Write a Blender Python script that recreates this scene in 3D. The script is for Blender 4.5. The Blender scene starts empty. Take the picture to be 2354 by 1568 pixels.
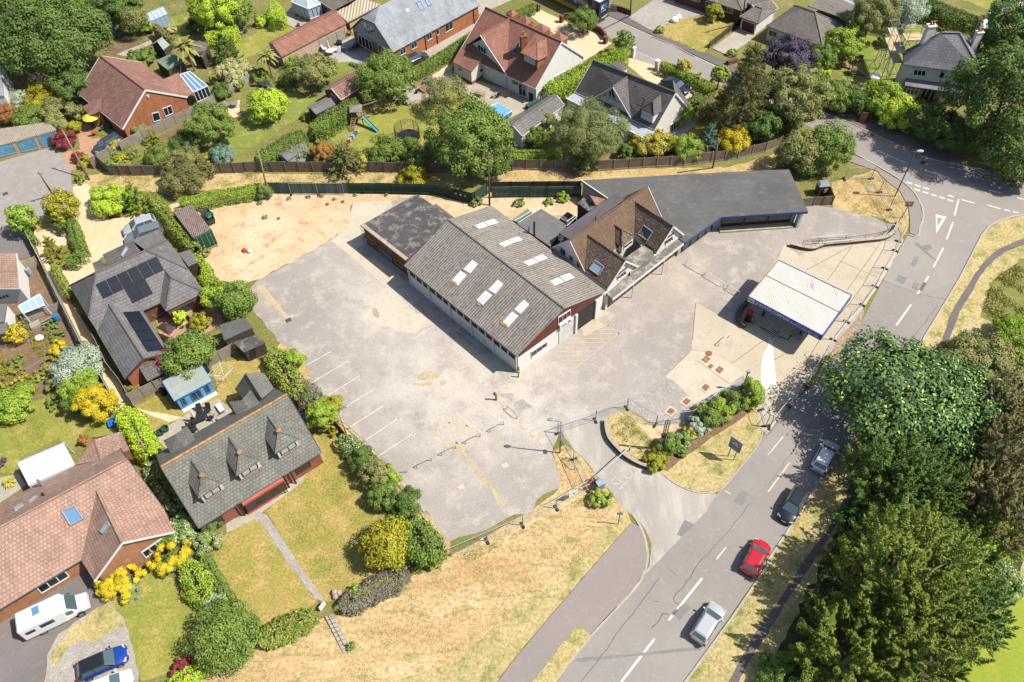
import bpy,bmesh,math,random
import numpy as np
from mathutils import Vector,Matrix
random.seed(7);rng=np.random.default_rng(7)
R=math.radians
SC=bpy.context.scene
COL=SC.collection
# camera
CAM_H,CAM_P,CAM_R,CAM_F=72.177,0.908134,-0.0423504,1830.0
_fw=Vector((0,math.cos(CAM_P),-math.sin(CAM_P)))
_r0=Vector((1,0,0));_u0=_r0.cross(_fw)
_rt=_r0*math.cos(CAM_R)+_u0*math.sin(CAM_R)
_up=-_r0*math.sin(CAM_R)+_u0*math.cos(CAM_R)
EYE=Vector((0,0,CAM_H))
cd=bpy.data.cameras.new('Camera');co=bpy.data.objects.new('Camera',cd);COL.objects.link(co)
cd.sensor_width=36;cd.lens=36*CAM_F/2353.0;cd.clip_start=1;cd.clip_end=6000
co.matrix_world=Matrix(((_rt.x,_up.x,-_fw.x,EYE.x),(_rt.y,_up.y,-_fw.y,EYE.y),(_rt.z,_up.z,-_fw.z,EYE.z),(0,0,0,1)))
SC.camera=co
# sky and sun
SUN_EL,SUN_AZ=53.5,-10.0
wd=bpy.data.worlds.new('World');SC.world=wd;wd.use_nodes=True
wn=wd.node_tree;bgn=wn.nodes['Background']
sky=wn.nodes.new('ShaderNodeTexSky');sky.sky_type='NISHITA';sky.sun_disc=False
sky.sun_elevation=R(SUN_EL);sky.sun_rotation=R(90-SUN_AZ);sky.air_density=1.0;sky.dust_density=1.5
wn.links.new(sky.outputs[0],bgn.inputs[0]);bgn.inputs[1].default_value=0.105
sl=bpy.data.lights.new('Sun','SUN');sl.energy=4.8;sl.angle=R(0.53);sl.color=(1.0,0.955,0.88)
so=bpy.data.objects.new('Sun',sl);COL.objects.link(so)
_sd=Vector((math.cos(R(SUN_EL))*math.cos(R(SUN_AZ)),math.cos(R(SUN_EL))*math.sin(R(SUN_AZ)),math.sin(R(SUN_EL))))
so.rotation_euler=_sd.to_track_quat('Z','Y').to_euler();so.location=_sd*200
SC.view_settings.view_transform='Standard';SC.view_settings.look='None'
SC.view_settings.exposure=1.16;SC.view_settings.gamma=1.0
# survey: photo tile pixel -> point of the place
def px(t,x,y):
 if t<0:return x,y
 return 588.25*(t%4)+x*0.2499,391.8*(t//4)+y*0.2499
def ray(t,x,y):
 X,Y=px(t,x,y)
 return _rt*(X-1176.5)-_up*(Y-784.0)+_fw*CAM_F
def k(t,x,y,z=0.0):
 d=ray(t,x,y);return EYE+d*((z-CAM_H)/d.z)
def kp(t,x,y,a,b,c):
 n=(b-a).cross(c-a);d=ray(t,x,y);return EYE+d*(((a-EYE).dot(n))/d.dot(n))
def kw(t,x,y,a,b):
 return kp(t,x,y,a,b,Vector((a.x,a.y,a.z+1)))
def mpp(t,x,y,z=0.0):
 return(k(t,x,y,z)-EYE).length/CAM_F*0.2499
def V(*a):return Vector(a)
def zf(p,z):return Vector((p.x,p.y,z))
# colours and materials
GAIN=2.2
def lin(h):
 h=h.lstrip('#');o=[]
 for i in(0,2,4):
  c=int(h[i:i+2],16)/255.0
  o.append(c/12.92 if c<=.04045 else((c+.055)/1.055)**2.4)
 return o
def C(h,g=None):return tuple(min(.86,v/(g or GAIN))for v in lin(h))+(1.0,)
MATS={}
class NT:
 def __init__(s,name):
  s.m=bpy.data.materials.new(name);s.m.use_nodes=True;s.t=s.m.node_tree
  s.b=s.t.nodes['Principled BSDF'];s.out=s.t.nodes['Material Output']
  s.b.inputs['Specular IOR Level'].default_value=.3
 def n(s,typ,ins=None,**at):
  nd=s.t.nodes.new(typ)
  for a,v in at.items():setattr(nd,a,v)
  for i,v in(ins or{}).items():s.set(nd.inputs[i],v)
  return nd
 def set(s,sock,v):
  if isinstance(v,bpy.types.NodeSocket):s.t.links.new(v,sock)
  else:sock.default_value=v
 def coord(s,uv=False):
  c=s.n('ShaderNodeTexCoord');return c.outputs['UV' if uv else 'Object']
 def map(s,vec,sc=(1,1,1),rot=0):
  m=s.n('ShaderNodeMapping',{0:vec});m.inputs['Scale'].default_value=sc;m.inputs['Rotation'].default_value=(0,0,rot);return m.outputs[0]
 def noise(s,vec,scale,detail=4,rough=.6):
  return s.n('ShaderNodeTexNoise',{'Vector':vec,'Scale':scale,'Detail':detail,'Roughness':rough}).outputs[0]
 def ramp(s,fac,a,b,lo=.0,hi=1.0):
  r=s.n('ShaderNodeMapRange',{0:fac,1:a,2:b,3:lo,4:hi});return r.outputs[0]
 def mix(s,f,a,b,bt='MIX'):
  m=s.n('ShaderNodeMix',data_type='RGBA',blend_type=bt);s.set(m.inputs[0],f);s.set(m.inputs[6],a);s.set(m.inputs[7],b);return m.outputs[2]
 def math(s,op,a,b=0.0):
  m=s.n('ShaderNodeMath',operation=op);s.set(m.inputs[0],a);s.set(m.inputs[1],b);return m.outputs[0]
 def bump(s,h,st=.3,dist=.05):
  b=s.n('ShaderNodeBump',{'Height':h,'Strength':st,'Distance':dist});s.t.links.new(b.outputs[0],s.b.inputs['Normal'])
 def done(s,col,rough=.85,metal=0.0):
  s.set(s.b.inputs['Base Color'],col);s.set(s.b.inputs['Roughness'],rough);s.b.inputs['Metallic'].default_value=metal
  MATS[s.m.name]=s.m;return s.m
def grey(v):return(v,v,v,1)
def m_plain(name,h,rough=.6,metal=0,var=.12,g=None,scale=1.5):
 s=NT(name);v=s.coord();f=s.ramp(s.noise(v,scale,5),.3,.7,1-var,1+var)
 c=s.mix(1.0,C(h,g),s.n('ShaderNodeCombineColor',{0:f,1:f,2:f}).outputs[0],'MULTIPLY')
 return s.done(c,rough,metal)
def m_ground(name,c1,c2,c3,s1=.12,s2=.8,t3=(.52,.68),grain=.22,gs=9,bump=.25,rough=.95,spots=(),streak=None):
 s=NT(name);v=s.coord()
 vv=s.map(v,(1,streak[0],1),streak[1])if streak else v
 c=s.mix(s.ramp(s.noise(vv,s1,5,.65),.36,.64),C(c1),C(c2))
 c=s.mix(s.ramp(s.noise(vv,s2,8,.7),*t3),c,C(c3))
 for(P,r,hx,am)in spots:
  d=s.n('ShaderNodeVectorMath',{0:v,1:(P.x,P.y,0)},operation='DISTANCE').outputs['Value']
  f=s.ramp(d,r,r*.15);f=s.math('MULTIPLY',f,s.ramp(s.noise(v,.35,7,.7),.35,.62,0,am))
  c=s.mix(f,c,C(hx))
 g=s.noise(v,gs,6,.8);f=s.ramp(g,.3,.7,1-grain,1+grain)
 c=s.mix(1.0,c,s.n('ShaderNodeCombineColor',{0:f,1:f,2:f}).outputs[0],'MULTIPLY')
 s.bump(g,bump,.06);return s.done(c,rough)
def m_tile(name,c1,c2,lichen=None,tw=.32,th=.34,amt=.25,moss=None,mort=.035,rough=.8,ls=2.2,g=None):
 s=NT(name);u=s.coord(True)
 br=s.n('ShaderNodeTexBrick',{'Vector':u,'Color1':C(c1,g),'Color2':C(c2,g),'Mortar':tuple(x*.52 for x in C(c1,g)[:3])+(1,),'Scale':1.0,'Mortar Size':mort,'Mortar Smooth':.3,'Bias':0.0,'Brick Width':tw,'Row Height':th},offset=.5)
 c=br.outputs[0];v=s.coord()
 f=s.math('MULTIPLY',s.ramp(s.noise(v,.5,6,.7),.3,.7,.74,1.22),s.ramp(s.noise(s.map(u,(1.6,.25,1)),1.2,6,.75),.3,.7,.82,1.16))
 c=s.mix(1.0,c,s.n('ShaderNodeCombineColor',{0:f,1:f,2:f}).outputs[0],'MULTIPLY')
 if lichen:c=s.mix(s.ramp(s.noise(v,ls*2,8,.85),.66-amt*.28,.74-amt*.2),c,C(lichen,g))
 if moss:c=s.mix(s.ramp(s.noise(v,.35,6,.8),.6,.72,0,.75),c,C(moss,g))
 s.bump(s.math('SUBTRACT',1.0,br.outputs['Fac']),.5,.03);return s.done(c,rough)
def m_brick(name,c1,c2,g=None):
 return m_tile(name,c1,c2,None,.44,.15,mort=.03,rough=.9,g=g)
def m_corr(name,c1,c2,c3,pitch=.3,rough=.75,rust=None,g=None,t3=(.5,.62),wc=.5):
 s=NT(name);u=s.coord(True);v=s.coord()
 w=s.n('ShaderNodeTexWave',{'Vector':u,'Scale':1.0/pitch/3.18,'Distortion':0.0},wave_type='BANDS',bands_direction='X').outputs['Fac']
 c=s.mix(s.ramp(s.noise(s.map(u,(1,.22,1)),.8,8,.7),.35,.65),C(c1,g),C(c2,g))
 c=s.mix(s.ramp(s.noise(v,2.6,8,.8),*t3),c,C(c3,g))
 if rust:c=s.mix(s.ramp(s.noise(s.map(u,(1,.15,1)),1.3,6,.7),.6,.72),c,C(rust,g))
 f=s.ramp(w,0,1,wc,1.1);c=s.mix(1.0,c,s.n('ShaderNodeCombineColor',{0:f,1:f,2:f}).outputs[0],'MULTIPLY')
 s.bump(w,.6 if wc<.7 else .15,.05);return s.done(c,rough)
def m_plank(name,c1,c2,pitch=.13,horiz=False,rough=.85,g=None,dark=.45):
 s=NT(name);u=s.coord(True);v=s.coord()
 br=s.n('ShaderNodeTexBrick',{'Vector':u,'Color1':C(c1,g),'Color2':C(c2,g),'Mortar':tuple(x*dark for x in C(c1,g)[:3])+(1,),'Scale':1.0,'Mortar Size':.018,'Mortar Smooth':.2,'Bias':0.0,'Brick Width':40. if horiz else pitch,'Row Height':pitch if horiz else 40.},offset=0.)
 f=s.ramp(s.noise(v,1.1,7,.75),.3,.7,.7,1.25)
 c=s.mix(1.0,br.outputs[0],s.n('ShaderNodeCombineColor',{0:f,1:f,2:f}).outputs[0],'MULTIPLY')
 return s.done(c,rough)
def m_felt(name,c1,c2,c3,g=None,t3=(.55,.66)):
 s=NT(name);u=s.coord(True);v=s.coord()
 br=s.n('ShaderNodeTexBrick',{'Vector':u,'Color1':grey(1),'Color2':grey(.93),'Mortar':grey(.72),'Scale':1.0,'Mortar Size':.025,'Mortar Smooth':.5,'Bias':0.0,'Brick Width':6.0,'Row Height':1.0},offset=.4)
 c=s.mix(s.ramp(s.noise(v,.25,5),.35,.65),C(c1,g),C(c2,g))
 c=s.mix(s.ramp(s.noise(v,.9,9,.75),*t3),c,C(c3,g))
 c=s.mix(1.0,c,br.outputs[0],'MULTIPLY');return s.done(c,.85)
LG=1.62
def m_leaf(name,dark,light,tip=None,trans=.22,g=None):
 g=g or LG
 s=NT(name);geo=s.n('ShaderNodeNewGeometry')
 rnd=geo.outputs['Random Per Island'];v=s.coord()
 f=s.math('ADD',s.math('MULTIPLY',rnd,.6),s.ramp(s.noise(v,.55,4),.3,.7,0,.45))
 c=s.mix(s.ramp(f,0,1),C(dark,g),C(light,g))
 if tip:c=s.mix(s.ramp(rnd,.86,.93),c,C(tip,g))
 s.set(s.b.inputs['Base Color'],c);s.b.inputs['Roughness'].default_value=.6;s.b.inputs['Specular IOR Level'].default_value=.12
 tr=s.n('ShaderNodeBsdfTranslucent',{0:c});mx=s.n('ShaderNodeMixShader',{0:trans,1:s.b.outputs[0],2:tr.outputs[0]})
 s.t.links.new(mx.outputs[0],s.out.inputs[0]);MATS[name]=s.m;return s.m
def m_glass(name,h='1c242a',rough=.06):
 s=NT(name);s.b.inputs['Specular IOR Level'].default_value=.7;return s.done(C(h),rough)
 # mesh builder
def tag(o,label=None,cat=None,group=None,kind=None):
 if label:o['label']=label
 if cat:o['category']=cat
 if group:o['group']=group
 if kind:o['kind']=kind
 return o
def thing(name,label,cat,loc=(0,0,0),rz=0.0,group=None):
 o=bpy.data.objects.new(name,None);COL.objects.link(o);o.location=loc;o.rotation_euler=(0,0,rz)
 o.empty_display_size=.5;return tag(o,label,cat,group)
class MB:
 def __init__(s):s.v=[];s.f=[]
 def poly(s,pts):
  i=len(s.v);s.v+=[Vector(p)for p in pts];s.f.append(tuple(range(i,i+len(pts))));return s
 def hexa(s,b,t):
  i=len(s.v);s.v+=[Vector(p)for p in b]+[Vector(p)for p in t];n=len(b)
  s.f.append(tuple(range(i+n-1,i-1,-1)));s.f.append(tuple(range(i+n,i+2*n)))
  for j in range(n):s.f.append((i+j,i+(j+1)%n,i+n+(j+1)%n,i+n+j))
  return s
 def slab(s,pts,th=.12,nrm=False):
  pts=[Vector(p)for p in pts];n=Vector((0,0,0))
  for a,b in zip(pts,pts[1:]+pts[:1]):n+=a.cross(b)
  if n.z<-1e-6:pts.reverse();n=-n
  d=n.normalized()*th if nrm else Vector((0,0,th))
  return s.hexa([p-d for p in pts],pts)
 def box(s,c,sx,sy,sz,rz=0.0):
  ca,sa=math.cos(rz),math.sin(rz);c=Vector(c)
  q=[Vector((c.x+x*ca-y*sa,c.y+x*sa+y*ca,c.z))for x,y in((-sx/2,-sy/2),(sx/2,-sy/2),(sx/2,sy/2),(-sx/2,sy/2))]
  return s.hexa(q,[p+Vector((0,0,sz))for p in q])
 def beam(s,a,b,w=.1,h=.1):
  a=Vector(a);b=Vector(b);d=(b-a).normalized();u=Vector((0,0,1))if abs(d.z)<.95 else Vector((0,1,0))
  r=d.cross(u).normalized();n=r.cross(d);r*=w/2;n*=h/2
  return s.hexa([a-r-n,a+r-n,b+r-n,b-r-n],[a-r+n,a+r+n,b+r+n,b-r+n])
 def tube(s,a,b,r,r2=None,n=6):
  a=Vector(a);b=Vector(b);r2=r if r2 is None else r2;d=(b-a).normalized()
  x=d.orthogonal().normalized();y=d.cross(x)
  c=[(math.cos(2*math.pi*i/n),math.sin(2*math.pi*i/n))for i in range(n)]
  return s.hexa([a+(x*p+y*q)*r for p,q in c],[b+(x*p+y*q)*r2 for p,q in c])
 def path(s,pts,r,n=6):
  for a,b in zip(pts,pts[1:]):s.tube(a,b,r,n=n)
  return s
 def prism(s,pts,z0,z1):
  pts=[Vector(p)for p in pts]
  if sum(a.x*b.y-b.x*a.y for a,b in zip(pts,pts[1:]+pts[:1]))<0:pts.reverse()
  return s.hexa([zf(p,z0)for p in pts],[zf(p,z1)for p in pts])
 def walls(s,pts,z0=-.1):
  pts=[Vector(p)for p in pts];i=len(s.v);n=len(pts)
  if sum(a.x*b.y-b.x*a.y for a,b in zip(pts,pts[1:]+pts[:1]))<0:pts.reverse()
  s.v+=[zf(p,z0)for p in pts]+pts
  for j in range(n):s.f.append((i+j,i+(j+1)%n,i+n+(j+1)%n,i+n+j))
  return s
 def lathe(s,c,prof,n=12):
  c=Vector(c);i=len(s.v)
  for r,z in prof:s.v+=[c+Vector((r*math.cos(2*math.pi*j/n),r*math.sin(2*math.pi*j/n),z))for j in range(n)]
  for a in range(len(prof)-1):
   for j in range(n):s.f.append((i+a*n+j,i+a*n+(j+1)%n,i+(a+1)*n+(j+1)%n,i+(a+1)*n+j))
  s.f.append(tuple(i+j for j in range(n-1,-1,-1)));s.f.append(tuple(i+(len(prof)-1)*n+j for j in range(n)));return s
 def ball(s,c,r,nu=10,nv=6,sq=(1,1,1)):
  pr=[(max(.001,math.sin(math.pi*a/nv)),-math.cos(math.pi*a/nv))for a in range(nv+1)]
  i=len(s.v);s.lathe((0,0,0),[(p*r,q*r)for p,q in pr],nu)
  for j in range(i,len(s.v)):q=s.v[j];s.v[j]=Vector((q.x*sq[0],q.y*sq[1],q.z*sq[2]))+Vector(c)
  return s
 def build(s,name,mat,parent=None,smooth=False,uv=True,local=False):
  me=bpy.data.meshes.new(name);off=Vector((0,0,0))
  if parent is not None and not local:
   p=parent
   while p is not None:off+=p.location;p=p.parent
  me.from_pydata([tuple(v-off)for v in s.v],[],s.f);me.update()
  if uv:
   L=me.uv_layers.new(name='UVMap').data
   for p in me.polygons:
    n=p.normal;h=Vector((0,0,1)).cross(n)
    h=Vector((1,0,0))if h.length<.02 else h.normalized();q=n.cross(h)
    for li in p.loop_indices:
     w=me.vertices[me.loops[li].vertex_index].co+off;L[li].uv=(w.dot(h),w.dot(q))
  if smooth:me.polygons.foreach_set('use_smooth',[True]*len(me.polygons))
  me.materials.append(MATS[mat]if isinstance(mat,str)else mat)
  o=bpy.data.objects.new(name,me);COL.objects.link(o)
  if parent is not None:o.parent=parent
  return o
def one(name,label,cat,mb,mat,group=None,**kw_):
 c=sum(mb.v,Vector((0,0,0)))/len(mb.v);c.z=min(v.z for v in mb.v)
 mb.v=[v-c for v in mb.v]
 o=mb.build(name,mat,**kw_);o.location=c;return tag(o,label,cat,group)
def copy_tree(o,parent=None):
 c=o.copy();COL.objects.link(c);c.parent=parent
 for ch in list(o.children):copy_tree(ch,c)
 return c
def text_mb(s,size,p0,dx,dy,lift=.01,align='LEFT',bold=0.0,sx=1.0):
 cu=bpy.data.curves.new('lettering','FONT');cu.body=s;cu.size=size;cu.align_x=align;cu.offset=bold
 o=bpy.data.objects.new('lettering',cu);COL.objects.link(o)
 me=bpy.data.meshes.new_from_object(o.evaluated_get(bpy.context.evaluated_depsgraph_get()))
 mb=MB();dx=dx.normalized();dy=dy.normalized();n=dx.cross(dy)
 mb.v=[p0+dx*v.co.x*sx+dy*v.co.y+n*lift for v in me.vertices];mb.f=[tuple(p.vertices)for p in me.polygons]
 bpy.data.objects.remove(o);bpy.data.meshes.remove(me);return mb
def jitter_line(pts,step,amp,closed=True):
 out=[];n=len(pts);m=n if closed else n-1
 for i in range(m):
  a=pts[i];b=pts[(i+1)%n];L=(b-a).length;c=max(1,int(L/step));nn=Vector((-(b-a).y,(b-a).x,0)).normalized()if L>0 else V(0,0,0)
  for j in range(c):
   w=amp*random.uniform(-1,1)if amp else 0
   out.append(a.lerp(b,j/c)+nn*w)
 if not closed:out.append(pts[-1])
 return out
def smooth_line(pts,n=5,closed=False):
 out=[];N=len(pts);rg=range(N if closed else N-1)
 for i in rg:
  g=lambda j:pts[j%N]if closed else pts[max(0,min(N-1,j))]
  p0,p1,p2,p3=g(i-1),g(i),g(i+1),g(i+2)
  for j in range(n):
   t=j/n;out.append(.5*((2*p1)+(p2-p0)*t+(2*p0-5*p1+4*p2-p3)*t*t+(3*p1-p0-3*p2+p3)*t**3))
 if not closed:out.append(pts[-1])
 return out
def K(*a):
 out=[];t=a[0];i=1
 while i<len(a):
  if isinstance(a[i],tuple):t=a[i][0];i+=1
  else:out.append(k(t,a[i],a[i+1]));i+=2
 return out
_shn=[0]
def sheet(name,pts,mat,lvl=1,jit=0.0,step=.7,sm=0):
 if sm:pts=smooth_line(pts,sm,True)
 if jit:pts=jitter_line(pts,step,jit)
 _shn[0]+=1;mb=MB().poly([zf(p,.004*lvl+.00003*_shn[0])for p in pts]);o=mb.build(name,mat,uv=False)
 me=o.data
 if me.polygons[0].normal.z<0:me.flip_normals()
 return tag(o,kind='structure')
def stroke(mb,a,b,w,z=.012):
 a=zf(a,z);b=zf(b,z);d=(b-a).normalized();n=V(-d.y,d.x,0)*w/2
 mb.poly([a-n,b-n,b+n,a+n]);return mb
 # materials of the ground
_sp=[(k(-1,1010,880),10,'d9cfbd',.9),(k(-1,1150,905),9,'d8cdb9',.85),(k(-1,1290,985),7,'d6cdbf',.9),(k(-1,900,720),9,'d0c8bb',.85),(k(-1,870,690),6,'d6cdbd',.8),(k(-1,1550,640),7,'cdbfa9',.8),(k(-1,1120,750),9,'cfc6b8',.7),(k(-1,1500,700),5,'a79a8b',.7),(k(-1,1900,500),8,'9d928a',.5),(k(-1,1060,1010),8,'cdc3b5',.8),(k(-1,940,900),8,'cbc2b5',.7),(k(-1,1240,860),7,'d2c9bb',.7),(k(-1,830,600),6,'cfc6b8',.7)]
m_ground('site asphalt','b5aaa0','a39990','c9beb0',.06,.45,(.5,.68),.28,7,.25,spots=_sp)
m_ground('road asphalt','a89f97','9a918a','b3a99e',.05,.7,(.55,.75),.18,8,.2)
m_ground('new asphalt','a59d95','99918a','b1a89d',.08,1.5,(.55,.75),.14,8,.2)
m_ground('old asphalt','a79f99','a0978f','b5aba0',.12,.9,(.5,.7),.18,8,.2)
m_ground('entrance asphalt','bfb5aa','b0a69c','cdc3b6',.1,.7,(.48,.66),.18,7,.2,streak=(.25,R(-50)))
m_ground('dark asphalt','8a807c','7e7672','958b84',.2,1.5,(.55,.75),.18,9,.2)
m_ground('pavement asphalt','a0948c','988d86','aa9e94',.08,1.1,(.55,.75),.14,9,.2)
m_ground('patch asphalt','8f8f8b','86867f','9a988f',.4,1.5,(.55,.75),.2,8,.2)
m_ground('dark path asphalt','7b706c','6f6662','877c76',.3,1.5,(.55,.75),.22,8,.2)
m_ground('concrete','d2c4ab','c5b79f','b8a78c',.12,.6,(.52,.72),.16,6,.15)
m_ground('pale concrete','d6cab4','c9bda8','bfae92',.3,.9,(.55,.75),.15,6,.15)
m_ground('gravelly tarmac','b3aaa0','a69e95','c6bbaa',.3,1.3,(.5,.7),.38,5,.4)
m_ground('sandy gravel','e3cba6','d2b58b','b3966c',.14,.5,(.52,.68),.4,5,.5)
m_ground('drive gravel','e9d2ac','e2c79d','d3b78c',.2,1.2,(.52,.7),.22,5,.35)
m_ground('cobbles','a88f74','94806a','c0a88a',.5,3,(.45,.6),.45,4,.8)
m_ground('paving slabs','bdb3a2','b0a594','cbbfa9',.4,1.4,(.5,.7),.16,6,.2)
m_ground('grey paving','b9b6b2','aaa7a3','c6c2bb',.4,1.4,(.5,.7),.12,6,.2)
m_ground('red paving','c59a7d','b98d70','d0aa8c',.4,1.4,(.5,.7),.16,6,.2)
m_ground('kerb stone','c2b7a8','b3a899','d2c8b8',.5,2,(.5,.7),.18,6,.2)
m_ground('dry grass','d8bb88','c2a26a','93904c',.12,.45,(.5,.64),.5,3.2,1.0)
m_ground('verge grass','dec08f','c6a270','a59a5e',.09,.4,(.5,.64),.55,2.6,1.0,streak=(3.6,R(25)))
m_ground('mown verge','b9a86c','d0b985','8a8d4c',.1,.5,(.5,.64),.5,3.2,1.0)
m_ground('lawn dry','b49f58','98923f','c8a768',.16,.5,(.48,.66),.42,4,.9)
m_ground('lawn green','a2a048','878f38','bca45c',.16,.5,(.5,.66),.4,4,.9)
m_ground('lawn lush','8d9640','7a8836','aba558',.16,.5,(.5,.68),.38,4,.9)
m_ground('playing field','a0aa34','919f30','acb042',.1,.4,(.5,.7),.18,4,.4,streak=(.2,R(30)))
m_ground('meadow','7d8440','908c48','69752f',.15,.6,(.5,.66),.4,3,.9)
m_ground('garden ground','8a8644','78793a','9c8a5c',.12,.4,(.5,.68),.45,3,.9)
m_ground('soil','8b6f55','7a6049','a08667',.3,1.2,(.5,.7),.4,4,.7)
m_ground('woodland floor','4d4e28','434726','5e5734',.2,.8,(.5,.7),.45,3,.8)
m_ground('white paint','e9e4d8','ded8cb','b9b0a4',.5,2.2,(.6,.75),.1,9,.1,rough=.7)
m_ground('worn white paint','ddd6c9','d0c8bb','b5aca2',.8,2.6,(.5,.68),.14,9,.1,rough=.8)
m_ground('worn yellow paint','d8c298','cdb68a','b8a994',.8,2.6,(.52,.7),.14,9,.1,rough=.8)
m_ground('faint sandy paint','d3c1a0','c8b697','b8a993',.8,2.6,(.5,.7),.14,9,.1,rough=.85)
m_ground('faint white paint','cfc7ba','c6beb1','bbb1a5',.8,2.6,(.45,.62),.14,9,.1,rough=.85)
m_ground('dust','d8ccb8','cfc2ad','c4b8a6',.6,1.8,(.5,.7),.16,7,.15)
m_ground('ochre patch','cdb992','c2ae88','b8a68a',.8,1.8,(.5,.7),.2,7,.15)
m_ground('rust iron','9d6d53','8d5f48','a97d62',.8,2.5,(.5,.7),.2,8,.2)
m_ground('black tar','5a5450','4c4744','6a635e',.8,2.5,(.5,.7),.2,8,.2)
# the ground
g0=MB().poly([V(-2500,-2500,0),V(2500,-2500,0),V(2500,2500,0),V(-2500,2500,0)]).build('ground','garden ground',uv=False);tag(g0,kind='structure')
sheet('verge_grass',K(10,370,1010,480,960,560,990,640,1070,780,1230,900,1380,1050,1568,(14,),1100,110,900,330,600,680,350,970,0,1390,-180,1700,(13,),400,1750,(12,),1400,1640,1950,1480,2330,1260,(13,),560,1000,680,960,800,960,1430,600,1700,470,1780,420,(10,),190,1540,440,1360,420,1200),'verge grass',1,.12)
sheet('mown_verge',K(10,1000,1490,1050,1568,(14,),1100,110,900,330,600,680,350,970,0,1390,-180,1700,-1300,1700,-420,1300,0,930,400,600,720,270,950,60),'mown verge',2,.25)
sheet('grass_wedge',K(14,610,1050,725,1150,560,1360,390,1568,300,1700,90,1700,180,1568,290,1440,460,1210),'mown verge',30,.1)
sheet('roadside_grass',K(14,1500,1700,1590,1568,1990,1020,2352,492,(15,),0,452,300,0,(11,),500,1240,780,900,1280,180,1420,0,(7,),1435,1540,1755,1000,1965,600,2125,470,2354,412,3200,500,(11,),3000,1568,(15,),2900,1700,0,1700),'mown verge',1,.06)
sheet('woodland_floor',K(15,-60,1700,150,1160,420,640,620,240,(11,),800,1180,900,900,1500,320,2000,60,2354,0,2600,600,(15,),2500,200,2200,800,1720,1290,1640,1700),'woodland floor',3,.3)
sheet('playing_field',K(15,2160,880,2354,640,3300,300,3300,1900,1500,1900,1660,1310),'playing field',4,.2)
sheet('meadow',K(7,1940,1340,2060,1010,2354,800,2800,700,3000,1400,2354,1450,2130,1420),'meadow',3,.3)
sheet('back_strip',K(4,660,80,1000,10,(5,),0,30,700,40,1300,20,(6,),0,0,2000,-30,(2,),2354,1440,(3,),130,1400,100,1500,(6,),2354,20,620,110,(5,),2150,140,0,130,(4,),1560,230,1340,190,860,170),'dry grass',1,.15)
sheet('corner_grass',K(7,680,90,960,0,1010,0,(3,),1000,1568,(7,),1090,100,1210,190,1290,340,1300,460,1280,560,1230,610,1180,500,980,420,780,410,590,360,590,110),'dry grass',3,.15)
road=sheet('main_road',K(14,300,1700,390,1568,720,1150,1070,780,1215,590,(10,),1790,1568,1860,1440,1950,1340,2230,1000,2310,870,(11,),0,870,240,560,410,410,760,0,(7,),900,1320,1050,1030,1180,780,1290,590,1385,615,1430,420,1400,300,1330,190,1230,100,1070,0,(3,),880,1460,730,1390,640,1300,400,1180,200,1060,(2,),2120,900,1860,760,1340,562,1140,470,900,350,780,230,600,100,250,-60,150,-150,780,-150,880,150,1300,340,1680,520,1990,660,(3,),0,800,490,1030,770,1140,1000,1250,1250,1360,1450,1450,1650,1500,2000,1560,(7,),2354,60,3400,330,3400,560,2354,412,2120,470,1960,600,1750,1000,1430,1540,(11,),1420,0,1280,180,780,900,500,1240,300,1568,(15,),0,450,(14,),1590,1568,1500,1700),'road asphalt',2)
sheet('resurfaced_road',K(14,300,1700,390,1568,720,1150,1070,780,1215,590,(10,),1790,1568,2230,1000,(11,),0,880,240,570,420,400,770,0,(7,),900,1320,1060,1015,1390,1140,(7,),1760,1010,1430,1540,(11,),1415,0,1275,180,775,900,495,1240,295,1568,(15,),-5,450,(14,),1585,1568,1500,1700),'new asphalt',3)
sheet('side_entrance',K(14,1215,585,1262,500,1280,300,1230,180,1130,40,(10,),1050,1568,900,1380,780,1230,640,1060,560,990,430,800,700,700,860,700,870,870,950,980,1050,1080,1200,1160,1330,1190,1400,1240,1540,1330,1700,1392,1850,1391,2000,1480,(14,),1900,200,1600,500,1350,700),'entrance asphalt',1.6,.05)
for nm,pts,mt,l in(('road_patch',K(14,1590,80,1680,120,1560,235,1515,210),'patch asphalt',5),('road_patch',K(14,1540,880,1590,845,1650,890,1540,1005,1490,950),'patch asphalt',5),('road_patch',K(10,2110,1375,2180,1400,2110,1520,2040,1480),'patch asphalt',5),('road_patch',K(7,1200,960,1280,990,1240,1050,1170,1010),'patch asphalt',5),('road_patch',K(7,1430,690,1490,680,1510,720,1450,740,1425,715),'patch asphalt',5),('road_patch',K(7,1340,1030,1390,1040,1370,1110,1320,1080),'patch asphalt',5),('road_patch',K(7,1350,790,1390,800,1350,890,1310,870),'patch asphalt',5),('road_trench',K(14,580,1370,600,1350,1100,1310,1730,1245,1740,1275,1110,1335,620,1390),'patch asphalt',5),('road_trench',K(7,1370,660,1550,830,1590,870,1560,850,1350,680),'patch asphalt',5),('road_patch',K(7,1430,1030,1460,1040,1420,1110,1385,1100),'dark path asphalt',5),('road_patch',K(14,1490,915,1530,905,1490,960,1470,945),'dark path asphalt',6)):
 sheet(nm,pts,mt,l,.03,.4)
ck=MB()
for pts,w in((K(14,640,1568,820,1330,1000,1080,1230,780,1350,620),.05),(K(14,1290,1080,1390,940,1440,950),.07),(K(14,1540,860,1490,830,1480,810,1640,600,1750,440),.06),(K(14,1750,440,1980,200,2200,-80),.04),(K(11,0,1340,300,900,640,420,900,60),.03),(K(7,1060,1015,1390,1140,1700,1200),.04),(K(14,1420,510,1510,590),.04),(K(7,1310,1560,1560,1240),.04),(K(14,1280,820,1340,830),.04)):
 pp=jitter_line(pts,.7,.1,False)
 for a,b in zip(pp,pp[1:]):stroke(ck,a,b,w*.75,.026)
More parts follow.
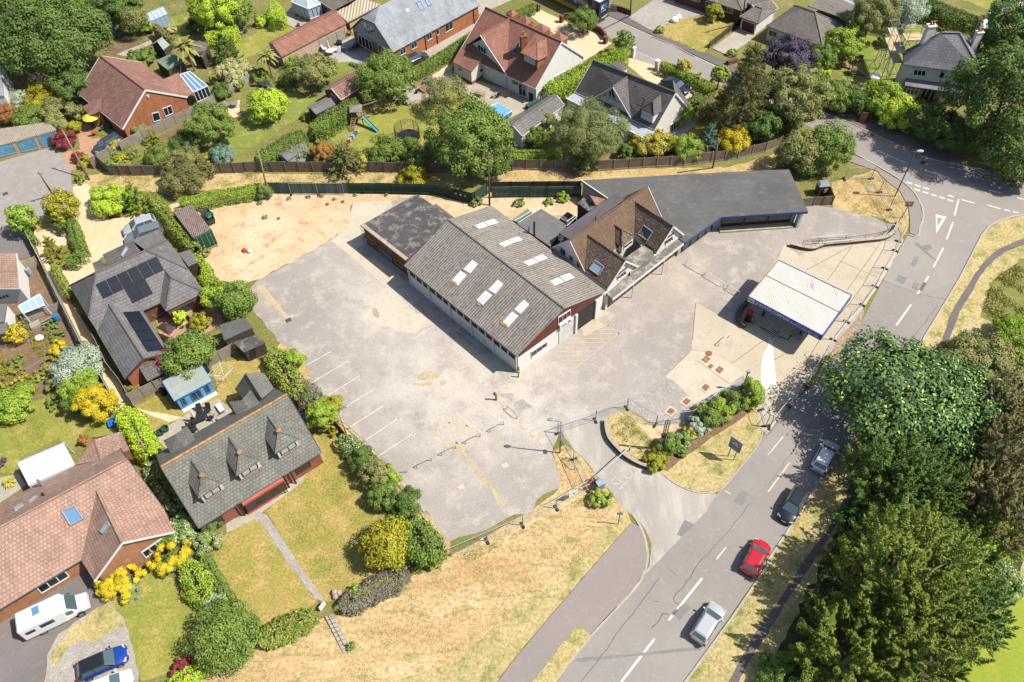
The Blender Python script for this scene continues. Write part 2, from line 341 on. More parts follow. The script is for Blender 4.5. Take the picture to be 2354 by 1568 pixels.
tag(ck.build('road_cracks','black tar',uv=False),kind='structure')
wm=MB()
for a in((14,1005,1568,1310,1172),(14,1440,1002,1482,950),(14,1522,900,1748,615),(7,1180,1425,1315,1235),(7,1370,1140,1395,1105),(7,1400,1090,1422,1065),(7,1443,1026,1475,975),(7,1522,890,1612,712),(7,1642,636,1700,478),(7,1714,416,1752,268),(7,1445,0,1680,75),(3,1008,1386,1262,1500),(7,1780,270,1900,303),(7,2020,320,2140,356),(7,2170,362,2225,374),(7,2250,380,2305,392),(7,2030,185,2150,212),(7,2290,252,2354,268)):
 stroke(wm,*K(*a),.2 if a[0]!=3 else .16,.02)
for i in range(6):
 for dy in(0,42):
  x=1300+i*76+(dy*-.1);y=118+i*24+dy*.95
  if i in(3,4)and dy==0:continue
  stroke(wm,*K(7,x-27,y-9,x+27,y+8),.3,.02)
for i in range(5):
 for dy in(0,36):
  x=1690+i*72;y=1508+i*14+dy
  stroke(wm,*K(3,x-24,y-6,x+24,y+5),.25,.02)
for i in range(4):
 for dy in(0,32):stroke(wm,*K(7,1880+i*72-24,-12+i*18+dy,1880+i*72+24,i*18+dy),.25,.02)
tag(wm.build('road_markings','white paint',uv=False),kind='structure')
wf=MB()
for a in((14,1880,440,1968,330),(2,890,155,1300,340),(2,1300,340,1680,520),(2,1680,520,1990,665),(2,1145,475,1340,562),(11,0,1050,140,880),(11,0,1390,200,1120),(10,1960,1380,2010,1410)):stroke(wf,*K(*a),.14,.021)
tag(wf.build('worn_road_lines','worn white paint',uv=False),kind='structure')
tr=MB();T=[zf(p,.024)for p in K(7,1541,405,1640,427,1545,584)];c=(T[0]+T[1]+T[2])/3
I=[c+(p-c)*.5+V(0,.12,0)for p in T]
for i in range(3):tr.poly([T[i],T[(i+1)%3],I[(i+1)%3],I[i]])
tag(tr.build('give_way_triangle','white paint',uv=False),kind='structure')
def slow(t,x0,y0,x1,y1,xu,yu,size,name,mat,sx):
 a,b,u=K(t,x0,y0,x1,y1,xu,yu);dx=(b-a).normalized();dy=(u-a);dy=(dy-dx*dy.dot(dx)).normalized()
 if dx.cross(dy).z<0:dy=-dy
 tag(text_mb('SLOW',size,a,dx,dy,.024,sx=sx).build(name,mat,uv=False),kind='structure')
slow(3,1945,1495,2110,1560,1975,1430,2.0,'slow_road_lettering','worn white paint',.85)
slow(10,990,1375,1150,1205,935,1310,2.0,'slow_entrance_lettering','faint white paint',.72)
def kerb(pts,w=.16,h=.11,sm=0,mat='kerb stone'):
 if sm:pts=smooth_line(pts,sm)
 mb=MB()
 for a,b in zip(pts,pts[1:]):mb.beam(zf(a,h/2),zf(b,h/2),w,h)
 tag(mb.build('kerb',mat,uv=False),kind='structure')
kerb(K(14,1490,1700,1595,1568,1995,1020,2354,496,(15,),0,455,300,5,(11,),505,1240,785,900,1285,180,1425,0,(7,),1435,1540,1760,1000,1965,600,2030,520,2120,468,2230,432,2354,410),.2)
kerb(K(14,300,1690,390,1568,720,1150,1070,780,1180,640,1228,530,1248,400,1222,250,1180,140,1110,30),.22,.1,3)
kerb(K(7,1290,590,1375,610,1400,520,1428,420,1400,300,1330,190,1230,100,1070,0,(3,),880,1460,730,1385),.2,.1,3)
kerb(K(3,420,995,490,1030,770,1140,1000,1250,1250,1360,1450,1450,1650,1500,1760,1500),.16,.1,2)
kerb(K(2,1290,340,1480,420,1680,525),.16,.1)
kerb(K(10,1410,1245,1540,1335,1700,1394,1850,1393,1950,1342,2100,1165,2230,1002,2298,870,2290,800),.14,.08,3)
def slabsheet(name,pts,mat,h=.1,sm=0):
 if sm:pts=smooth_line(pts,sm,True)
 tag(MB().prism(pts,-.05,h).build(name,mat,uv=False),kind='structure')
slabsheet('pavement',K(14,385,1560,715,1145,1065,775,1175,635,1222,525,1240,400,1214,250,1172,145,1100,110,900,330,600,680,350,970,0,1390,-180,1640,320,1640),'pavement asphalt')
slabsheet('pavement',K(7,1300,580,1370,605,1392,520,1420,420,1392,300,1322,195,1225,108,1060,10,(3,),900,1475,740,1420,690,1470,(7,),1000,10,1100,110,1215,200,1290,340,1305,450),'pavement asphalt',.09)
slabsheet('pavement',K(3,420,985,490,1022,770,1132,1000,1242,1250,1352,1450,1442,1650,1492,1760,1492,1800,1440,1500,1360,1250,1240,950,1090,800,1030,520,940),'dark path asphalt',.09)
slabsheet('pavement',K(2,1300,335,1690,515,1990,655,(3,),20,800,(2,),2100,640,1960,560,1760,480,1560,400,1300,300,1050,150,900,60,890,150),'dark path asphalt',.09)
sheet('footpath',smooth_line(K(7,2420,660,2200,740,2080,830,1960,960,1870,1130,1760,1300,1660,1568,(11,),1480,220,1000,900,780,1400,(15,),700,0,460,390,300,640,130,900,0,1110,-200,1420,-330,1700,-420,1700,-100,1090,130,780,380,380,530,200,640,0,(11,),760,1350,960,900,1420,220,(7,),1600,1568,1680,1320,1800,1120,1900,960,2000,830,2100,740,2200,690,2400,610),2,True),'dark path asphalt',6,.05,.5)
sheet('site_tarmac',K(5,20,1010,260,880,400,800,680,640,860,520,890,300,1300,230,1900,330,2150,330,(6,),600,300,1300,500,2300,100,(7,),330,300,600,345,800,400,980,430,1080,480,1180,500,1240,640,1180,780,1050,1010,890,1250,770,1450,(11,),560,120,240,560,0,860,(10,),2290,800,2100,640,1300,800,1060,640,960,660,860,740,700,720,440,830,370,1030,420,1200,440,1350,220,1460,190,1568,(14,),-60,60,(13,),2200,130,1950,220,1780,280,1620,80,1570,0,(9,),1530,1568,1290,1260,1130,1080,1000,930,850,790,790,720,640,520,510,390,470,260,440,130,280,60,200,0,(5,),-20,1300,-60,1100),'site asphalt',5,.14,.8)
sheet('sandy_gravel',K(4,1500,330,1880,240,2354,220,(5,),100,215,300,215,900,212,870,400,850,525,680,640,400,800,160,930,0,1010,(4,),2200,1060,2000,1010,1930,900,1830,760,2010,700,1940,560),'sandy gravel',6,.2,.6)
sheet('yard_soil',K(5,880,214,1380,214,1640,235,1980,300,2150,210,(6,),600,230,620,420,300,420,0,440,(5,),2300,450,1800,430,1480,230,1240,290,890,300),'sandy gravel',6,.2)
sheet('concrete_apron',K(5,890,300,1240,280,1260,330,960,520,1000,760,1400,1030,1260,1085,1210,1085,860,780,690,650,850,530,870,400),'pale concrete',7,.05)
sheet('concrete_forecourt',K(6,1690,1210,2090,1450,(7,),-160,1130,100,800,150,680,290,790,380,740,760,690,1060,650,1230,640,1180,780,1050,1010,880,1260,700,1440,620,1560,(11,),560,60,400,280,230,560,0,840,(10,),2290,800,2240,640,2130,320,2000,230,1800,100,1650,85,1655,0),'concrete',7,.04)
sheet('tank_concrete',K(10,1400,330,1640,95,1800,105,2000,200,2140,310,1900,480,1650,640,1610,490,1480,370),'pale concrete',8,.08)
sheet('tank_gravel',K(10,1080,540,1400,330,1480,370,1610,490,1560,590,1660,640,2060,520,1700,700,1600,760,1320,790,1060,640),'gravelly tarmac',8,.1)
sheet('concrete_strip',K(5,10,1060,60,1050,300,1350,330,1370,300,1395,250,1410,270,1370,0,1085),'ochre patch',8,.03)
sheet('concrete_slab',K(6,660,1530,860,1430,780,1370,900,1320,850,1280,720,1320,560,1500,640,1460),'concrete',8,.03)
sheet('pale_repair',K(5,1070,1130,1300,1130,1400,1250,1650,1420,1400,1500,1250,1460,1000,1370,980,1330,1050,1280),'dust',6,.25,.5)
for pts in(K(9,1490,320,1600,280,1680,330,1580,360,1500,360),K(9,1450,390,1600,380,1610,410,1460,410),K(9,1690,370,1740,360,1730,410,1690,400)):sheet('ochre_patch',pts,'ochre patch',7,.08,.3,3)
for pts in(K(5,940,700,1010,710,1060,780,1010,800,940,740),K(10,20,570,100,540,180,610,60,640),K(9,2350,480,2250,500,2354,545),K(5,1060,1290,1100,1260,1140,1350,1090,1350)):sheet('tarmac_repair',pts,'gravelly tarmac',8,.1,.3,3)
jt=MB()
for a in((7,660,835,1000,985),(7,350,920,760,700),(7,545,1010,680,830),(7,680,830,775,690),(7,730,1100,1040,660),(10,2020,210,2310,0),(11,0,210,160,115),(11,60,430,290,250),(6,1660,1560,1690,1215),(10,1700,180,2000,400),(10,1410,320,1640,100)):stroke(jt,*K(*a),.06,.034)
tag(jt.build('concrete_joints','rust iron',uv=False),kind='structure')
pw=MB();py=MB();pf=MB()
for a in((9,470,222,690,100),(9,510,388,850,185),(9,640,515,965,315),(9,830,605,1075,450),(9,865,793,1200,580),(9,1000,920,1320,705),(9,1125,1062,1450,850),(9,1190,575,1215,590),(9,1300,700,1335,728),(9,1432,838,1468,870),(9,955,312,970,322),(9,1985,538,2285,760),(9,1920,730,2085,850),(9,1840,660,1885,698),(5,1440,1560,1660,1415),(5,1700,1390,1760,1355),(5,1370,1250,1500,1175),(6,100,1560,150,1530),(9,2170,255,2290,295),(5,1830,1520,1890,1480),(9,1970,70,2030,35)):stroke(pw,*K(*a),.13,.03)
for a in((9,1655,822,1870,700),(9,1655,822,1795,1015),(9,1770,755,1945,782),(9,1780,838,2020,875),(9,1730,915,1925,955),(9,1890,735,2035,858)):stroke(py,*K(*a),.16,.03)
for a in((10,395,130,570,265),(10,570,265,895,0),(6,985,1498,895,1568),(6,985,1498,800,1370),(6,730,1392,815,1393),(6,675,1430,890,1428),(6,640,1468,930,1466),(6,600,1508,980,1500),(6,530,1550,920,1546),(10,480,20,870,15),(10,420,62,820,58),(10,405,102,770,96),(10,430,142,720,140),(10,470,183,665,182),(10,520,225,610,225),(6,985,1496,975,1505)):stroke(pf,*K(*a),.12,.034)
stroke(pf,*K(7,260,895,1080,870),.14,.034);stroke(pf,*K(5,1310,1095,1390,1050),.14,.034);stroke(pf,*K(5,60,1060,300,1360),.12,.036)
tag(pw.build('parking_bay_lines','worn white paint',uv=False),kind='structure');tag(py.build('yellow_hatched_bay','worn yellow paint',uv=False),kind='structure');tag(pf.build('faded_yellow_lines','faint sandy paint',uv=False),kind='structure')
pp=jitter_line(K(9,1830,940,1940,1070,2080,1260,2290,1520),.8,.12,False);fj=MB()
for a,b in zip(pp,pp[1:]):stroke(fj,a,b,.3+random.random()*.15,.03)
tag(fj.build('sandy_joint','ochre patch',uv=False),kind='structure')
sheet('white_arrow',K(10,2354,40,2354,20,2400,-190,(11,),40,20,80,420,0,490,(10,),2330,510,2290,400,2285,250,2310,120),'white paint',9)
sheet('island_grass',K(10,860,740,950,655,1060,630,1330,785,1650,740,1750,600,2000,480,2150,430,2290,540,2230,640,2300,800,2295,900,2230,1000,2100,1165,1950,1340,1850,1388,1700,1388,1540,1330,1400,1240,1330,1190,1200,1160,1050,1080,950,980,880,870),'mown verge',9,.05)
sheet('island_soil',K(10,1100,700,1330,790,1640,750,1700,830,1500,1000,1380,960,1270,900),'sandy gravel',10,.15)
sheet('island_bank',K(10,1500,1000,2250,470,2280,560,2230,630,1560,1080,1430,1200,1330,1170),'soil',11,.1)
sheet('cobbled_margin',K(7,885,1275,880,1340,760,1568,(11,),740,20,420,390,400,400,560,160,(7,),640,1568,760,1430),'cobbles',10,.04)
sheet('gravel_drive',K(4,665,130,800,120,880,190,860,280,960,400,1010,450,1330,400,1420,420,1500,600,1200,700,930,800,860,880,880,960,620,1070,560,930,740,820,790,700,720,560,650,420,690,330),'drive gravel',2,.06)
sheet('gravel_path',K(4,310,560,460,520,640,560,640,660,560,720,420,620,400,750,450,840,380,870,320,640),'drive gravel',3,.06)
sheet('gravel_alley',K(4,360,830,440,850,640,1200,900,1568,(8,),1060,330,1230,600,1090,580,960,380,790,0,(4,),700,1568,500,1150),'drive gravel',3,.06)
sheet('left_road',K(0,-300,1600,0,1490,480,1350,640,1460,(4,),660,120,700,330,650,420,560,470,170,530,0,570,-400,700),'old asphalt',2)
sheet('left_drive',K(4,-300,600,170,530,230,560,300,780,250,800,100,840,-300,800),'dark asphalt',3)
sheet('grass_strip',K(4,270,490,480,410,540,500,340,570),'lawn dry',4,.05)
sheet('brick_drive',K(0,700,1140,840,1150,840,1280,1100,1250,1000,1400,830,1440,800,1568,640,1568,560,1400,740,1380),'red paving',3,.05)
sheet('bare_garden',K(4,150,830,300,800,360,900,520,1200,720,1568,0,1568,0,1250,230,1200),'soil',2,.1)
sheet('allotment_soil',K(4,0,1420,560,1380,700,1568,(8,),760,160,560,420,300,560,0,720),'soil',2,.2)
sheet('garden_lawn',K(8,0,700,250,590,470,500,620,500,1000,700,1080,840,1060,880,820,880,660,1000,540,900,180,1080,150,1230,0,1210),'lawn green',4,.1)
sheet('patio_strip',K(8,0,1260,170,1220,240,1330,0,1490),'paving slabs',5)
sheet('garden_lawn',K(8,1230,610,1480,480,1600,640,2000,470,1940,220,2354,130,(9,),60,240,150,340,0,420,(8,),2100,560,2000,540,1780,640,1650,700,1370,880,1260,700),'lawn dry',4,.08)
sheet('gravel_garden_path',K(8,1200,600,1330,640,1680,700,1560,750,1400,690,1240,640),'drive gravel',6,.06,.5)
sheet('patio',K(8,1370,880,1650,720,1800,610,2010,530,2150,650,1900,900,1440,1050),'paving slabs',5)
sheet('front_lawn',K(13,100,0,(9,),100,1560,480,1180,600,1040,520,860,700,840,900,1000,1100,1300,(13,),1200,50,1430,500,880,790,640,830,400,520),'lawn dry',2,.08)
sheet('front_lawn',K(12,1960,340,2050,230,2300,60,2354,60,(13,),20,60,110,200,350,540,560,820,560,850,0,1070,(12,),2250,900,2110,760,1980,500),'lawn dry',2,.08)
sheet('front_path',K(12,2354,40,(13,),0,0,100,30,210,190,400,500,620,800,620,830,540,800,340,530,110,200,40,90,(12,),2354,100),'gravelly tarmac',5,.05,.4)
sheet('house_apron',K(8,2354,1560,(9,),0,1420,300,1250,470,1200,430,1290,230,1450,60,1568,(12,),2354,60,2080,200,2080,100),'paving slabs',4,.08)
sheet('bungalow_drive',K(12,-150,1130,750,480,860,640,1000,800,920,880,700,1000,540,1120,440,1330,400,1568,390,1750,-150,1750),'dark asphalt',3,.04)
sheet('weedy_gravel',K(12,920,880,1010,830,1130,980,1220,1250,1280,1560,1250,1700,400,1700,440,1330,540,1130,700,1010),'gravelly tarmac',4,.1)
sheet('weedy_grass',K(12,600,1130,900,900,1020,850,1150,1050,950,1120,900,1180,700,1210,560,1320,470,1500,450,1350),'mown verge',5,.25,.5)
sheet('front_lawn',K(12,1000,860,1050,800,1330,560,1480,540,1620,660,1850,900,1800,1350,1560,1500,1300,1568,1230,1280,1140,1010),'lawn green',2,.1)
sheet('garden_lawn',K(0,2050,1200,2354,1000,(1,),0,1060,250,850,560,900,450,1060,200,1200,0,1330,(0,),2050,1500,1780,1460),'lawn lush',2,.1)
sheet('garden_lawn',K(1,650,1220,880,1060,1200,860,1500,900,1750,700,1850,830,2060,960,1900,1100,1600,1400,1000,1520,700,1300),'lawn green',2,.1)
sheet('garden_lawn',K(1,640,760,720,570,900,560,960,620),'lawn lush',3,.05)
sheet('garden_lawn',K(0,2130,400,2354,310,(1,),0,240,150,170,370,280,180,370,0,500,(0,),2200,560),'lawn green',2,.1)
sheet('garden_lawn',K(0,1560,170,1800,80,1780,250,1600,310),'lawn green',2,.1)
sheet('garden_lawn',K(0,600,0,850,0,830,80,640,120),'lawn dry',2,.1)
sheet('vegetable_beds',K(0,920,400,1050,330,1400,380,1330,470,1150,530,1000,500),'soil',3,.1)
sheet('stone_path',K(0,1070,500,1170,520,1400,400,1390,370,1200,450),'paving slabs',4,.05)
sheet('patio',K(0,2030,990,2200,920,2210,1080,2080,1080),'drive gravel',3,.1)
sheet('raised_beds_soil',K(0,1450,1260,1750,1110,1760,1170,1480,1310),'soil',3,.03)
sheet('patio',K(1,190,190,340,70,590,130,400,270),'paving slabs',3)
sheet('patio',K(1,630,480,760,400,880,330,1260,560,1070,560,1000,610,860,570,720,575),'grey paving',3)
sheet('side_path',K(1,1500,500,1990,210,2040,240,1560,560),'paving slabs',3)
sheet('house_drive',K(1,2020,150,2354,0,2354,-150,1900,-150),'paving slabs',3)
sheet('gravel_yard',K(1,1400,760,1640,610,1850,520,1800,640,1700,720,1500,800),'drive gravel',3,.1)
sheet('patio',K(1,1290,850,1480,760,1620,760,1780,640,1900,700,2354,840,(2,),130,850,260,900,80,1040,0,1080,(1,),2270,1080,2100,960,1850,810,1700,860,1450,960,1250,920),'paving slabs',4,.04)
sheet('gravel_drive',K(2,150,140,260,90,450,180,560,230,760,270,870,380,920,400,640,580,480,380),'drive gravel',4,.06)
sheet('gravel_drive',K(2,1030,570,1090,530,1320,600,1380,680,1800,830,1650,960,1560,900,1300,800),'drive gravel',4,.06)
sheet('drive_apron',K(2,1090,535,1145,475,1340,565,1320,605),'old asphalt',5)
sheet('pink_gravel_drive',K(2,1040,180,1300,0,1570,20,1780,130,1560,180,1440,230,1320,290),'gravelly tarmac',3,.06)
sheet('pink_gravel_drive',K(2,900,20,1080,130,1040,170,900,90),'old asphalt',3)
sheet('front_lawn',K(2,1300,300,1420,225,1560,185,1760,145,2000,240,1810,440,1760,495),'lawn dry',26,.05)
sheet('concrete_drive',K(2,1840,450,2080,270,2240,330,2190,380,1990,520),'paving slabs',26)
sheet('side_garden',K(2,1480,1280,1650,1060,1900,980,1960,1020,1800,1200,1600,1300),'lawn dry',3,.1)
sheet('side_path',K(2,1440,1260,1650,1065,1735,1085,1540,1280),'grey paving',4)
sheet('garden_lawn',K(3,620,650,880,330,1100,220,1300,230,1480,140,1700,170,1900,240,2000,420,2100,700,2000,900,1900,900,1200,800,930,840,740,780),'lawn lush',2,.1)
sheet('patio',K(3,1150,130,1300,60,1480,110,1330,260,1180,200),'grey paving',3)
sheet('patio',K(3,2020,120,2160,0,2354,0,2354,300,2200,200),'grey paving',3)
sheet('garden_lawn',K(3,1750,0,2100,0,2010,90,1850,20),'lawn green',2,.1)
sheet('car_park_edge',K(9,240,0,330,60,470,130,500,260,540,390,670,520,820,720,880,790,1030,930,1160,1080,1320,1260,1560,1568,(13,),1640,80,1800,300,1760,440,1560,200,(9,),1330,1500,1050,1130,800,830,560,560,380,330,200,60),'dry grass',4,.15)
# building materials
m_tile('red brown tiles','a87c6c','976c5d','d0bcab',.34,.36,.3)
m_tile('red tiles','b07a66','9f6b58','8a6a5c',.3,.3,.35)
m_tile('pink brown tiles','bf9a86','b08c79','d2bba9',.34,.36,.35)
m_tile('dark plain tiles','765c4a','685040','d5c8b6',.3,.26,.5,moss='8d8266',ls=3)
m_tile('orange brown tiles','84664f','735844','a58d73',.3,.24,.35,moss='77593f')
m_tile('grey brown tiles','847a70','787069','b0a698',.36,.38,.4)
m_tile('grey pantiles','858379','7a786f','b5b0a2',.34,.32,.35,moss='8a836c')
m_tile('charcoal tiles','77706c','6c6663','8a837c',.5,.36,.1)
m_tile('slate grey tiles','84807d','7b7775','969290',.5,.38,.05)
m_tile('blue slates','a3a6ac','9a9da4','adb0b5',.5,.3,.05,mort=.02)
m_tile('old slates','8d8d92','818187','a2a1a2',.5,.34,.3,mort=.03)
m_brick('orange brick','d0865c','c47a50');m_brick('red brick','b8735c','a8664f');m_brick('brown brick','93604b','835443');m_brick('pale orange brick','d59a70','c88c64')
m_plain('white render','f3efe6',.8,var=.06);m_plain('cream render','efe8d8',.8,var=.06);m_plain('white paint wood','efece6',.5,var=.06);m_plain('white plastic','f6f5f2',.35,var=.03)
m_plain('grey cladding','a9adb3',.6,var=.08);m_plain('dark fascia','4b4846',.5);m_plain('blue fascia','2c4a86',.4,var=.25,scale=1.0);m_plain('grey gutter','77787a',.5);m_plain('dark timber','4d3b32',.7)
m_plain('lead','9ba0a6',.5,var=.15);m_plain('flat grey roof','b3b7bb',.7,var=.1,scale=.8);m_plain('concrete coping','b9aa93',.9,var=.2);m_plain('maroon wood','7a3a2f',.5);m_plain('orange lichen','b98a58',.9,var=.45,scale=2.5)
m_corr('asbestos sheet','aca297','928a80','736b62',.32,.85,t3=(.5,.62),wc=.6);m_corr('canopy sheet','d6d3ca','cbc6ba','b9ae9f',.26,.6,rust='a06a48',t3=(.64,.74),wc=.84);m_corr('rooflight sheet','f2f2ef','e6e8e8','dcdcd8',.32,.5,t3=(.6,.8),wc=.8)
m_corr('rusted container roof','8d8580','9c8f88','8a5b42',.26,.75,t3=(.48,.6));m_corr('green container steel','2f6a4a','2a6144','35724f',.3,.5);m_corr('old garage sheet','c9bba6','b3a490','978976',.25,.85);m_corr('beige carport sheet','d9cdb2','cfc2a6','c6b898',.5,.7)
m_plank('brown cladding','7b4032','6a362b',.16);m_plank('white siding','eeebe4','e2dfd8',.2,True,dark=.75);m_plank('green fence boards','3c5c48','35523f',.12);m_plank('worn green boards','55705f','7d8a80',.12);m_plank('weathered boards','a3907a','927f6b',.13);m_plank('grey fence boards','b3a896','a39886',.14,True);m_plank('pale fence boards','c8bfb0','b8ae9e',.14)
m_plank('blue siding','79b4dc','6fa9d3',.18,True,dark=.8);m_plank('dark shed boards','5d5248','52483f',.14,True);m_plank('cream siding','e9e2cf','dfd7c2',.22,True,dark=.8);m_plank('orange fence boards','c48a58','b67d4c',.14)
m_felt('black felt','5b5552','4f4a47','8b8886',t3=(.5,.6));m_felt('charcoal felt','6d6b68','5f5d5a','7f7d79',t3=(.52,.72));m_felt('grey felt','7d7b79','706f6d','918e8a');m_felt('purple felt','7d7071','726668','877a79');m_felt('sage felt','a9b0a6','9fa69c','b5bab0');m_felt('green felt','7c9178','72866f','8b9c84');m_felt('mossy concrete roof','8f897f','6f6a61','b0a99b',t3=(.48,.58))
m_glass('dark glass','2a3238');m_glass('blue glass','6d93b8',.1);m_glass('pale glass','b9c6cc',.12);m_plain('solar cells','23272f',.25,var=.12);m_glass('conservatory glass','a8c4d6',.1);m_plain('cream blind','c9c3a9',.4)
m_plain('blue garage door','6aa3c0',.5,var=.25,scale=2);m_plain('maroon door','5c2428',.5);m_plain('roller shutter','7d8288',.5);m_plain('green door','3d4a36',.5);m_plain('sky blue paint','3f8fd0',.5);m_plain('terracotta pot','c07a55',.8);m_plain('white sheet','fbfbfa',.6,var=.02)
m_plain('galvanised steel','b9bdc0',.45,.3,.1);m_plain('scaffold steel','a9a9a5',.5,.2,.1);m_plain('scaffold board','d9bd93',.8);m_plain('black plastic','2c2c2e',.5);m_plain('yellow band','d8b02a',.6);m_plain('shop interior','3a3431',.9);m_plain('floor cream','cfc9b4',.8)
# building helpers
class B:pass
def tp(t,p):return p if len(p)==3 else(t,)+tuple(p)
def opening(name,par,plane,t,quad,fm='white plastic',gm='dark glass',nm=1,w=.09,lift=.05,z=None,label=None,pane='pane'):
 q=[kp(*tp(t,p),*plane)for p in quad];n=(q[1]-q[0]).cross(q[3]-q[0]).normalized()
 if n.dot(EYE-q[0])<0:n=-n
 mb=MB();e=n*lift
 for a,b in zip(q,q[1:]+q[:1]):mb.beam(a+e,b+e,w,w)
 for i in range(1,nm):mb.beam(q[0].lerp(q[1],i/nm)+e,q[3].lerp(q[2],i/nm)+e,w*.8,w*.8)
 f=mb.build(name,fm,par);g=MB().hexa([p-n*.02 for p in q],[p+n*(lift*.6)for p in q]).build(pane,gm,f)
 if label:f['label']=label
 return f
def vpl(a,b):return(a,b,V(a.x,a.y,a.z+1))
def center_z(M1,M2,t):
 return kw(*t,M1,M2)
def gable(name,label,cat,t,a,b,c,d,ze,r1,r2,wall,roof,hip=(0,0),ins=.3,barge=None,group=None,gz0=-.1,base=None,ridge=None):
 h=B();P=lambda p:p if isinstance(p,Vector)else k(*tp(t,p),ze)
 h.A,h.B,h.D=P(a),P(b),P(d);h.C=P(c)if c else h.B+h.D-h.A
 M1,M2=(h.A+h.D)/2,(h.B+h.C)/2
 h.R1=center_z(M1,M2,tp(t,r1));h.R2=center_z(M1,M2,tp(t,r2));zr=(h.R1.z+h.R2.z)/2;h.R1.z=zr;h.R2.z=zr
 h.root=thing(name,label,cat,zf((h.A+h.C)/2,0),group=group);h.ze=ze
 near=(h.A,h.B,h.R2);h.near=near;h.far=(h.C,h.D,h.R1)
 mb=MB().slab([h.A,h.B,h.R2,h.R1],.14).slab([h.C,h.D,h.R1,h.R2],.14)
 if hip[0]:mb.slab([h.D,h.A,h.R1],.14)
 if hip[1]:mb.slab([h.B,h.C,h.R2],.14)
 h.roof=mb.build('roof',roof,h.root)
 rd=MB().tube(h.R1+V(0,0,.02),h.R2+V(0,0,.02),.13)
 if hip[0]:rd.tube(h.R1,h.A,.1).tube(h.R1,h.D,.1)
 if hip[1]:rd.tube(h.R2,h.B,.1).tube(h.R2,h.C,.1)
 rd.build('ridge_tiles',ridge or roof,h.roof)
 ux=(h.B-h.A).normalized();uy=(h.D-h.A).normalized()
 e1=.12 if not hip[0]else ins;e2=.12 if not hip[1]else ins
 h.a,h.b,h.c,h.d=h.A+ux*e1+uy*ins,h.B-ux*e2+uy*ins,h.C-ux*e2-uy*ins,h.D+ux*e1-uy*ins
 up=(zr-ze)/((h.D-h.A).length/2)*ins*.9-.1
 for q in(h.a,h.b,h.c,h.d):q.z=ze+(up if not(hip[0]and hip[1])else-.05)
 w=[h.a,h.b];
 if not hip[1]:w.append(zf((h.b+h.c)/2,zr-.15))
 w+=[h.c,h.d]
 if not hip[0]:w.append(zf((h.a+h.d)/2,zr-.15))
 h.wall=MB().walls(w).build('wall',wall,h.root)
 if base:
  o=[(p-h.root.location)for p in()]
  cx=(h.a+h.c)/2;MB().walls([zf(cx+(p-cx)*1.006,base[1])for p in(h.a,h.b,h.c,h.d)]).build('plinth',base[0],h.root)
 if barge:
  for hp,(x,y,r)in zip(hip,((h.A,h.D,h.R1),(h.B,h.C,h.R2))):
   if not hp:
    o=-ux*.04 if r is h.R1 else ux*.04
    for y_ in(x,y):MB().beam(y_+o-V(0,0,.1),r+o-V(0,0,.1),.06,.24).build('bargeboard',barge,h.root)
  MB().beam(h.A-V(0,0,.1),h.B-V(0,0,.1),.1,.12).build('gutter','grey gutter' if barge=='dark fascia' else barge,h.root)
 return h
def cross_gable(h,t,back,apex,lf,rf,roof,wall,lb=None,rb=None,plane=None,barge='white paint wood',zl=None,zr=None,foot=-.1):
 """gabled wing or dormer growing out of a roof plane: the points come from that plane or from a stated eaves height"""
 pl=plane or h.near;q=B();g=lambda p,z:p if isinstance(p,Vector)else(k(*tp(t,p),z)if z is not None else kp(*tp(t,p),*pl))
 q.bk=kp(*tp(t,back),*pl);q.lf=g(lf,zl);q.rf=g(rf,zr if zr is not None else zl);q.ap=kw(*tp(t,apex),q.lf,q.rf)
 mb=MB();L=[q.lf,q.ap,q.bk]+([g(lb,zl)]if lb else[]);Rr=[q.rf]+([g(rb,zr if zr is not None else zl)]if rb else[])+[q.bk,q.ap]
 mb.slab(L,.12).slab(Rr,.12);q.roof=mb.build('gable_roof',roof,h.root);MB().tube(q.ap,q.bk,.11).build('ridge_tiles',roof,q.roof)
 nv=V(q.rf.y-q.lf.y,q.lf.x-q.rf.x,0).normalized()
 if nv.dot(q.bk-q.lf)<0:nv=-nv
 i=nv*.25;q.wl,q.wr=q.lf.lerp(q.rf,.04)+i,q.rf.lerp(q.lf,.04)+i;ap=q.lf.lerp(q.rf,.5)+i;ap.z=q.ap.z-.2
 lo=min(q.lf.z,q.rf.z)+foot if foot>-.2 and foot<0 else foot
 z0=foot
 ap.z-=.15;w=MB();f=[zf(q.wl,z0),zf(q.wr,z0),zf(q.wr,q.wr.z-.02),ap,zf(q.wl,q.wl.z-.02)];w.hexa(f,[p+nv*.1 for p in f])
 bl,br=zf(q.bk,0)+(q.wl-ap)*1.0,zf(q.bk,0)+(q.wr-ap)*1.0
 for s_,e_ in((q.wl,bl),(q.wr,br)):
  a0,b0=zf(s_,z0),zf(e_,z0);w.hexa([a0,b0,b0+(ap-s_)*.05,a0+(ap-s_)*.05],[zf(p,min(q.lf.z,q.rf.z)-.05)for p in(a0,b0,b0+(ap-s_)*.05,a0+(ap-s_)*.05)])
 q.wall=w.build('gable_wall',wall,h.root);q.plane=vpl(q.wl,q.wr)
 if barge:
  bo=MB();
  for e in(q.lf,q.rf):bo.beam(e-V(0,0,.1)-nv*.03,q.ap-V(0,0,.1)-nv*.03,.06,.22)
  bo.build('bargeboard',barge,q.roof)
 return q
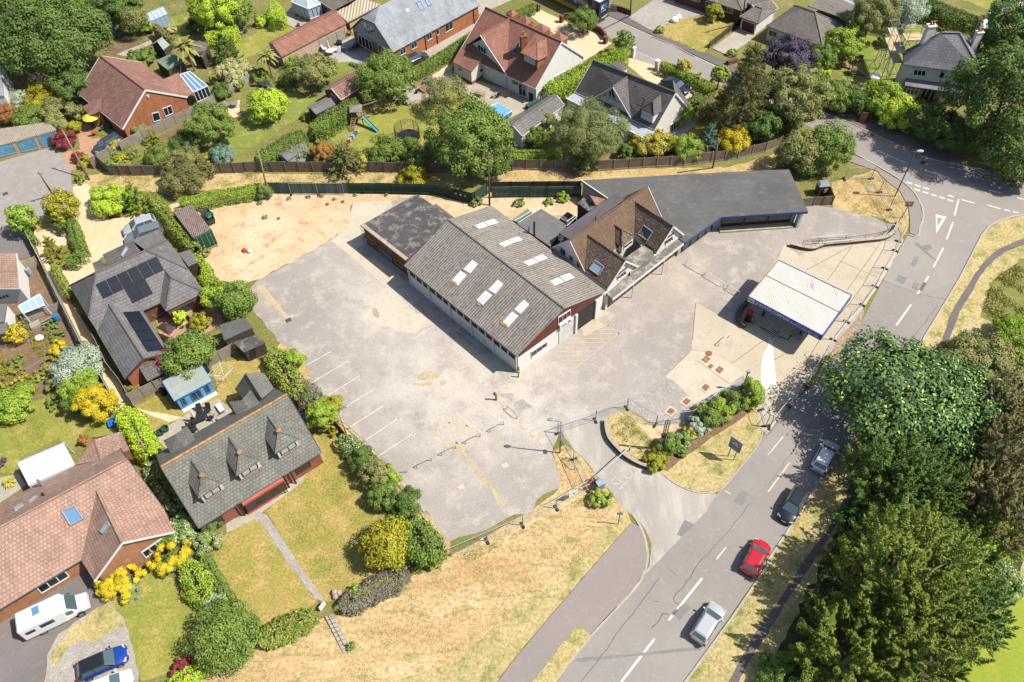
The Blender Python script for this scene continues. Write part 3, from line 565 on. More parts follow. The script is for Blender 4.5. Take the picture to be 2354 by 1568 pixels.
def hip_dormer(h,t,back,peak,lf,rf,lb,rb,roof,wall,win,frame='white plastic',depth=1.3,nm=2,plane=None,glass='dark glass'):
 pl=plane or h.near;bk=kp(*tp(t,back),*pl);L=kp(*tp(t,lb),*pl);Rr=kp(*tp(t,rb),*pl)
 z=(L.z+Rr.z)/2;lf,rf,pk=k(*tp(t,lf),z),k(*tp(t,rf),z),k(*tp(t,peak),bk.z)
 r=MB().slab([bk,L,lf,pk],.1).slab([pk,lf,rf],.1).slab([bk,pk,rf,Rr],.1).build('dormer_roof',roof,h.root)
 MB().tube(bk,pk,.09).tube(pk,lf,.09).tube(pk,rf,.09).build('ridge_tiles',roof,r)
 c=(L+Rr+lf+rf)/4;s=lambda p:zf(c+(p-c)*.86,z-.06);w=[s(lf),s(rf),s(Rr),s(L)]
 MB().prism(w,z-depth,z-.06).build('dormer_wall',wall,h.root);f0,f1=w[0],w[1]
 a=f0.lerp(f1,.14);b=f0.lerp(f1,.86);n=V(b.y-a.y,a.x-b.x,0).normalized()
 if n.dot(EYE-a)<0:n=-n
 m=MB();q=[a-V(0,0,.12),b-V(0,0,.12),b-V(0,0,win),a-V(0,0,win)];e=n*.05
 for x,y in zip(q,q[1:]+q[:1]):m.beam(x+e,y+e,.09,.09)
 for i in range(1,nm):m.beam(q[0].lerp(q[1],i/nm)+e,q[3].lerp(q[2],i/nm)+e,.08,.08)
 f=m.build('window',frame,h.root);MB().hexa([p-n*.02 for p in q],[p+n*.04 for p in q]).build('pane',glass,f)
def prow(mb,*pts):return mb
def flatbox(name,label,cat,t,corners,z,wall,roof,over=.15,th=.14,z0=0.0,group=None,part=None,zs=None):
 P=[k(*tp(t,p),zs[i]if zs else z)for i,p in enumerate(corners)];c=sum(P,V(0,0,0))/len(P);root=part or thing(name,label,cat,zf(c,0),group=group)
 MB().slab(P,th).build('roof',roof,root)
 W=[c+(p-c)*(1-over/(p-c).length)for p in P];W=[V(p.x,p.y,P[i].z-th+.01)for i,p in enumerate(W)]
 if wall:MB().walls(W,z0).build('wall',wall,root)
 return root,P,W
def chimney(h,c,w,z0,z1,mat='red brick',pots=1,rz=0):
 o=MB().box(V(c.x,c.y,z0),w,w*.7,z1-z0,rz).box(V(c.x,c.y,z1),w*1.15,w*.85,.12,rz).build('chimney',mat,h.root)
 for i in range(pots):MB().lathe(V(c.x+(i-(pots-1)/2)*.4*math.cos(rz),c.y+(i-(pots-1)/2)*.4*math.sin(rz),z1+.12),[(.15,0),(.12,.5),(.14,.55)]).build('chimney_pot','terracotta pot',o)
 # the workshop and its annexes
h=gable('workshop','long grey corrugated workshop with white skylights and brown end gable','workshop',5,(5,1360,872),(10,39,140),(6,865,1112),(5,2165,322),3.6,(5,1770,455),(6,480,1268),'white render','asbestos sheet',ins=.35,barge=None,ridge='asbestos sheet')
WS=h
MB().beam(h.A-V(0,0,.08),h.B-V(0,0,.08),.14,.12).build('gutter','dark fascia',h.root)
for q in([(1990,825),(2040,862),(1968,950),(1905,912)],[(1880,925),(1938,965),(1855,1062),(1795,1020)],[(2222,1008),(2275,1048),(2200,1140),(2135,1100)],[(2110,1108),(2172,1150),(2085,1242),(2028,1195)],[(6,110,1192),(6,160,1235),(6,80,1325),(6,20,1280)],[(6,0,1300),(6,60,1340),(6,-35,1445),(6,-90,1400)]):
 P=[kp(*tp(5,p),*h.near)+V(0,0,.06)for p in q];MB().slab(P,.08).build('rooflight','rooflight sheet',h.root)
for q in([(2100,478),(2190,447),(2230,480),(2140,510)],[(2010,510),(2090,480),(2132,512),(2050,540)],[(2320,640),(6,60,610),(6,98,642),(6,5,668)],[(2230,678),(2310,645),(2360,670),(2280,706)],[(6,198,805),(6,280,775),(6,328,808),(6,245,842)],[(6,105,845),(6,190,812),(6,240,845),(6,152,880)],[(6,440,980),(6,525,948),(6,577,985),(6,490,1022)],[(6,350,1022),(6,430,988),(6,478,1025),(6,395,1062)]):
 P=[kp(*tp(5,p),*h.far)+V(0,0,.06)for p in q];MB().slab(P,.08).build('rooflight','rooflight sheet',h.root)
for q in([(1800,1010),(1850,1045),(1838,1062),(1785,1030)],[(2032,1215),(2062,1235),(2055,1248),(2030,1238)],[(2250,1385),(2315,1430),(2300,1448),(2245,1410)]):
 P=[kp(*tp(5,p),*h.near)+V(0,0,.09)for p in q];MB().slab(P,.05).build('lichen','orange lichen',h.root)
lw=vpl(h.a,h.b)
wd_=(h.b-h.a).normalized();nv=V(wd_.y,-wd_.x,0);Lw=(h.b-h.a).length
for i in range(15):
 s0,s1=.35+i*(Lw-.6)/15,.35+(i+1)*(Lw-.6)/15-.12;a=zf(h.a+wd_*s0,2.05)+nv*.02;b=zf(h.a+wd_*s1,2.05)+nv*.02;q=[a,b,zf(b,3.2),zf(a,3.2)]
 m=MB()
 for x,y in zip(q,q[1:]+q[:1]):m.beam(x+nv*.03,y+nv*.03,.07,.07)
 f=m.build('window','white paint wood',h.root);MB().hexa([p-nv*.01 for p in q],[p+nv*.03 for p in q]).build('pane','dark glass',f)
for i in range(6):p=h.a+wd_*(.2+i*(Lw-.4)/5);MB().box(zf(p,0)+nv*.08,.16,.16,3.4,math.atan2(wd_.y,wd_.x)).build('downpipe' if i%2 else 'pier','white paint wood',h.root)
gp=vpl(h.b,h.c);gd=(h.c-h.b).normalized();gn=V(gd.y,-gd.x,0);gL=(h.c-h.b).length
def gpt(s,z,o=.03):return zf(h.b+gd*s,z)+gn*o
apx=gL/2;sl_=(h.R2.z-3.75)/apx
def rz_(s):return 3.45+(apx-abs(apx-s))*sl_
cl=[gpt(0.1,3.0),gpt(gL*.5,3.0),gpt(gL*.5,3.4),gpt(gL*.98,3.4),gpt(gL*.98,rz_(gL*.98)),gpt(apx,rz_(apx)),gpt(.1,rz_(.1))]
MB().hexa([p-gn*.0 for p in cl],[p+gn*.06 for p in cl]).build('gable_cladding','brown cladding',h.root)
opening('window',h.root,gp,10,[(175,100),(315,5),(318,50),(178,155)],nm=3)
opening('window',h.root,gp,6,[(420,1345),(530,1275),(533,1330),(418,1415)],nm=3,lift=.14)
sg=MB();q=[kp(*p,*gp)+gn*.1 for p in((6,425,1415),(6,530,1340),(6,530,1388),(6,425,1458))];sg.hexa(q,[p+gn*.22 for p in q]);sgo=sg.build('sign','white plastic',h.root)
m_plain('sign green','2f9a5c',.5);m_plain('sign red','d43a34',.5);m_plain('sign white','f4f4f2',.5);m_plain('sign blue','2d56a8',.4,var=.05);m_plain('sign black','222226',.5)
ux=(q[2]-q[3]).normalized();uy=V(0,0,1)
text_mb('we',.62,q[3]+ux*.2+uy*.42,ux,uy,.24,bold=.015).build('lettering','sign green',sgo);text_mb('lls',.62,q[3]+ux*1.15+uy*.42,ux,uy,.24,bold=.015).build('lettering','sign red',sgo)
text_mb('VEHICLE CENTRE',.16,q[3]+ux*.25+uy*.14,ux,uy,.24).build('lettering','sign black',sgo)
for s0,s1,nm,mt in((.47,.66,'roller_door','white siding'),):
 a,b=gpt(gL*s0,0,.02),gpt(gL*s1,0,.02);MB().hexa([a,b,b+gn*.05,a+gn*.05],[zf(p,2.9)for p in(a,b,b+gn*.05,a+gn*.05)]).build('roller_door','white siding',h.root)
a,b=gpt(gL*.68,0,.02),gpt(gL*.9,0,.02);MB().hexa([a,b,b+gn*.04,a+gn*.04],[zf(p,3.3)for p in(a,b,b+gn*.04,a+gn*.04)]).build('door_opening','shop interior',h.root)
for s in(.665,.91):MB().box(gpt(gL*s,0,.12),.3,.3,3.3,math.atan2(gd.y,gd.x)).build('pier','white render',h.root)
a=gpt(.06,0,.06);MB().box(a,.1,.1,1.2).build('corner_guard','yellow band',h.root)
MB().tube(kp(6,155,570,*h.far),kp(6,155,570,*h.far)+V(0,0,.9),.06).build('vent_pipe','black plastic',h.root)
r,P,W=flatbox('brick_workshop_annexe','brown brick flat-roofed annexe beside the corrugated workshop','annexe',5,[(975,500),(1385,820),(1810,440),(1478,218)],3.3,'brown brick','black felt',.1)
pa=MB().beam(P[0]+V(0,0,.03),P[1]+V(0,0,.03),.45,.2);pa.build('coping','concrete coping',r)
pl=vpl(W[0],W[1]);opening('window',r,pl,5,[(995,578),(1075,650),(1080,678),(1000,615)],'yellow band','dark glass',1,.07);opening('window',r,pl,5,[(1278,810),(1350,868),(1352,898),(1282,848)],'yellow band','dark glass',1,.07)
opening('roller_door',r,pl,5,[(1120,695),(1255,800),(1265,890),(1140,790)],'brown brick','roller shutter',1,.06,pane='shutter')
flatbox('lean_to','low dark lean-to roof behind the brick annexe','lean-to',5,[(1630,320),(1800,455),(1820,430),(1655,305)],2.4,'brown brick','purple felt',.05)
h=gable('tiled_showroom_house','brown tiled showroom house with two front gables and white walls','house',6,(670,930),(1372,425),None,(355,715),3.3,(530,640),(1245,150),'white render','orange brown tiles',barge='white paint wood',ridge='orange brown tiles')
TH=h
for bk,ap,lf,rf,lb,wq in(((695,590),(1045,830),(880,1085),(1160,880),(672,932),([(965,975),(1040,915),(1045,955),(970,1005)])),((1135,290),(1485,512),(1335,745),(1582,588),(1130,605),([(1405,645),(1470,600),(1475,640),(1410,685)]))):
 q=cross_gable(h,6,bk,ap,lf,rf,'dark plain tiles','white render',lb=lb,zl=3.35,foot=2.4)
 opening('window',h.root,q.plane,6,wq,'white plastic','dark glass',3)
 sp=q.roof;gpn=(q.lf,q.ap,q.bk);off=(0,0)if bk[0]<900 else(447,-320)
 opening('skylight',h.root,gpn,6,[(768+off[0],828+off[1]),(850+off[0],888+off[1]),(800+off[0],966+off[1]),(714+off[0],905+off[1])],'lead','pale glass' if off[0]==0 else 'dark glass',1,.1,.12)
 m=MB();x,y=q.plane[0],q.plane[1];m.beam(kp(6,wq[0][0]+5,wq[0][1]-20,*q.plane),kp(6,wq[1][0]+15,wq[1][1]-28,*q.plane),.35,.12);m.build('window_hood','maroon wood',h.root)
hip_dormer(h,6,(945,500),(1012,545),(1010,702),(1130,612),(945,660),(1085,560),'dark plain tiles','white render',.75,nm=2,depth=1.2)
pl=vpl(h.a,h.d)
for wq in([(445,705),(492,740),(490,790),(443,755)],[(530,775),(560,800),(558,840),(530,820)],[(600,835),(640,870),(640,900),(600,880)]):opening('window',h.root,pl,6,wq,'galvanised steel','dark glass',2,.06)
P=[k(6,x,y,2.75)for x,y in((925,1185),(868,1130),(1040,985),(1310,790),(1540,620),(1592,662))]
MB().slab(P,.28).build('canopy','mossy concrete roof',h.root)
a,b=P[0],P[5];MB().beam(a-V(0,0,.14),b-V(0,0,.14),.06,.34).build('canopy_fascia','white paint wood',h.root)
Q=[k(6,x,y,3.05)for x,y in((1045,800),(1130,740),(1260,660),(1310,790),(1160,900),(1090,960))];MB().slab(Q,.2).build('balcony','mossy concrete roof',h.root)
d_=(b-a).normalized();n_=V(d_.y,-d_.x,0);s0=a-n_*.9;s1=b-n_*.9
MB().hexa([zf(p,0)for p in(s0,s1,s1-n_*1.5,s0-n_*1.5)],[zf(p,2.5)for p in(s0,s1,s1-n_*1.5,s0-n_*1.5)]).build('shop_front_wall','white render',h.root)
for i in range(9):
 x0,x1=s0.lerp(s1,.03+i*.108)+n_*.02,s0.lerp(s1,.03+i*.108+.085)+n_*.02;qd=[zf(x0,.35),zf(x1,.35),zf(x1,2.2),zf(x0,2.2)];m=MB()
 for x,y in zip(qd,qd[1:]+qd[:1]):m.beam(x+n_*.04,y+n_*.04,.1,.08)
 f=m.build('shop_window','maroon wood',h.root);MB().hexa([p for p in qd],[p+n_*.03 for p in qd]).build('pane','dark glass',f)
for x,y in((1100,1175),(1375,960)):MB().tube(k(6,x,y),zf(k(6,x,y),2.5),.06).build('canopy_post','white paint wood',h.root)
Q=[k(6,x,y,z)for x,y,z in((430,575,4.7),(945,220,4.7),(1032,265,5.6),(528,632,5.6))];MB().slab(Q,.15).build('rear_dormer_roof','purple felt',h.root)
c=sum(Q,V(0,0,0))/4;MB().walls([zf(c+(p-c)*.97,p.z-.16)for p in Q],2.8).build('rear_dormer_wall','dark shed boards',h.root)
ae=k(6,448,690,5.2);MB().tube(ae-V(0,0,2),ae+V(0,0,1.6),.025).beam(ae+V(-.3,0,1.5),ae+V(.3,0,1.5),.03,.03).beam(ae+V(-.3,0,1.2),ae+V(.3,0,1.2),.03,.03).beam(ae+V(-.3,0,.9),ae+V(.3,0,.9),.03,.03).build('television_aerial','galvanised steel',h.root)
v=k(6,768,455,5.4);MB().tube(v-V(0,0,.2),v+V(0,0,.5),.07).build('vent_pipe','black plastic',h.root)
r,P,W=flatbox('flat_roofed_showroom','long low showroom with charcoal felt roof and blue fascia','showroom',6,[(880,262),(632,92),(1500,40),(2354,-2),(7,195,-8),(7,368,378),(2354,400),(1920,430),(1590,664),(1360,500)],2.9,None,'charcoal felt',th=.3)
MB().walls([zf(p,2.62)for p in(P[0].lerp(P[1],.04)+V(.2,-.1,0),P[1]+V(.3,-.3,0),P[2]+V(0,-.3,0),P[4]+V(-.3,-.3,0),P[5]+V(-.9,.9,0),P[6]+V(0,1.0,0),P[7]+V(-.1,1.0,0),P[8]+V(-.5,.5,0),P[9])],0).build('wall','grey cladding',r)
fa=MB()
for i in(4,5,6,7):
 if i>4:fa.beam(P[i]-V(0,0,.17)+V(0,-.04,0),P[i+1 if i<9 else 0]-V(0,0,.17)+V(0,-.04,0),.05,.32)
fa.build('fascia','blue fascia',r)
bc=MB().beam(P[0]+V(0,0,.02),P[1]+V(0,0,.02),.12,.2).build('bargeboard','white paint wood',r)
def shopglass(a,b,n):
 d=(b-a).normalized();q=V(d.y,-d.x,0)
 for i in range(n):
  x0,x1=a.lerp(b,i/n+.01),a.lerp(b,(i+1)/n-.01);qd=[zf(x0,.4)+q*.03,zf(x1,.4)+q*.03,zf(x1,2.45)+q*.03,zf(x0,2.45)+q*.03];m=MB()
  for x,y in zip(qd,qd[1:]+qd[:1]):m.beam(x+q*.04,y+q*.04,.08,.06)
  f=m.build('shop_window','dark timber',r);MB().hexa(qd,[p+q*.03 for p in qd]).build('pane','dark glass',f)
  c=(qd[0]+qd[2])/2+q*.07+V(0,0,.35)
  if n==3:dd=MB();dd.hexa([c+d*.28*math.cos(t)+V(0,0,.28*math.sin(t))for t in[j*math.pi/8 for j in range(16)]],[c+q*.01+d*.28*math.cos(t)+V(0,0,.28*math.sin(t))for t in[j*math.pi/8 for j in range(16)]]);dd.build('window_sticker','cyan sticker',f)
m_plain('cyan sticker','35a5d8',.5)
shopglass(P[7]+V(.5,1.0,0),P[5]+V(-1.4,.95,0),3);shopglass(P[8]+V(-.35,.5,0)+V(.4,.4,0),P[7]+V(-.6,.5,0),4)
MB().box(P[5]+V(-.6,.55,-2.9),.3,.9,2.6).build('pier','white render',r)
MB().beam(zf(P[7]+V(.4,.5,0),.1),zf(P[5]+V(-1.2,.5,0),.1),.9,.25).build('plinth','concrete coping',r)
flatbox('grey_felt_outhouse','square grey felt roof with rails behind the tiled showroom','outhouse',6,[(45,490),(268,352),(505,502),(350,700)],3.2,'brown brick','grey felt',.05)
flatbox('small_shed','small sage roofed shed beside the grey felt outhouse','shed',6,[(5,455),(140,350),(185,385),(50,480)],2.2,'dark shed boards','green felt',.05)
r,P,W=flatbox('rear_stair_tower','dark timber stair block with tiled cap behind showroom','outhouse',6,[(600,300),(660,250),(790,330),(700,372)],3.9,'dark shed boards','black felt',.05)
MB().slab([k(6,668,250,4.1),k(6,715,230,4.7),k(6,760,300,4.7),k(6,730,300,4.1)],.1).slab([k(6,715,230,4.7),k(6,865,265,3.9),k(6,785,325,3.9),k(6,740,295,4.5)],.1).build('tiled_cap','red brown tiles',r)
flatbox('roof_hatch','black glazed hatch with white rails beside outhouse','hatch',6,[(440,440),(510,380),(595,430),(520,490)],1.6,'dark shed boards','black felt',.05)
fl=MB().tube(k(6,205,605,3.2),k(6,205,605,3.2)+V(0,0,2.4),.13,n=8);one('flue_pipe','tall dark metal flue beside the workshop roof edge','flue',fl,'dark timber')
rl=MB();
for a,b in(((6,505,510,3.3),(6,600,420,3.3)),((6,505,470,3.9),(6,600,400,3.9)),((6,20,465,3.3),(6,265,320,3.3)),((6,60,480,3.4),(6,262,345,3.4))):rl.tube(k(*a),k(*b),.035)
for p in((6,505,510,3.0),(6,555,460,3.0),(6,600,420,3.0)):rl.tube(k(*p),k(*p)+V(0,0,.9),.035)
one('roof_rails','pale tubular rails round the grey felt outhouse roof','railing',rl,'white paint wood')
# the forecourt canopy
z=3.75;CP=[k(7,95,825,z),k(7,770,1150,z),k(7,500,1520,z),k(6,2172,1158,z)]
cx=sum(CP,V(0,0,0))/4;fr=thing('petrol_canopy','white corrugated forecourt canopy with blue lettered fascia','canopy',zf(cx,0))
ex=(CP[1]-CP[0]).normalized();ey=(CP[0]-CP[3]).normalized()
m0=CP[0].lerp(CP[3],.42);m1=CP[1].lerp(CP[2],.42)
def vz(p,dz):return V(p.x,p.y,p.z+dz)
roof=MB().slab([CP[0],CP[1],m1,m0],.1).slab([vz(m0-ey*.12,.0),vz(m1-ey*.12,.0),CP[2],CP[3]],.1).build('roof','canopy sheet',fr)
MB().beam(vz(m0-ey*.06,-.1),vz(m1-ey*.06,-.1),.16,.1).build('valley_gutter','dark timber',roof)
fas=MB()
for a,b in((CP[3],CP[2]),(CP[2],CP[1]),(CP[1],CP[0])):fas.beam(vz(a,-.38),vz(b,-.38),.08,.86)
fo=fas.build('fascia','sign blue',fr);MB().beam(vz(CP[0],-.1),vz(CP[3],-.1),.1,.2).build('rusted_edge','orange brick',fr)
nf=V(ex.y,-ex.x,0)
if nf.dot(CP[3]-CP[0])<0:nf=-nf
W_=(CP[2]-CP[3]).length;fx=(CP[2]-CP[3]).normalized();b0=vz(CP[3],-.74)+nf*.045
def ft(s,size,u,dv,mat,bold=0,sx=.68):text_mb(s,size,b0+fx*(W_*u)+V(0,0,dv),fx,V(0,0,1),.012,bold=bold,sx=sx).build('lettering',mat,fo)
bp=[b0+fx*(W_*u)+V(0,0,v)+nf*.004 for u,v in((.008,.04),(.1,.04),(.1,.7),(.008,.7))];MB().hexa(bp,[p+nf*.006 for p in bp]).build('badge_panel','sign white',fo)
ft('we',.56,.012,.22,'sign green',.012);ft('lls',.52,.058,.14,'sign red',.012)
ft('JB MOTOR COMPANY',.62,.115,.22,'sign white',.012);ft('www.jbmotorcompany.co.uk',.42,.52,.2,'sign white',.004);ft('sales@jbmotorcompany.co.uk',.2,.66,.56,'sign white');ft('JB',.38,.842,.24,'sign white',.008);ft('01425',.32,.905,.42,'sign white',.006);ft('483022',.32,.905,.12,'sign white',.006)
rg=MB();c=b0+fx*(W_*.862)+V(0,0,.38)+nf*.012
for i in range(20):a0,a1=i*math.pi/10,(i+1)*math.pi/10;rg.beam(c+fx*(.32)*math.cos(a0)+V(0,0,(.32)*math.sin(a0)),c+fx*(.32)*math.cos(a1)+V(0,0,(.32)*math.sin(a1)),.02,.02)
rg.build('badge_ring','sign white',fo)
for u,v in((.2,.3),(.2,.75),(.72,.3),(.72,.75)):p=CP[0]+(CP[1]-CP[0])*u+(CP[3]-CP[0])*v;MB().box(zf(p,0),.25,.25,3.6,math.atan2(ex.y,ex.x)).build('post','dark fascia',fr)
# houses
m_plain('terracotta render','c9705c',.8);m_plain('pale brick','cdb59c',.9)
h=gable('brick_bungalow','red-tiled orange brick bungalow with glass conservatory, top left','bungalow',0,(715,858),(1125,1185),(1720,890),(1300,575),2.5,(920,510),(1335,830),'orange brick','red brown tiles',barge='white plastic',ins=.25)
pl=vpl(h.b,h.c);opening('window',h.root,pl,0,[(1395,1045),(1455,1030),(1478,1100),(1412,1122)]);opening('window',h.root,pl,0,[(1493,1000),(1570,970),(1592,1040),(1520,1072)],nm=2)
v=kp(0,1360,885,*pl);MB().box(v-V(0,.1,.2),.3,.2,.4).build('alarm_box','white plastic',h.root)
for f in([k(0,750,985,2.4),k(0,825,1065,2.4),k(0,930,1020,3.2),k(0,935,893,3.6)],):MB().slab(f,.12).build('porch_roof','red brown tiles',h.root)
MB().walls([k(0,785,1000,2.3),k(0,838,1052,2.3),k(0,915,1015,2.7),k(0,915,930,2.7)],0).build('porch_wall','orange brick',h.root)
f=[k(0,1410,772,4.4),k(0,1640,668,4.4),k(0,1775,855,2.5),k(0,1720,890,2.5)];MB().slab(f,.12).build('wing_roof','red brown tiles',h.root)
f=[k(0,1655,690,3.6),k(0,1745,662,3.6),k(0,1908,795,2.4),k(0,1780,852,2.4)];cg=MB().slab(f,.06).build('conservatory_roof','blue glass',h.root)
m=MB()
for a,b in((f[0],f[3]),(f[1],f[2]),(f[2],f[3]),(f[0],f[1]),(f[0].lerp(f[1],.33),f[3].lerp(f[2],.33)),(f[0].lerp(f[1],.66),f[3].lerp(f[2],.66))):m.beam(a+V(0,0,.06),b+V(0,0,.06),.12,.1)
a,b=f[3],f[2]
for i in range(5):p=a.lerp(b,i/4);m.beam(zf(p,0),p,.1,.1)
m.beam(zf(a,.7),zf(b,.7),.1,.1);m.build('conservatory_frame','white plastic',cg);q=V(0,.05,0)
MB().hexa([zf(a,.7)+q,zf(b,.7)+q,b+q,a+q],[zf(a,.7)+q*2,zf(b,.7)+q*2,b+q*2,a+q*2]).build('conservatory_glazing','dark glass',cg);MB().hexa([zf(a,0)+q,zf(b,0)+q,zf(b,.65)+q,zf(a,.65)+q],[zf(a,0)+q*3,zf(b,0)+q*3,zf(b,.65)+q*3,zf(a,.65)+q*3]).build('conservatory_base','orange brick',cg)
h=gable('solar_bungalow','grey tiled bungalow with black solar panels on two roofs','bungalow',4,(895,1480),(1832,1052),(1545,645),(640,1060),2.5,(880,940),(1340,735),'brown brick','slate grey tiles',hip=(1,1))
bpy.data.objects.remove(h.roof.children[0]);bpy.data.objects.remove(h.roof);q1,q2=kp(4,815,1360,*h.near),kp(4,1735,910,*h.near)
h.roof=MB().slab([q1,h.A,h.B,q2,h.R2,h.R1],.14).slab([h.C,h.D,h.R1,h.R2],.14).slab([h.D,q1,h.R1],.14).slab([q2,h.C,h.R2],.14).build('roof','slate grey tiles',h.root);MB().tube(h.R1,h.R2,.12).tube(h.R1,q1,.1).tube(h.R2,q2,.1).tube(h.R1,h.D,.1).tube(h.R2,h.C,.1).build('ridge_tiles','charcoal tiles',h.roof)
v0=kp(4,1515,915,*h.near);pk=k(4,1570,985,v0.z);e1,e2,e3,e4=k(4,1525,1295,2.5),k(4,1880,1120,2.5),k(4,1735,910,2.5),k(4,1465,1215,2.5)
r=MB().slab([v0,pk,e1,e4],.12).slab([pk,e2,e1],.12).slab([v0,pk,e2,e3],.12).build('wing_roof','slate grey tiles',h.root);MB().tube(v0,pk,.1).tube(pk,e1,.1).tube(pk,e2,.1).build('ridge_tiles','charcoal tiles',r)
c=(e1+e2+e3+e4)/4;MB().walls([zf(c+(p-c)*.93,2.45)for p in(e4,e1,e2,e3)]).build('wing_wall','brown brick',h.root)
v1=kp(4,1000,1235,*h.near);g1=k(8,1320,165,v1.z);L0,L1,R0,R1_=k(4,880,1470,2.45),k(8,1145,350,2.5),k(4,1310,1285,2.5),k(8,1562,108,2.5)
r=MB().slab([v1,g1,L1,L0],.12).slab([v1,g1,R1_,R0],.12).build('wing_roof','slate grey tiles',h.root);MB().tube(v1,g1,.1).build('ridge_tiles','charcoal tiles',r);WP=(v1,g1,R1_)
u=(L1-L0).normalized()*.2;MB().walls([zf(p,2.45)for p in(L0+V(.3,0,0),L1-u+V(.3,.1,0))]+[g1-u-V(0,0,.15)]+[zf(p,2.45)for p in(R1_-u+V(-.3,.1,0),R0+V(-.3,0,0))]).build('wing_wall','orange brick',h.root)
for a,b in((L1,g1),(R1_,g1)):MB().beam(a-V(0,0,.1),b-V(0,0,.1),.06,.22).build('bargeboard','dark fascia',r)
f=[k(8,1275,240,2.9),k(8,1545,130,2.9),k(8,1570,265,2.2),k(8,1355,372,2.2)];MB().slab(f,.1).build('porch_roof','charcoal tiles',h.root);MB().tube(zf(f[2],0)+V(-.2,.2,0),f[2]-V(.2,-.2,.1),.07).tube(zf(f[3],0)+V(.2,.2,0),f[3]-V(-.2,-.2,.1),.07).build('porch_posts','dark timber',h.root)
def panels(par,plane,t,quad,n,label=None):
 q=[kp(*tp(t,p),*plane)for p in quad];nn=(q[1]-q[0]).cross(q[3]-q[0]).normalized();nn=nn if nn.z>0 else-nn
 for i in range(n):
  P=[q[0].lerp(q[1],i/n+.006)+nn*.12,q[0].lerp(q[1],(i+1)/n-.006)+nn*.12,q[3].lerp(q[2],(i+1)/n-.006)+nn*.12,q[3].lerp(q[2],i/n+.006)+nn*.12]
  MB().slab(P,.05,True).build('solar_panel','solar cells',par)
panels(h.root,h.near,4,[(877,1052),(1443,790),(1512,912),(948,1183)],6);panels(h.root,h.near,4,[(1145,1090),(1335,1000),(1408,1130),(1222,1222)],2)
q=[(1135,1308),(1285,1297),(8,1515,85),(8,1360,105)];P=[kp(*tp(4,p),*WP)for p in q]
for i in range(4):
 a,b=i/4+.006,(i+1)/4-.006;up=V(0,0,.13);MB().slab([P[0].lerp(P[3],a)+up,P[1].lerp(P[2],a)+up,P[1].lerp(P[2],b)+up,P[0].lerp(P[3],b)+up],.05).build('solar_panel','solar cells',h.root)
for q in([(1465,715),(1510,708),(1535,738),(1488,740)],[(1498,762),(1545,755),(1572,790),(1525,790)]):opening('skylight',h.root,(h.B,h.C,h.R2),4,q,'lead','blue glass',1,.08,.1)
for z0,q,mt in((2.6,[(940,775),(1212,645),(1292,740),(1055,848)],'charcoal tiles'),(2.5,[(845,855),(930,818),(975,888),(890,922)],'charcoal tiles'),(2.7,[(1212,642),(1458,542),(1530,640),(1330,728)],'slate grey tiles'),(2.65,[(955,790),(1000,770),(1060,842),(975,885)],'charcoal tiles')):
 P=[k(4,*p,z0+(0.5 if i>1 else 0))for i,p in enumerate(q)];MB().slab(P,.12).build('rear_roof',mt,h.root);c=sum(P,V(0,0,0))/4;MB().walls([c+(p-c)*.94-V(0,0,.14)for p in P],0).build('rear_wall','brown brick',h.root)
opening('skylight',h.root,(k(4,940,775,2.6),k(4,1212,645,2.6),k(4,1292,740,3.1)),4,[(1165,700),(1182,725),(1130,800),(1118,785)],'lead','pale glass',1,.08,.1)
pl=vpl(k(4,1310,1285,0),k(4,1465,1215,0))
opening('window',h.root,pl,4,[(1320,1285),(1425,1240),(1448,1275),(1345,1322)],'dark fascia','dark glass',3)
pl=vpl(c+(e1-c)*.93 if False else k(4,1535,1290,2.4),k(4,1870,1122,2.4));opening('window',h.root,pl,4,[(1660,1262),(1770,1200),(1790,1240),(1680,1300)],'dark fascia','dark glass',3)
h=gable('dormer_house','grey pantiled house with three front dormers and lichen ridge','house',8,(12,1825,150),(9,597,1022),None,(1440,1050),2.5,(1480,1160),(9,285,490),'red brick','grey pantiles',barge='dark fascia',ridge='orange lichen')
for dx,dy,tt in((0,0,None),(347,-208,None),(704,-407,None)):
 o=lambda x,y:(8,x+dx,y+dy)
 hip_dormer(h,8,o(1757,1095),o(1855,1235),o(1827,1447),o(2045,1303),o(1730,1295),o(1980,1152),'grey pantiles','cream siding',.95,'maroon wood',1.3,2,glass='pale glass')
 p=k(8,1855+dx,1232+dy,kp(8,1757+dx,1095+dy,*h.near).z+.1);MB().ball(p,.28,8,5,(1,1,.4)).build('lichen','orange lichen',h.root)
r_=[k(8,1500,918,3.6),k(8,1612,858,4.5),k(8,1725,1010,5.3),k(8,1575,1045,4.6),k(8,1720,783,3.9),k(8,1808,928,5.0)];MB().slab([r_[0],r_[1],r_[2],r_[3]],.12).slab([r_[1],r_[4],r_[5],r_[2]],.12).build('rear_dormer_roof','grey pantiles',h.root);MB().walls([zf(p,3.5)for p in(r_[0],r_[4],r_[5],r_[3])],2.4).build('rear_dormer_wall','cream siding',h.root)
f=[k(8,2105,560,3.9),k(8,2225,545,4.6),k(8,2310,655,5.0),k(8,2180,690,4.3)];MB().slab(f,.12).build('rear_dormer_roof','grey pantiles',h.root);f=[k(8,2225,543,4.6),k(8,2305,450,4.2),k(8,2400,590,5.0),k(8,2310,655,5.0)];MB().slab(f,.12).build('rear_dormer_roof','grey pantiles',h.root)
ra,rb=k(8,2260,295,4.9),kp(9,65,545,*h.far);rb.z=4.9;f1=[ra,rb,k(8,2320,640,3.0),k(8,2158,445,2.6)];f2=[ra,k(9,75,295,3.4),k(9,165,435,3.4),rb]
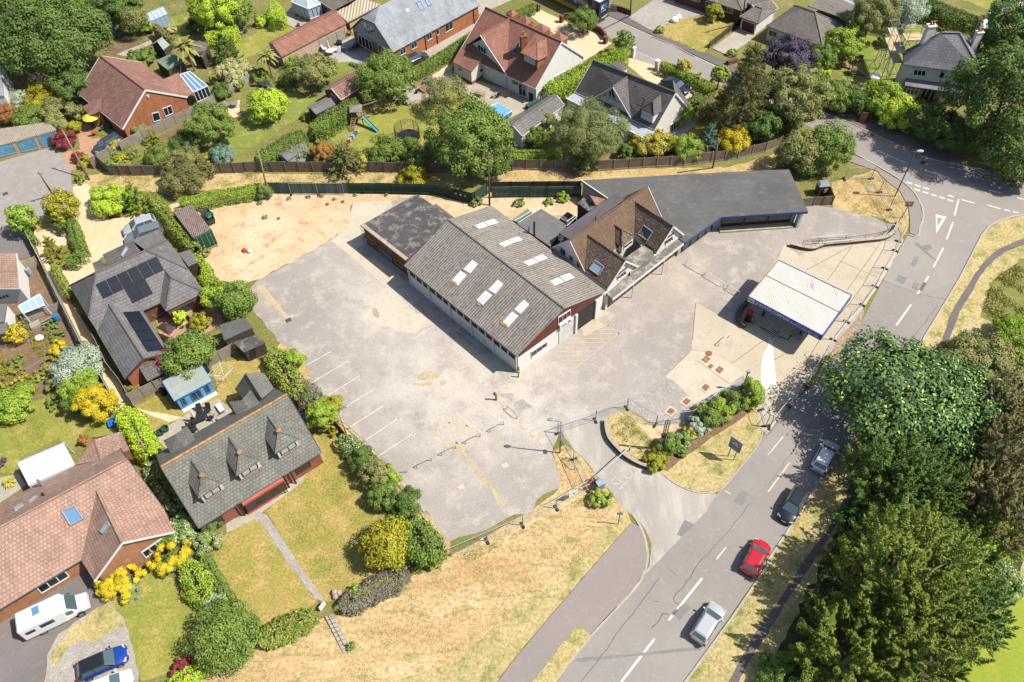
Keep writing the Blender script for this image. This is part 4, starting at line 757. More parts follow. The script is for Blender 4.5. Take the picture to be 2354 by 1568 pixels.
r=MB().slab(f1,.12).slab(f2,.12).build('rear_wing_roof','grey pantiles',h.root);MB().tube(ra,rb,.1).build('ridge_tiles','grey pantiles',r);MB().walls([zf(p,2.5)for p in(f1[3]+V(.3,0,0),f1[2]+V(.3,0,0),f2[2]-V(.3,0,0),f2[1]-V(.3,0,0))]).build('rear_wing_wall','red brick',h.root)
a,b=h.a,h.b;d=(b-a).normalized();n=V(d.y,-d.x,0);L=(b-a).length
for s0,s1,pr,z0,z1,nm in((.06,.16,.0,.7,2.0,3),(.34,.66,.55,.5,1.9,5),(.78,.9,.0,.8,2.0,3)):
 x0,x1=a+d*L*s0+n*pr,a+d*L*s1+n*pr
 if pr:MB().box(zf((x0+x1)/2-n*pr*.5,0),(x1-x0).length+.3,pr,z0+.1,math.atan2(d.y,d.x)).box(zf((x0+x1)/2-n*pr*.5,z1),(x1-x0).length+.3,pr,.3,math.atan2(d.y,d.x)).build('bay','terracotta render',h.root)
 q=[zf(p,zz)+n*.03 for p,zz in((x0,z0),(x1,z0),(x1,z1),(x0,z1))];m=MB()
 for x,y in zip(q,q[1:]+q[:1]):m.beam(x,y,.09,.09)
 for i in range(1,nm):m.beam(q[0].lerp(q[1],i/nm),q[3].lerp(q[2],i/nm),.07,.07)
 f=m.build('window','maroon wood',h.root);MB().hexa([p-n*.03 for p in q],[p+n*.0 for p in q]).build('pane','dark glass',f)
for s in(.3,.68,.74):MB().box(zf(a+d*L*s+n*.35,0),.14,.14,2.5).build('porch_post','dark timber',h.root)
h=gable('pink_tiled_bungalow','pinkish brown tiled bungalow with ivy gable, bottom left','bungalow',8,(-1,-100,1459),(-1,377,1171),(-1,270,1022),(-1,-130,1222),2.5,(-1,-130,1290),(1150,1065),'pale orange brick','pink brown tiles',barge='dark fascia',ridge='pink brown tiles')
q=cross_gable(h,8,(890,1378),(12,1120,290),(12,865,640),(12,1603,187),'pink brown tiles','pale orange brick',lb=(12,745,447),rb=h.B,zl=2.5,foot=-.1,barge='white plastic')
opening('window',h.root,q.plane,12,[(1300,375),(1480,250),(1520,290),(1340,425)],nm=3);opening('skylight',h.root,h.near,12,[(570,-5),(690,-45),(765,65),(650,125)],'lead','blue glass',1,.1,.12)
opening('skylight',h.root,(q.lf,q.ap,q.bk),12,[(990,90),(1015,130),(955,205),(925,180)],'lead','pale glass',1,.08,.1)
pl=vpl(h.a,h.b);opening('window',h.root,pl,12,[(335,700),(590,545),(635,595),(380,750)],nm=3)
ra,rb=k(8,835,865,4.4),kp(8,930,1095,*h.far);ra.z=rb.z;r=MB().slab([ra,rb,k(8,690,1138,2.6)],.12).slab([ra,k(8,1110,833,2.6),k(8,1190,1000,3.6),rb],.12).build('rear_wing_roof','pink brown tiles',h.root);MB().tube(ra,rb,.1).build('ridge_tiles','pink brown tiles',r)
MB().walls([zf(p,2.5)for p in(k(8,710,1130,2.6),k(8,840,885,2.6),k(8,1090,845,2.6),k(8,1165,990,2.6))]).build('rear_wing_wall','pale orange brick',h.root)
for q in([(848,1155),(915,1122),(922,1160),(855,1190)],[(265,1480),(345,1420),(352,1435),(270,1495)],[(130,1545),(215,1495),(220,1510),(140,1568)]):opening('skylight',h.root,h.far,8,q,'lead','pale glass',1,.06,.1)
v=kp(8,395,1330,*h.far);MB().tube(v-V(0,0,.2),v+V(0,0,1.2),.14).build('vent_pipe','lead',h.root);v=kp(8,405,1425,*h.far);MB().tube(v-V(0,0,.2),v+V(0,0,.5),.1).build('vent_pipe','black plastic',h.root)
z=2.9;A,Bq,D=k(1,1260,480,z),k(1,2060,45,z),k(1,870,265,z);Cq=Bq+D-A;u=(Bq-A).normalized()
h=B();h.root=thing('slate_chalet','orange brick chalet with blue-grey slate roof and glazed gable','house',zf((A+Cq)/2,0));M1,M2=(A+D)/2,(Bq+Cq)/2
r1=kw(1,1130,60,M1,M2);r2=V(M2.x,M2.y,r1.z);P1,P2=kw(1,1090,218,A,D),kw(1,970,165,A,D)
MB().slab([A,Bq,r2,r1,P1],.14).slab([Cq,D,P2,r1,r2],.14).slab([P1,r1,P2],.14).build('roof','blue slates',h.root);near=(A,Bq,r1)
w=(D-A).normalized();a,b,c,d=A+u*.2+w*.3,Bq-u*.2+w*.3,Cq-u*.2-w*.3,D+u*.2-w*.3;MB().walls([a,b,zf((b+c)/2,r1.z-.2),c,d,P2+u*.2-V(0,0,.2),P1+u*.2-V(0,0,.2)]).build('wall','orange brick',h.root)
cl=[zf(a,2.75),zf(d,2.75),P2+u*.2-V(0,0,.25),P1+u*.2-V(0,0,.25)];MB().hexa([p-u*.02 for p in cl],[p-u*.08 for p in cl]).build('gable_cladding','grey cladding',h.root)
for e,f in((A,P1),(D,P2),(P1,P2)):MB().beam(e-V(0,0,.1),f-V(0,0,.1),.08,.2).build('bargeboard','dark fascia',h.root)
gp2=vpl(a-u*.09,d-u*.09);opening('window',h.root,gp2,1,[(985,195),(1095,265),(1130,375),(1000,300)],nm=4);opening('patio_door',h.root,gp2,1,[(935,305),(1065,385),(1082,488),(950,405)],nm=4);opening('window',h.root,gp2,1,[(1125,405),(1235,465),(1250,505),(1135,480)],nm=4)
pl=vpl(a,b)
for q in([(1323,460),(1370,430),(1377,485),(1330,512)],[(1422,405),(1475,375),(1480,430),(1430,458)],[(1568,320),(1612,295),(1618,350),(1573,378)],[(1652,278),(1680,262),(1683,315),(1658,330)],[(1737,222),(1805,190),(1810,260),(1740,302)]):opening('window',h.root,pl,1,q,nm=2 if q[1][0]-q[0][0]>30 else 1)
for q,g in(([(1175,182),(1215,168),(1255,238),(1213,255)],'pale glass'),([(1362,85),(1400,70),(1440,140),(1402,158)],'pale glass'),([(1475,25),(1510,12),(1552,82),(1513,98)],'blue glass'),([(1550,-10),(1585,-22),(1617,42),(1583,58)],'blue glass')):opening('skylight',h.root,near,1,q,'lead',g,1,.08,.1)
for s in(.36,.49,.93):MB().tube(zf(A.lerp(Bq,s),0)+w*.22,A.lerp(Bq,s)+w*.22,.06).build('downpipe','black plastic',h.root)
h=gable('red_tiled_house','white house with red tiled cross gable and brick chimney','house',2,(-1,1054,122),(215,815),(675,525),None if False else(-1,1178,50),2.7,(1,2110,55),(455,400),'white render','red tiles',barge='white plastic',ridge='red tiles')
q=cross_gable(h,1,(2330,172),(2060,320),(1900,430),(2310,697),'red tiles','cream render',zl=2.7,foot=-.1,barge='white plastic')
opening('window',h.root,q.plane,1,[(2040,402),(2118,450),(2118,500),(2042,460)],nm=3);opening('patio_door',h.root,q.plane,1,[(2122,620),(2250,690),(2255,800),(2125,725)],nm=3)
f=[k(1,1880,445,3.5),k(1,2090,530,3.5),k(1,1980,662,2.4),k(1,1808,570,2.4)];MB().slab(f,.12).build('lean_to_roof','red tiles',h.root);c=sum(f,V(0,0,0))/4;W=[c+(p-c)*.93-V(0,0,.14)for p in f];MB().walls(W,.5).build('lean_to_wall','cream render',h.root);MB().walls([zf(c+(p-c)*.935,.55)for p in f]).build('lean_to_base','red brick',h.root)
pl=vpl(W[3],W[2]);opening('window',h.root,pl,1,[(1855,605),(1890,625),(1890,660),(1857,640)]);pl=vpl(W[2],W[1]);opening('window',h.root,pl,1,[(2052,640),(2085,620),(2088,655),(2056,672)])
hip_dormer(h,2,(322,348),(232,390),(80,485),(235,560),(215,320),(325,515),'red tiles','red brick',1.0,nm=3,depth=1.6,glass='pale glass')
c=kp(2,108,462,*h.near);chimney(h,c,.95,c.z-.6,c.z+2.3,'red brick',1,.4)
opening('skylight',h.root,h.near,2,[(50,398),(75,402),(50,508),(5,485)],'lead','dark glass',1,.08,.1)
pl=vpl(h.a,h.b);opening('patio_door',h.root,pl,2,[(62,755),(128,790),(130,890),(65,870)],nm=2);opening('window',h.root,pl,2,[(0,725),(55,752),(55,790),(0,770)],nm=3)
pl=vpl(h.b,h.c);opening('window',h.root,pl,2,[(390,708),(485,655),(487,672),(395,728)],nm=2)
for q in([(45,182),(120,140),(205,187),(135,237)],[(190,257),(265,213),(357,262),(290,307)],[(355,337),(430,292),(518,347),(455,392)],[(-60,120),(-10,90),(60,122),(0,165)]):
 P=[k(2,*p,4.6)for p in q];c=sum(P,V(0,0,0))/4;t=c+V(0,0,.6);m=MB()
 for x,y in zip(P,P[1:]+P[:1]):m.slab([x,y,t],.1)
 m.build('rear_dormer_roof','red tiles',h.root);MB().walls([c+(p-c)*.9-V(0,0,.1)for p in P],2.6).build('rear_dormer_wall','red brick',h.root)
h=gable('charcoal_chalet','charcoal tiled chalet with big glazed front gable','house',2,(580,845),(1310,1195),(1620,990),None or(-1,1395,184),2.8,(750,530),(1500,880),'cream render','charcoal tiles',barge='white plastic',ridge='charcoal tiles')
f=[k(2,x,y,2.55)for x,y in((497,905),(588,850),(1330,1190),(1222,1278))];MB().slab(f,.16).build('flat_roof','flat grey roof',h.root);c=sum(f,V(0,0,0))/4;W=[c+(p-c)*.97-V(0,0,.17)for p in f];MB().walls(W,0).build('extension_wall','cream render',h.root)
for a,b in((f[0],f[3]),(f[3],f[2])):MB().beam(a-V(0,0,.05),b-V(0,0,.05),.12,.22).build('fascia','white plastic',h.root)
opening('patio_door',h.root,vpl(W[0],W[3]),2,[(1060,1225),(1140,1265),(1140,1320),(1062,1290)],nm=3)
q=cross_gable(h,2,(1087,688),(925,798),(737,908),(1095,1087),'charcoal tiles','white siding',foot=2.5)
opening('window',h.root,q.plane,2,[(890,835),(925,812),(970,880),(965,945),(890,905)][:1]+[(930,812),(970,940),(885,900)],nm=2);opening('window',h.root,q.plane,2,[(825,872),(878,842),(880,895),(850,885)],nm=1);opening('window',h.root,q.plane,2,[(978,900),(1000,940),(1005,960),(978,948)],nm=1)
hip_dormer(h,2,(1370,876),(1297,935),(1180,998),(1305,1060),(1260,940),(1375,1020),'charcoal tiles','white render',.9,nm=3,depth=1.5,glass='pale glass')
opening('skylight',h.root,h.near,2,[(778,705),(828,720),(792,785),(752,768)],'dark fascia','pale glass',1,.08,.1);opening('skylight',h.root,h.near,2,[(1180,895),(1225,915),(1195,978),(1150,958)],'dark fascia','pale glass',1,.08,.1)
v=kp(2,1150,795,*h.near);MB().box(v-V(0,0,.1),.4,.4,.3).build('roof_vent','charcoal tiles',h.root)
f=[kp(2,1475,735,*h.far)];ra=k(2,1478,733,h.R1.z-.3);rb=kp(2,1500,878,*h.near);MB().slab([ra,k(2,1345,797,4.3),k(2,1420,850,4.9),k(2,1500,882,5.6)],.12).slab([ra,k(2,1500,882,5.6),k(2,1615,985,2.9),k(2,1640,960,2.9)],.12).build('rear_gable_roof','charcoal tiles',h.root)
f=[k(2,905,592,3.2),k(2,965,558,3.2),k(2,1068,622,2.7),k(2,1022,655,3.2)];MB().slab(f,.1).build('porch_roof','charcoal tiles',h.root);c=sum(f,V(0,0,0))/4;MB().walls([c+(p-c)*.9-V(0,0,.12)for p in f],0).build('porch_wall','cream render',h.root)
pl=vpl(h.b,h.c);opening('patio_door',h.root,pl,2,[(1455,1150),(1530,1100),(1530,1165),(1455,1225)],nm=3);opening('window',h.root,pl,2,[(1345,1200),(1385,1175),(1380,1260),(1345,1270)],nm=2)
h=gable('grey_roofed_garage','long white garage with grey tiled roof behind the pine','garage',2,(95,1250),(480,965),(330,885),(-79,1150),2.4,(5,1143),(408,886),'white render','slate grey tiles',barge='white plastic',ins=.2)
opening('door',h.root,vpl(h.a,h.b),2,[(140,1225),(168,1205),(165,1265),(140,1285)])
h=gable('brick_bungalow','brown brick bungalow behind a pink gravel drive','bungalow',2,(1500,-105),(2115,95),(2330,-35),None or(-1,1610,-65),2.5,(1640,-190),(2040,-95),'brown brick','grey brown tiles',hip=(0,1),barge='white plastic')
pl=vpl(h.a,h.b);opening('door',h.root,pl,2,[(1785,10),(1855,30),(1855,115),(1785,95)],nm=2);opening('window',h.root,pl,2,[(1930,45),(2032,85),(2032,128),(1930,92)],nm=2);opening('window',h.root,pl,2,[(1650,-40),(1730,-15),(1728,18),(1650,0)],nm=2)
h=gable('hipped_garage','small white garage with maroon door and hipped roof','garage',2,(2092,155),(2262,217),(2440,80),(2285,8),2.3,(2230,95),(2310,48),'white render','grey brown tiles',hip=(1,1),barge=None)
opening('garage_door',h.root,vpl(h.a,h.b),2,[(2118,180),(2235,222),(2228,318),(2108,275)],'white plastic','maroon door',pane='door_leaf')
h=gable('hipped_bungalow','cream bungalow with large brown hipped tile roof','bungalow',3,(-15,238),(503,432),(720,235),(240,50),2.5,(300,88),(437,92),'cream render','grey brown tiles',hip=(1,1))
pl=vpl(h.a,h.b);opening('window',h.root,pl,3,[(10,270),(85,298),(80,350),(8,325)],nm=2);opening('window',h.root,pl,3,[(322,390),(408,420),(400,470),(318,440)],nm=2);opening('door',h.root,pl,3,[(150,325),(262,365),(255,430),(148,385)],'maroon wood','dark glass',3)
P=[k(3,x,y,z)for x,y,z in((365,55,4.6),(560,-60,4.6),(820,60,2.9),(720,215,2.9),(640,150,3.6))];MB().slab(P,.12).build('rear_roof','grey brown tiles',h.root);c=sum(P,V(0,0,0))/5;MB().walls([zf(c+(p-c)*.93,2.6)for p in P]).build('rear_wall','cream render',h.root)
P=[k(3,x,y,2.6)for x,y in((560,-10),(640,-50),(850,55),(800,95))];MB().slab(P,.08).build('lean_to_glazing','conservatory glass',h.root)
h=gable('white_bungalow','white bungalow gable with tiled roof between garage and hipped roof','bungalow',3,(-90,130),(90,80),None,(-200,20),2.4,(-150,30),(20,-10),'white render','grey brown tiles',barge='white plastic')
z=5.2
h=gable('slate_house','two-storey pale house with hipped slate roof and scaffolding','house',3,(1245,590),(1975,687),(1950,405),(1240,478),z,(1605,290),(1755,312),'white render','old slates',hip=(1,1),ins=.35,barge='dark fascia')
pl=vpl(h.a,h.b)
for q,n in(([(1342,640),(1455,652),(1445,700),(1335,688)],3),([(1588,658),(1632,665),(1610,722),(1566,715)],1),([(1712,688),(1820,700),(1808,748),(1700,738)],4)):opening('window',h.root,pl,3,q,nm=n)
d=(h.b-h.a).normalized();n=V(d.y,-d.x,0);L=(h.b-h.a).length
f=[zf(h.a+d*L*.08,2.9),zf(h.a+d*L*.86,2.9),zf(h.a+d*L*.86+n*1.3,2.45),zf(h.a+d*L*.08+n*1.3,2.45)];MB().slab(f,.12).build('porch_roof','old slates',h.root)
for s0,s1 in((.08,.3),(.62,.86)):
 x0,x1=h.a+d*L*s0,h.a+d*L*s1;m=zf((x0+x1)/2+n*.55,0);MB().box(m,(x1-x0).length,1.1,1.0,math.atan2(d.y,d.x)).build('bay','white render',h.root);MB().box(zf(m,1.0),(x1-x0).length-.1,1.0,1.4,math.atan2(d.y,d.x)).build('bay_glazing','dark glass',h.root)
 wn_=MB()
 for i in range(5):wn_.beam(zf(x0.lerp(x1,i/4)+n*1.1,1.0),zf(x0.lerp(x1,i/4)+n*1.1,2.4),.1,.1)
 wn_.beam(zf(x0+n*1.1,1.05),zf(x1+n*1.1,1.05),.12,.1).beam(zf(x0+n*1.1,1.95),zf(x1+n*1.1,1.95),.08,.08).beam(zf(x0+n*1.1,2.35),zf(x1+n*1.1,2.35),.1,.1).build('bay_frame','white plastic',h.root)
x0,x1=h.a+d*L*.37,h.a+d*L*.56;q=[zf(x0,.05),zf(x1,.05),zf(x1,2.3),zf(x0,2.3)];MB().hexa([p+n*.02 for p in q],[p+n*.08 for p in q]).build('door','dark timber',h.root)
for s in(.37,.43,.5,.56):MB().beam(zf(h.a+d*L*s,0)+n*.12,zf(h.a+d*L*s,2.3)+n*.12,.12,.1).build('door_frame','white plastic',h.root)
c=kp(3,1450,370,h.D,h.A,h.R1);chimney(h,c,1.1,c.z-.6,c.z+2.2,'white render',2,.1);c=kp(3,1880,440,h.B,h.C,h.R2);chimney(h,c,.9,c.z-.6,c.z+2.4,'white render',2,.1)
h=gable('outbuilding','long low outbuilding with red tiled roof beside the slate chalet','outbuilding',1,(235,525),(832,215),(690,95),(110,395),2.3,(150,402),(742,108),'pale brick','red tiles',ins=.15)
h=gable('brown_bungalow','brown tiled bungalow by the white conservatory, top edge','bungalow',1,(575,5),(715,95),(960,-40),(800,-150),2.6,(660,-60),(850,-60),'brown brick','grey brown tiles',hip=(1,1),barge='white plastic')
opening('window',h.root,vpl(h.a,h.b),1,[(625,55),(692,98),(690,130),(625,85)],nm=2)
flatbox('carport','beige flat-roofed carport between brown bungalow and slate chalet','carport',1,[(740,108),(960,-20),(1145,42),(842,205)],2.4,'pale brick','beige carport sheet',.6)
P=[k(1,x,y,2.4)for x,y in((325,20),(480,85),(592,40),(560,-40),(400,-60))];cv=thing('conservatory','white glazed conservatory with hipped glass roof, top edge','conservatory',zf(sum(P,V(0,0,0))/5,0));c=sum(P,V(0,0,0))/5+V(0,0,1.0)
m=MB()
for x,y in zip(P,P[1:]+P[:1]):m.slab([x,y,c],.05)
m.build('roof','pale glass',cv);fr_=MB()
for x,y in zip(P,P[1:]+P[:1]):
 fr_.beam(x,y,.12,.14).beam(zf(x,.6),zf(y,.6),.1,.1).beam(x+V(0,0,.05),c+V(0,0,.05),.1,.08)
 for i in range(3):fr_.beam(zf(x.lerp(y,i/3),0),x.lerp(y,i/3),.1,.1)
fr_.build('frame','white plastic',cv);MB().walls([zf(c+(p-c)*.97,.6)for p in P],0).build('base_wall','orange brick',cv);MB().walls([zf(c+(p-c)*.965,2.35)for p in P],.6).build('glazing','conservatory glass',cv)
h=gable('brick_garage','small red brick garage with mossy red roof beside the round tree','garage',1,(780,915),(1010,770),None,(618,820),2.2,(688,802),(1010,620),'red brick','red brown tiles',ins=.15,barge='white plastic')
opening('window',h.root,vpl(h.d,h.a),1,[(693,862),(740,905),(745,940),(697,905)],nm=3)
h=gable('grey_shed','dark grey barrel-roofed shed by the brick garage','shed',1,(550,1052),(732,962),(640,895),(468,992),2.0,(505,1000),(690,910),'dark shed boards','grey felt',ins=.1)
h=gable('grey_garden_shed','small grey shed behind the pink buddleia by the fence','shed',1,(290,1482),(475,1352),(430,1302),(203,1418),2.0,(235,1425),(450,1318),'grey cladding','grey felt',ins=.1)
h=gable('sage_shed','small shed with sage green felt gable roof by palm','shed',0,(1500,458),(1560,412),None,(1390,412),2.0,(1440,372),(1500,362),'dark shed boards','sage felt',ins=.1)
flatbox('green_roofed_shed','green flat-roofed shed under the palm','shed',0,[(1432,560),(1585,488),(1690,560),(1540,642)],2.1,'dark shed boards','green felt',.1)
flatbox('dark_shed','dark patched felt shed right of the palm','shed',0,[(1740,430),(1830,375),(1915,400),(1860,530)],2.2,'dark shed boards','purple felt',.1)
P=[k(0,x,y,2.0)for x,y in((1355,212),(1545,130),(1485,62),(1290,142))];gh=thing('greenhouse','silver framed glass greenhouse among the top-left gardens','greenhouse',zf(sum(P,V(0,0,0))/4,0));ra,rb=(P[0]+P[3])/2+V(0,0,.7),(P[1]+P[2])/2+V(0,0,.7)
MB().slab([P[0],P[1],rb,ra],.03).slab([P[2],P[3],ra,rb],.03).build('roof','pale glass',gh);MB().walls([P[0],P[1],P[2],P[3]],0).build('glazing','conservatory glass',gh);m=MB().beam(ra,rb,.08,.08)
for i in range(6):
 for x,y,zz in((P[0],P[1],0),(P[3],P[2],0)):p=x.lerp(y,i/5);m.beam(p+V(0,0,.04),ra.lerp(rb,i/5)+V(0,0,.04),.06,.06).beam(zf(p,0),p,.06,.06)
for x,y in zip(P,P[1:]+P[:1]):m.beam(x,y,.08,.08)
m.build('frame','galvanised steel',gh)
r,P,W=flatbox('garage_block','row of garages with faded blue doors and corrugated roof','garage',0,[(-300,1420),(520,1195),(440,1120),(-300,1230)],2.3,'concrete coping','old garage sheet',.2)
pl=vpl(W[0],W[1])
for q in([(-60,1345),(105,1315),(155,1400),(-20,1450)],[(148,1305),(300,1262),(352,1365),(200,1395)],[(342,1250),(500,1210),(510,1330),(395,1355)]):opening('garage_door',r,pl,0,q,'concrete coping','blue garage door',1,.06,pane='door_leaf')
flatbox('white_cottage','white wall of a house at the left edge by the big tree','house',0,[(-200,900),(35,880),(0,570),(-200,560)],4.0,'white render','blue slates',.1)
h=gable('white_house','white house with pink tiled roof at the left edge','house',4,(-260,1085),(180,1085),(150,763),(-260,763),3.0,(-260,930),(165,930),'white render','pink brown tiles',barge='white plastic')
opening('window',h.root,vpl(h.a,h.b),4,[(-20,1160),(70,1130),(95,1160),(0,1190)],nm=3)
P=[k(4,x,y,z)for x,y,z in((170,1250,2.3),(365,1140,2.3),(410,1240,1.9),(215,1318,1.9))];cv=thing('glass_lean_to','white framed glass lean-to roof beside white house','lean-to',zf(sum(P,V(0,0,0))/4,0));MB().slab(P,.04).build('roof','conservatory glass',cv);m=MB()
for x,y in zip(P,P[1:]+P[:1]):m.beam(x+V(0,0,.04),y+V(0,0,.04),.1,.08)
m.beam(P[0].lerp(P[1],.4)+V(0,0,.04),P[3].lerp(P[2],.4)+V(0,0,.04),.08,.08).beam(P[0].lerp(P[1],.7)+V(0,0,.04),P[3].lerp(P[2],.7)+V(0,0,.04),.08,.08)
for p in P:m.beam(zf(p,0),p,.1,.1)
m.build('frame','white plastic',cv)
flatbox('grey_outhouse','flat grey outhouse roof at the left edge below white house','outhouse',4,[(-100,1240),(65,1225),(40,1390),(-100,1400)],2.3,'white render','grey felt',.1)
flatbox('small_grey_shed','small flat grey shed roof in the junk garden','shed',4,[(-60,1410),(65,1395),(65,1490),(-60,1520)],1.9,'dark shed boards','grey felt',.1)
flatbox('slab_lean_to','small dark tiled lean-to between solar bungalow and container','lean-to',4,[(1640,760),(1755,728),(1815,845),(1730,882)],2.2,'dark timber','slate grey tiles',.1)
flatbox('black_felt_shed','dark felt-roofed summer shed at corner of solar bungalow garden','shed',4,[(2020,1420),(2250,1350),(2325,1445),(2060,1560)],2.3,'dark shed boards','charcoal felt',.1)
r,P,W=flatbox('weathered_shed','weathered grey wooden shed beside the car park hedge','shed',8,[(2140,15),(2354,-60),(2440,20),(2245,105)],2.0,'dark shed boards','black felt',.1,zs=[2.2,2.2,1.9,1.9]);opening('door',r,vpl(W[3],W[2]),8,[(2300,80),(2345,60),(2350,150),(2310,170)],'dark timber','black plastic')
P=[k(8,x,y,z)for x,y,z in((1602,552,2.1),(1947,367,2.1),(1838,197,2.5),(1490,372,2.5))];r=thing('summerhouse','bright blue wooden summerhouse with sage felt roof','summerhouse',zf(sum(P,V(0,0,0))/4,0));MB().slab(P,.08).build('roof','sage felt',r)
for a,b in zip(P,P[1:]+P[:1]):MB().beam(a-V(0,0,.08),b-V(0,0,.08),.06,.16).build('fascia','sky blue paint',r)
c=sum(P,V(0,0,0))/4;W=[c+(p-c)*.93-V(0,0,.09)for p in P];MB().walls(W,0).build('wall','blue siding',r);pl=vpl(W[0],W[1])
opening('window',r,pl,8,[(1655,530),(1685,515),(1722,580),(1690,597)],'sky blue paint');opening('window',r,pl,8,[(1872,412),(1905,397),(1935,462),(1905,478)],'sky blue paint');opening('door',r,pl,8,[(1745,485),(1785,465),(1822,530),(1780,555)],'sky blue paint');opening('door',r,pl,8,[(1788,463),(1828,443),(1868,512),(1826,530)],'sky blue paint')
d=(W[1]-W[0]).normalized();n=V(d.y,-d.x,0);MB().box(zf((W[0]+W[1])/2+n*.25,0),(W[1]-W[0]).length,.5,.12,math.atan2(d.y,d.x)).build('plinth','white paint wood',r)
P=[k(8,x,y,2.3)for x,y in((262,1325),(688,1135),(590,930),(170,1110))];r=thing('gazebo_tent','plain white gazebo tent on the lawn behind pink bungalow','gazebo',zf(sum(P,V(0,0,0))/4,0));ra,rb=k(8,172,1085,3.0),k(8,568,880,3.0)
ra,rb=P[3].lerp(P[0],.22)+V(0,0,.55),P[2].lerp(P[1],.22)+V(0,0,.55);MB().slab([P[0],P[1],rb,ra],.04).slab([P[2],P[3],ra,rb],.04).build('canopy','white sheet',r)
for p in P:MB().tube(zf(p,0),p,.04).build('pole','white plastic',r)
for a,b in((P[3],P[0]),):MB().hexa([zf(a,.2),zf(b,.2),b,a],[zf(a,.2)+V(.03,0,0),zf(b,.2)+V(.03,0,0),b+V(.03,0,0),a+V(.03,0,0)]).build('side_panel','white sheet',r)
MB().hexa([zf(P[0],1.9),zf(P[1],1.9),P[1],P[0]],[zf(P[0],1.9)-V(0,.03,0),zf(P[1],1.9)-V(0,.03,0),P[1]-V(0,.03,0),P[0]-V(0,.03,0)]).build('valance','white sheet',r)
# plants
for nm,a,b,tp_ in(('dark leaf','41592a','7c9148',None),('mid leaf','4f6c2c','93a64e',None),('fresh leaf','6d8e2c','b0c44c',None),('lime leaf','93b82c','cfe050',None),('olive leaf','6f743c','a5a565',None),('yellow leaf','b59d18','e8d43c',None),('gold leaf','9c9232','d6c660',None),('green gold leaf','5f7a22','c4b832','d8a848'),('blue leaf','5c7a66','93b09a',None),('silver leaf','94a888','c6d0b8',None),('purple leaf','3f3744','75687a',None),('red leaf','6e2a32','a34a50',None),('grey twig leaf','6f655a','a0958a','97a548'),('rusty leaf','8a5a34','c0874f','7f8a3c'),('sycamore leaf','3a5a32','7f9e60','b9cc5a'),('yew leaf','4d6828','a0aa48',None),('conifer leaf','405e2a','7d9446',None),('brown conifer leaf','5c5c34','938e56',None),('pine leaf','5d6b3a','939c5e',None),('dead conifer leaf','66603a','a89a6c','98a244'),('white flower leaf','5e7c3e','9ab060','f2eedc'),('pink flower leaf','6a8048','9aa868','d9a0c8'),('pink rose leaf','5d7c3c','90a858','eec6c6'),('red photinia leaf','8a6a34','b98a48','d8743c'),('cream leaf','a3a35e','dcd49a',None),('palm leaf','6f7c34','b5a860',None),('laurel leaf','628426','b4c84a',None),('privet leaf','66782a','a3b352','c5b860'),('orange flower leaf','6f8238','a5a850','e2683a')):
 m_leaf(nm,a,b,tp_)
m_plain('bark','8a7763',.95,var=.3,scale=4);m_plain('pale bark','c9b295',.95,var=.25,scale=3)
def leafmesh(name,pos,nrm,size,mat,parent=None,off=V(0,0,0),asp=.6):
 n=len(pos);nrm=nrm/np.linalg.norm(nrm,axis=1,keepdims=True);rv=rng.normal(size=(n,3));t=np.cross(nrm,rv);t/=np.linalg.norm(t,axis=1,keepdims=True)+1e-9;b=np.cross(nrm,t)
 s=size*rng.uniform(.65,1.3,(n,1))*.5;v=np.empty((n,4,3));v[:,0]=pos-t*s;v[:,1]=pos-b*s*asp+t*s*.1;v[:,2]=pos+t*s;v[:,3]=pos+b*s*asp+t*s*.1
 v-=np.array(off);me=bpy.data.meshes.new(name);me.vertices.add(4*n);me.vertices.foreach_set('co',v.reshape(-1));me.loops.add(4*n);me.loops.foreach_set('vertex_index',np.arange(4*n,dtype=np.int32))
 me.polygons.add(n);me.polygons.foreach_set('loop_start',np.arange(0,4*n,4,dtype=np.int32));me.polygons.foreach_set('loop_total',np.full(n,4,dtype=np.int32));me.update(calc_edges=True)
 me.materials.append(MATS[mat]);o=bpy.data.objects.new(name,me);COL.objects.link(o)
 if parent is not None:o.parent=parent
 return o
def unit(n):
 d=rng.normal(size=(n,3));return d/np.linalg.norm(d,axis=1,keepdims=True)
def fib(n):
 i=np.arange(n)+.5;ph=np.arccos(1-2*i/n);th=np.pi*(1+5**.5)*i;return np.stack([np.cos(th)*np.sin(ph),np.sin(th)*np.sin(ph),np.cos(ph)],1)
DENS=1.0
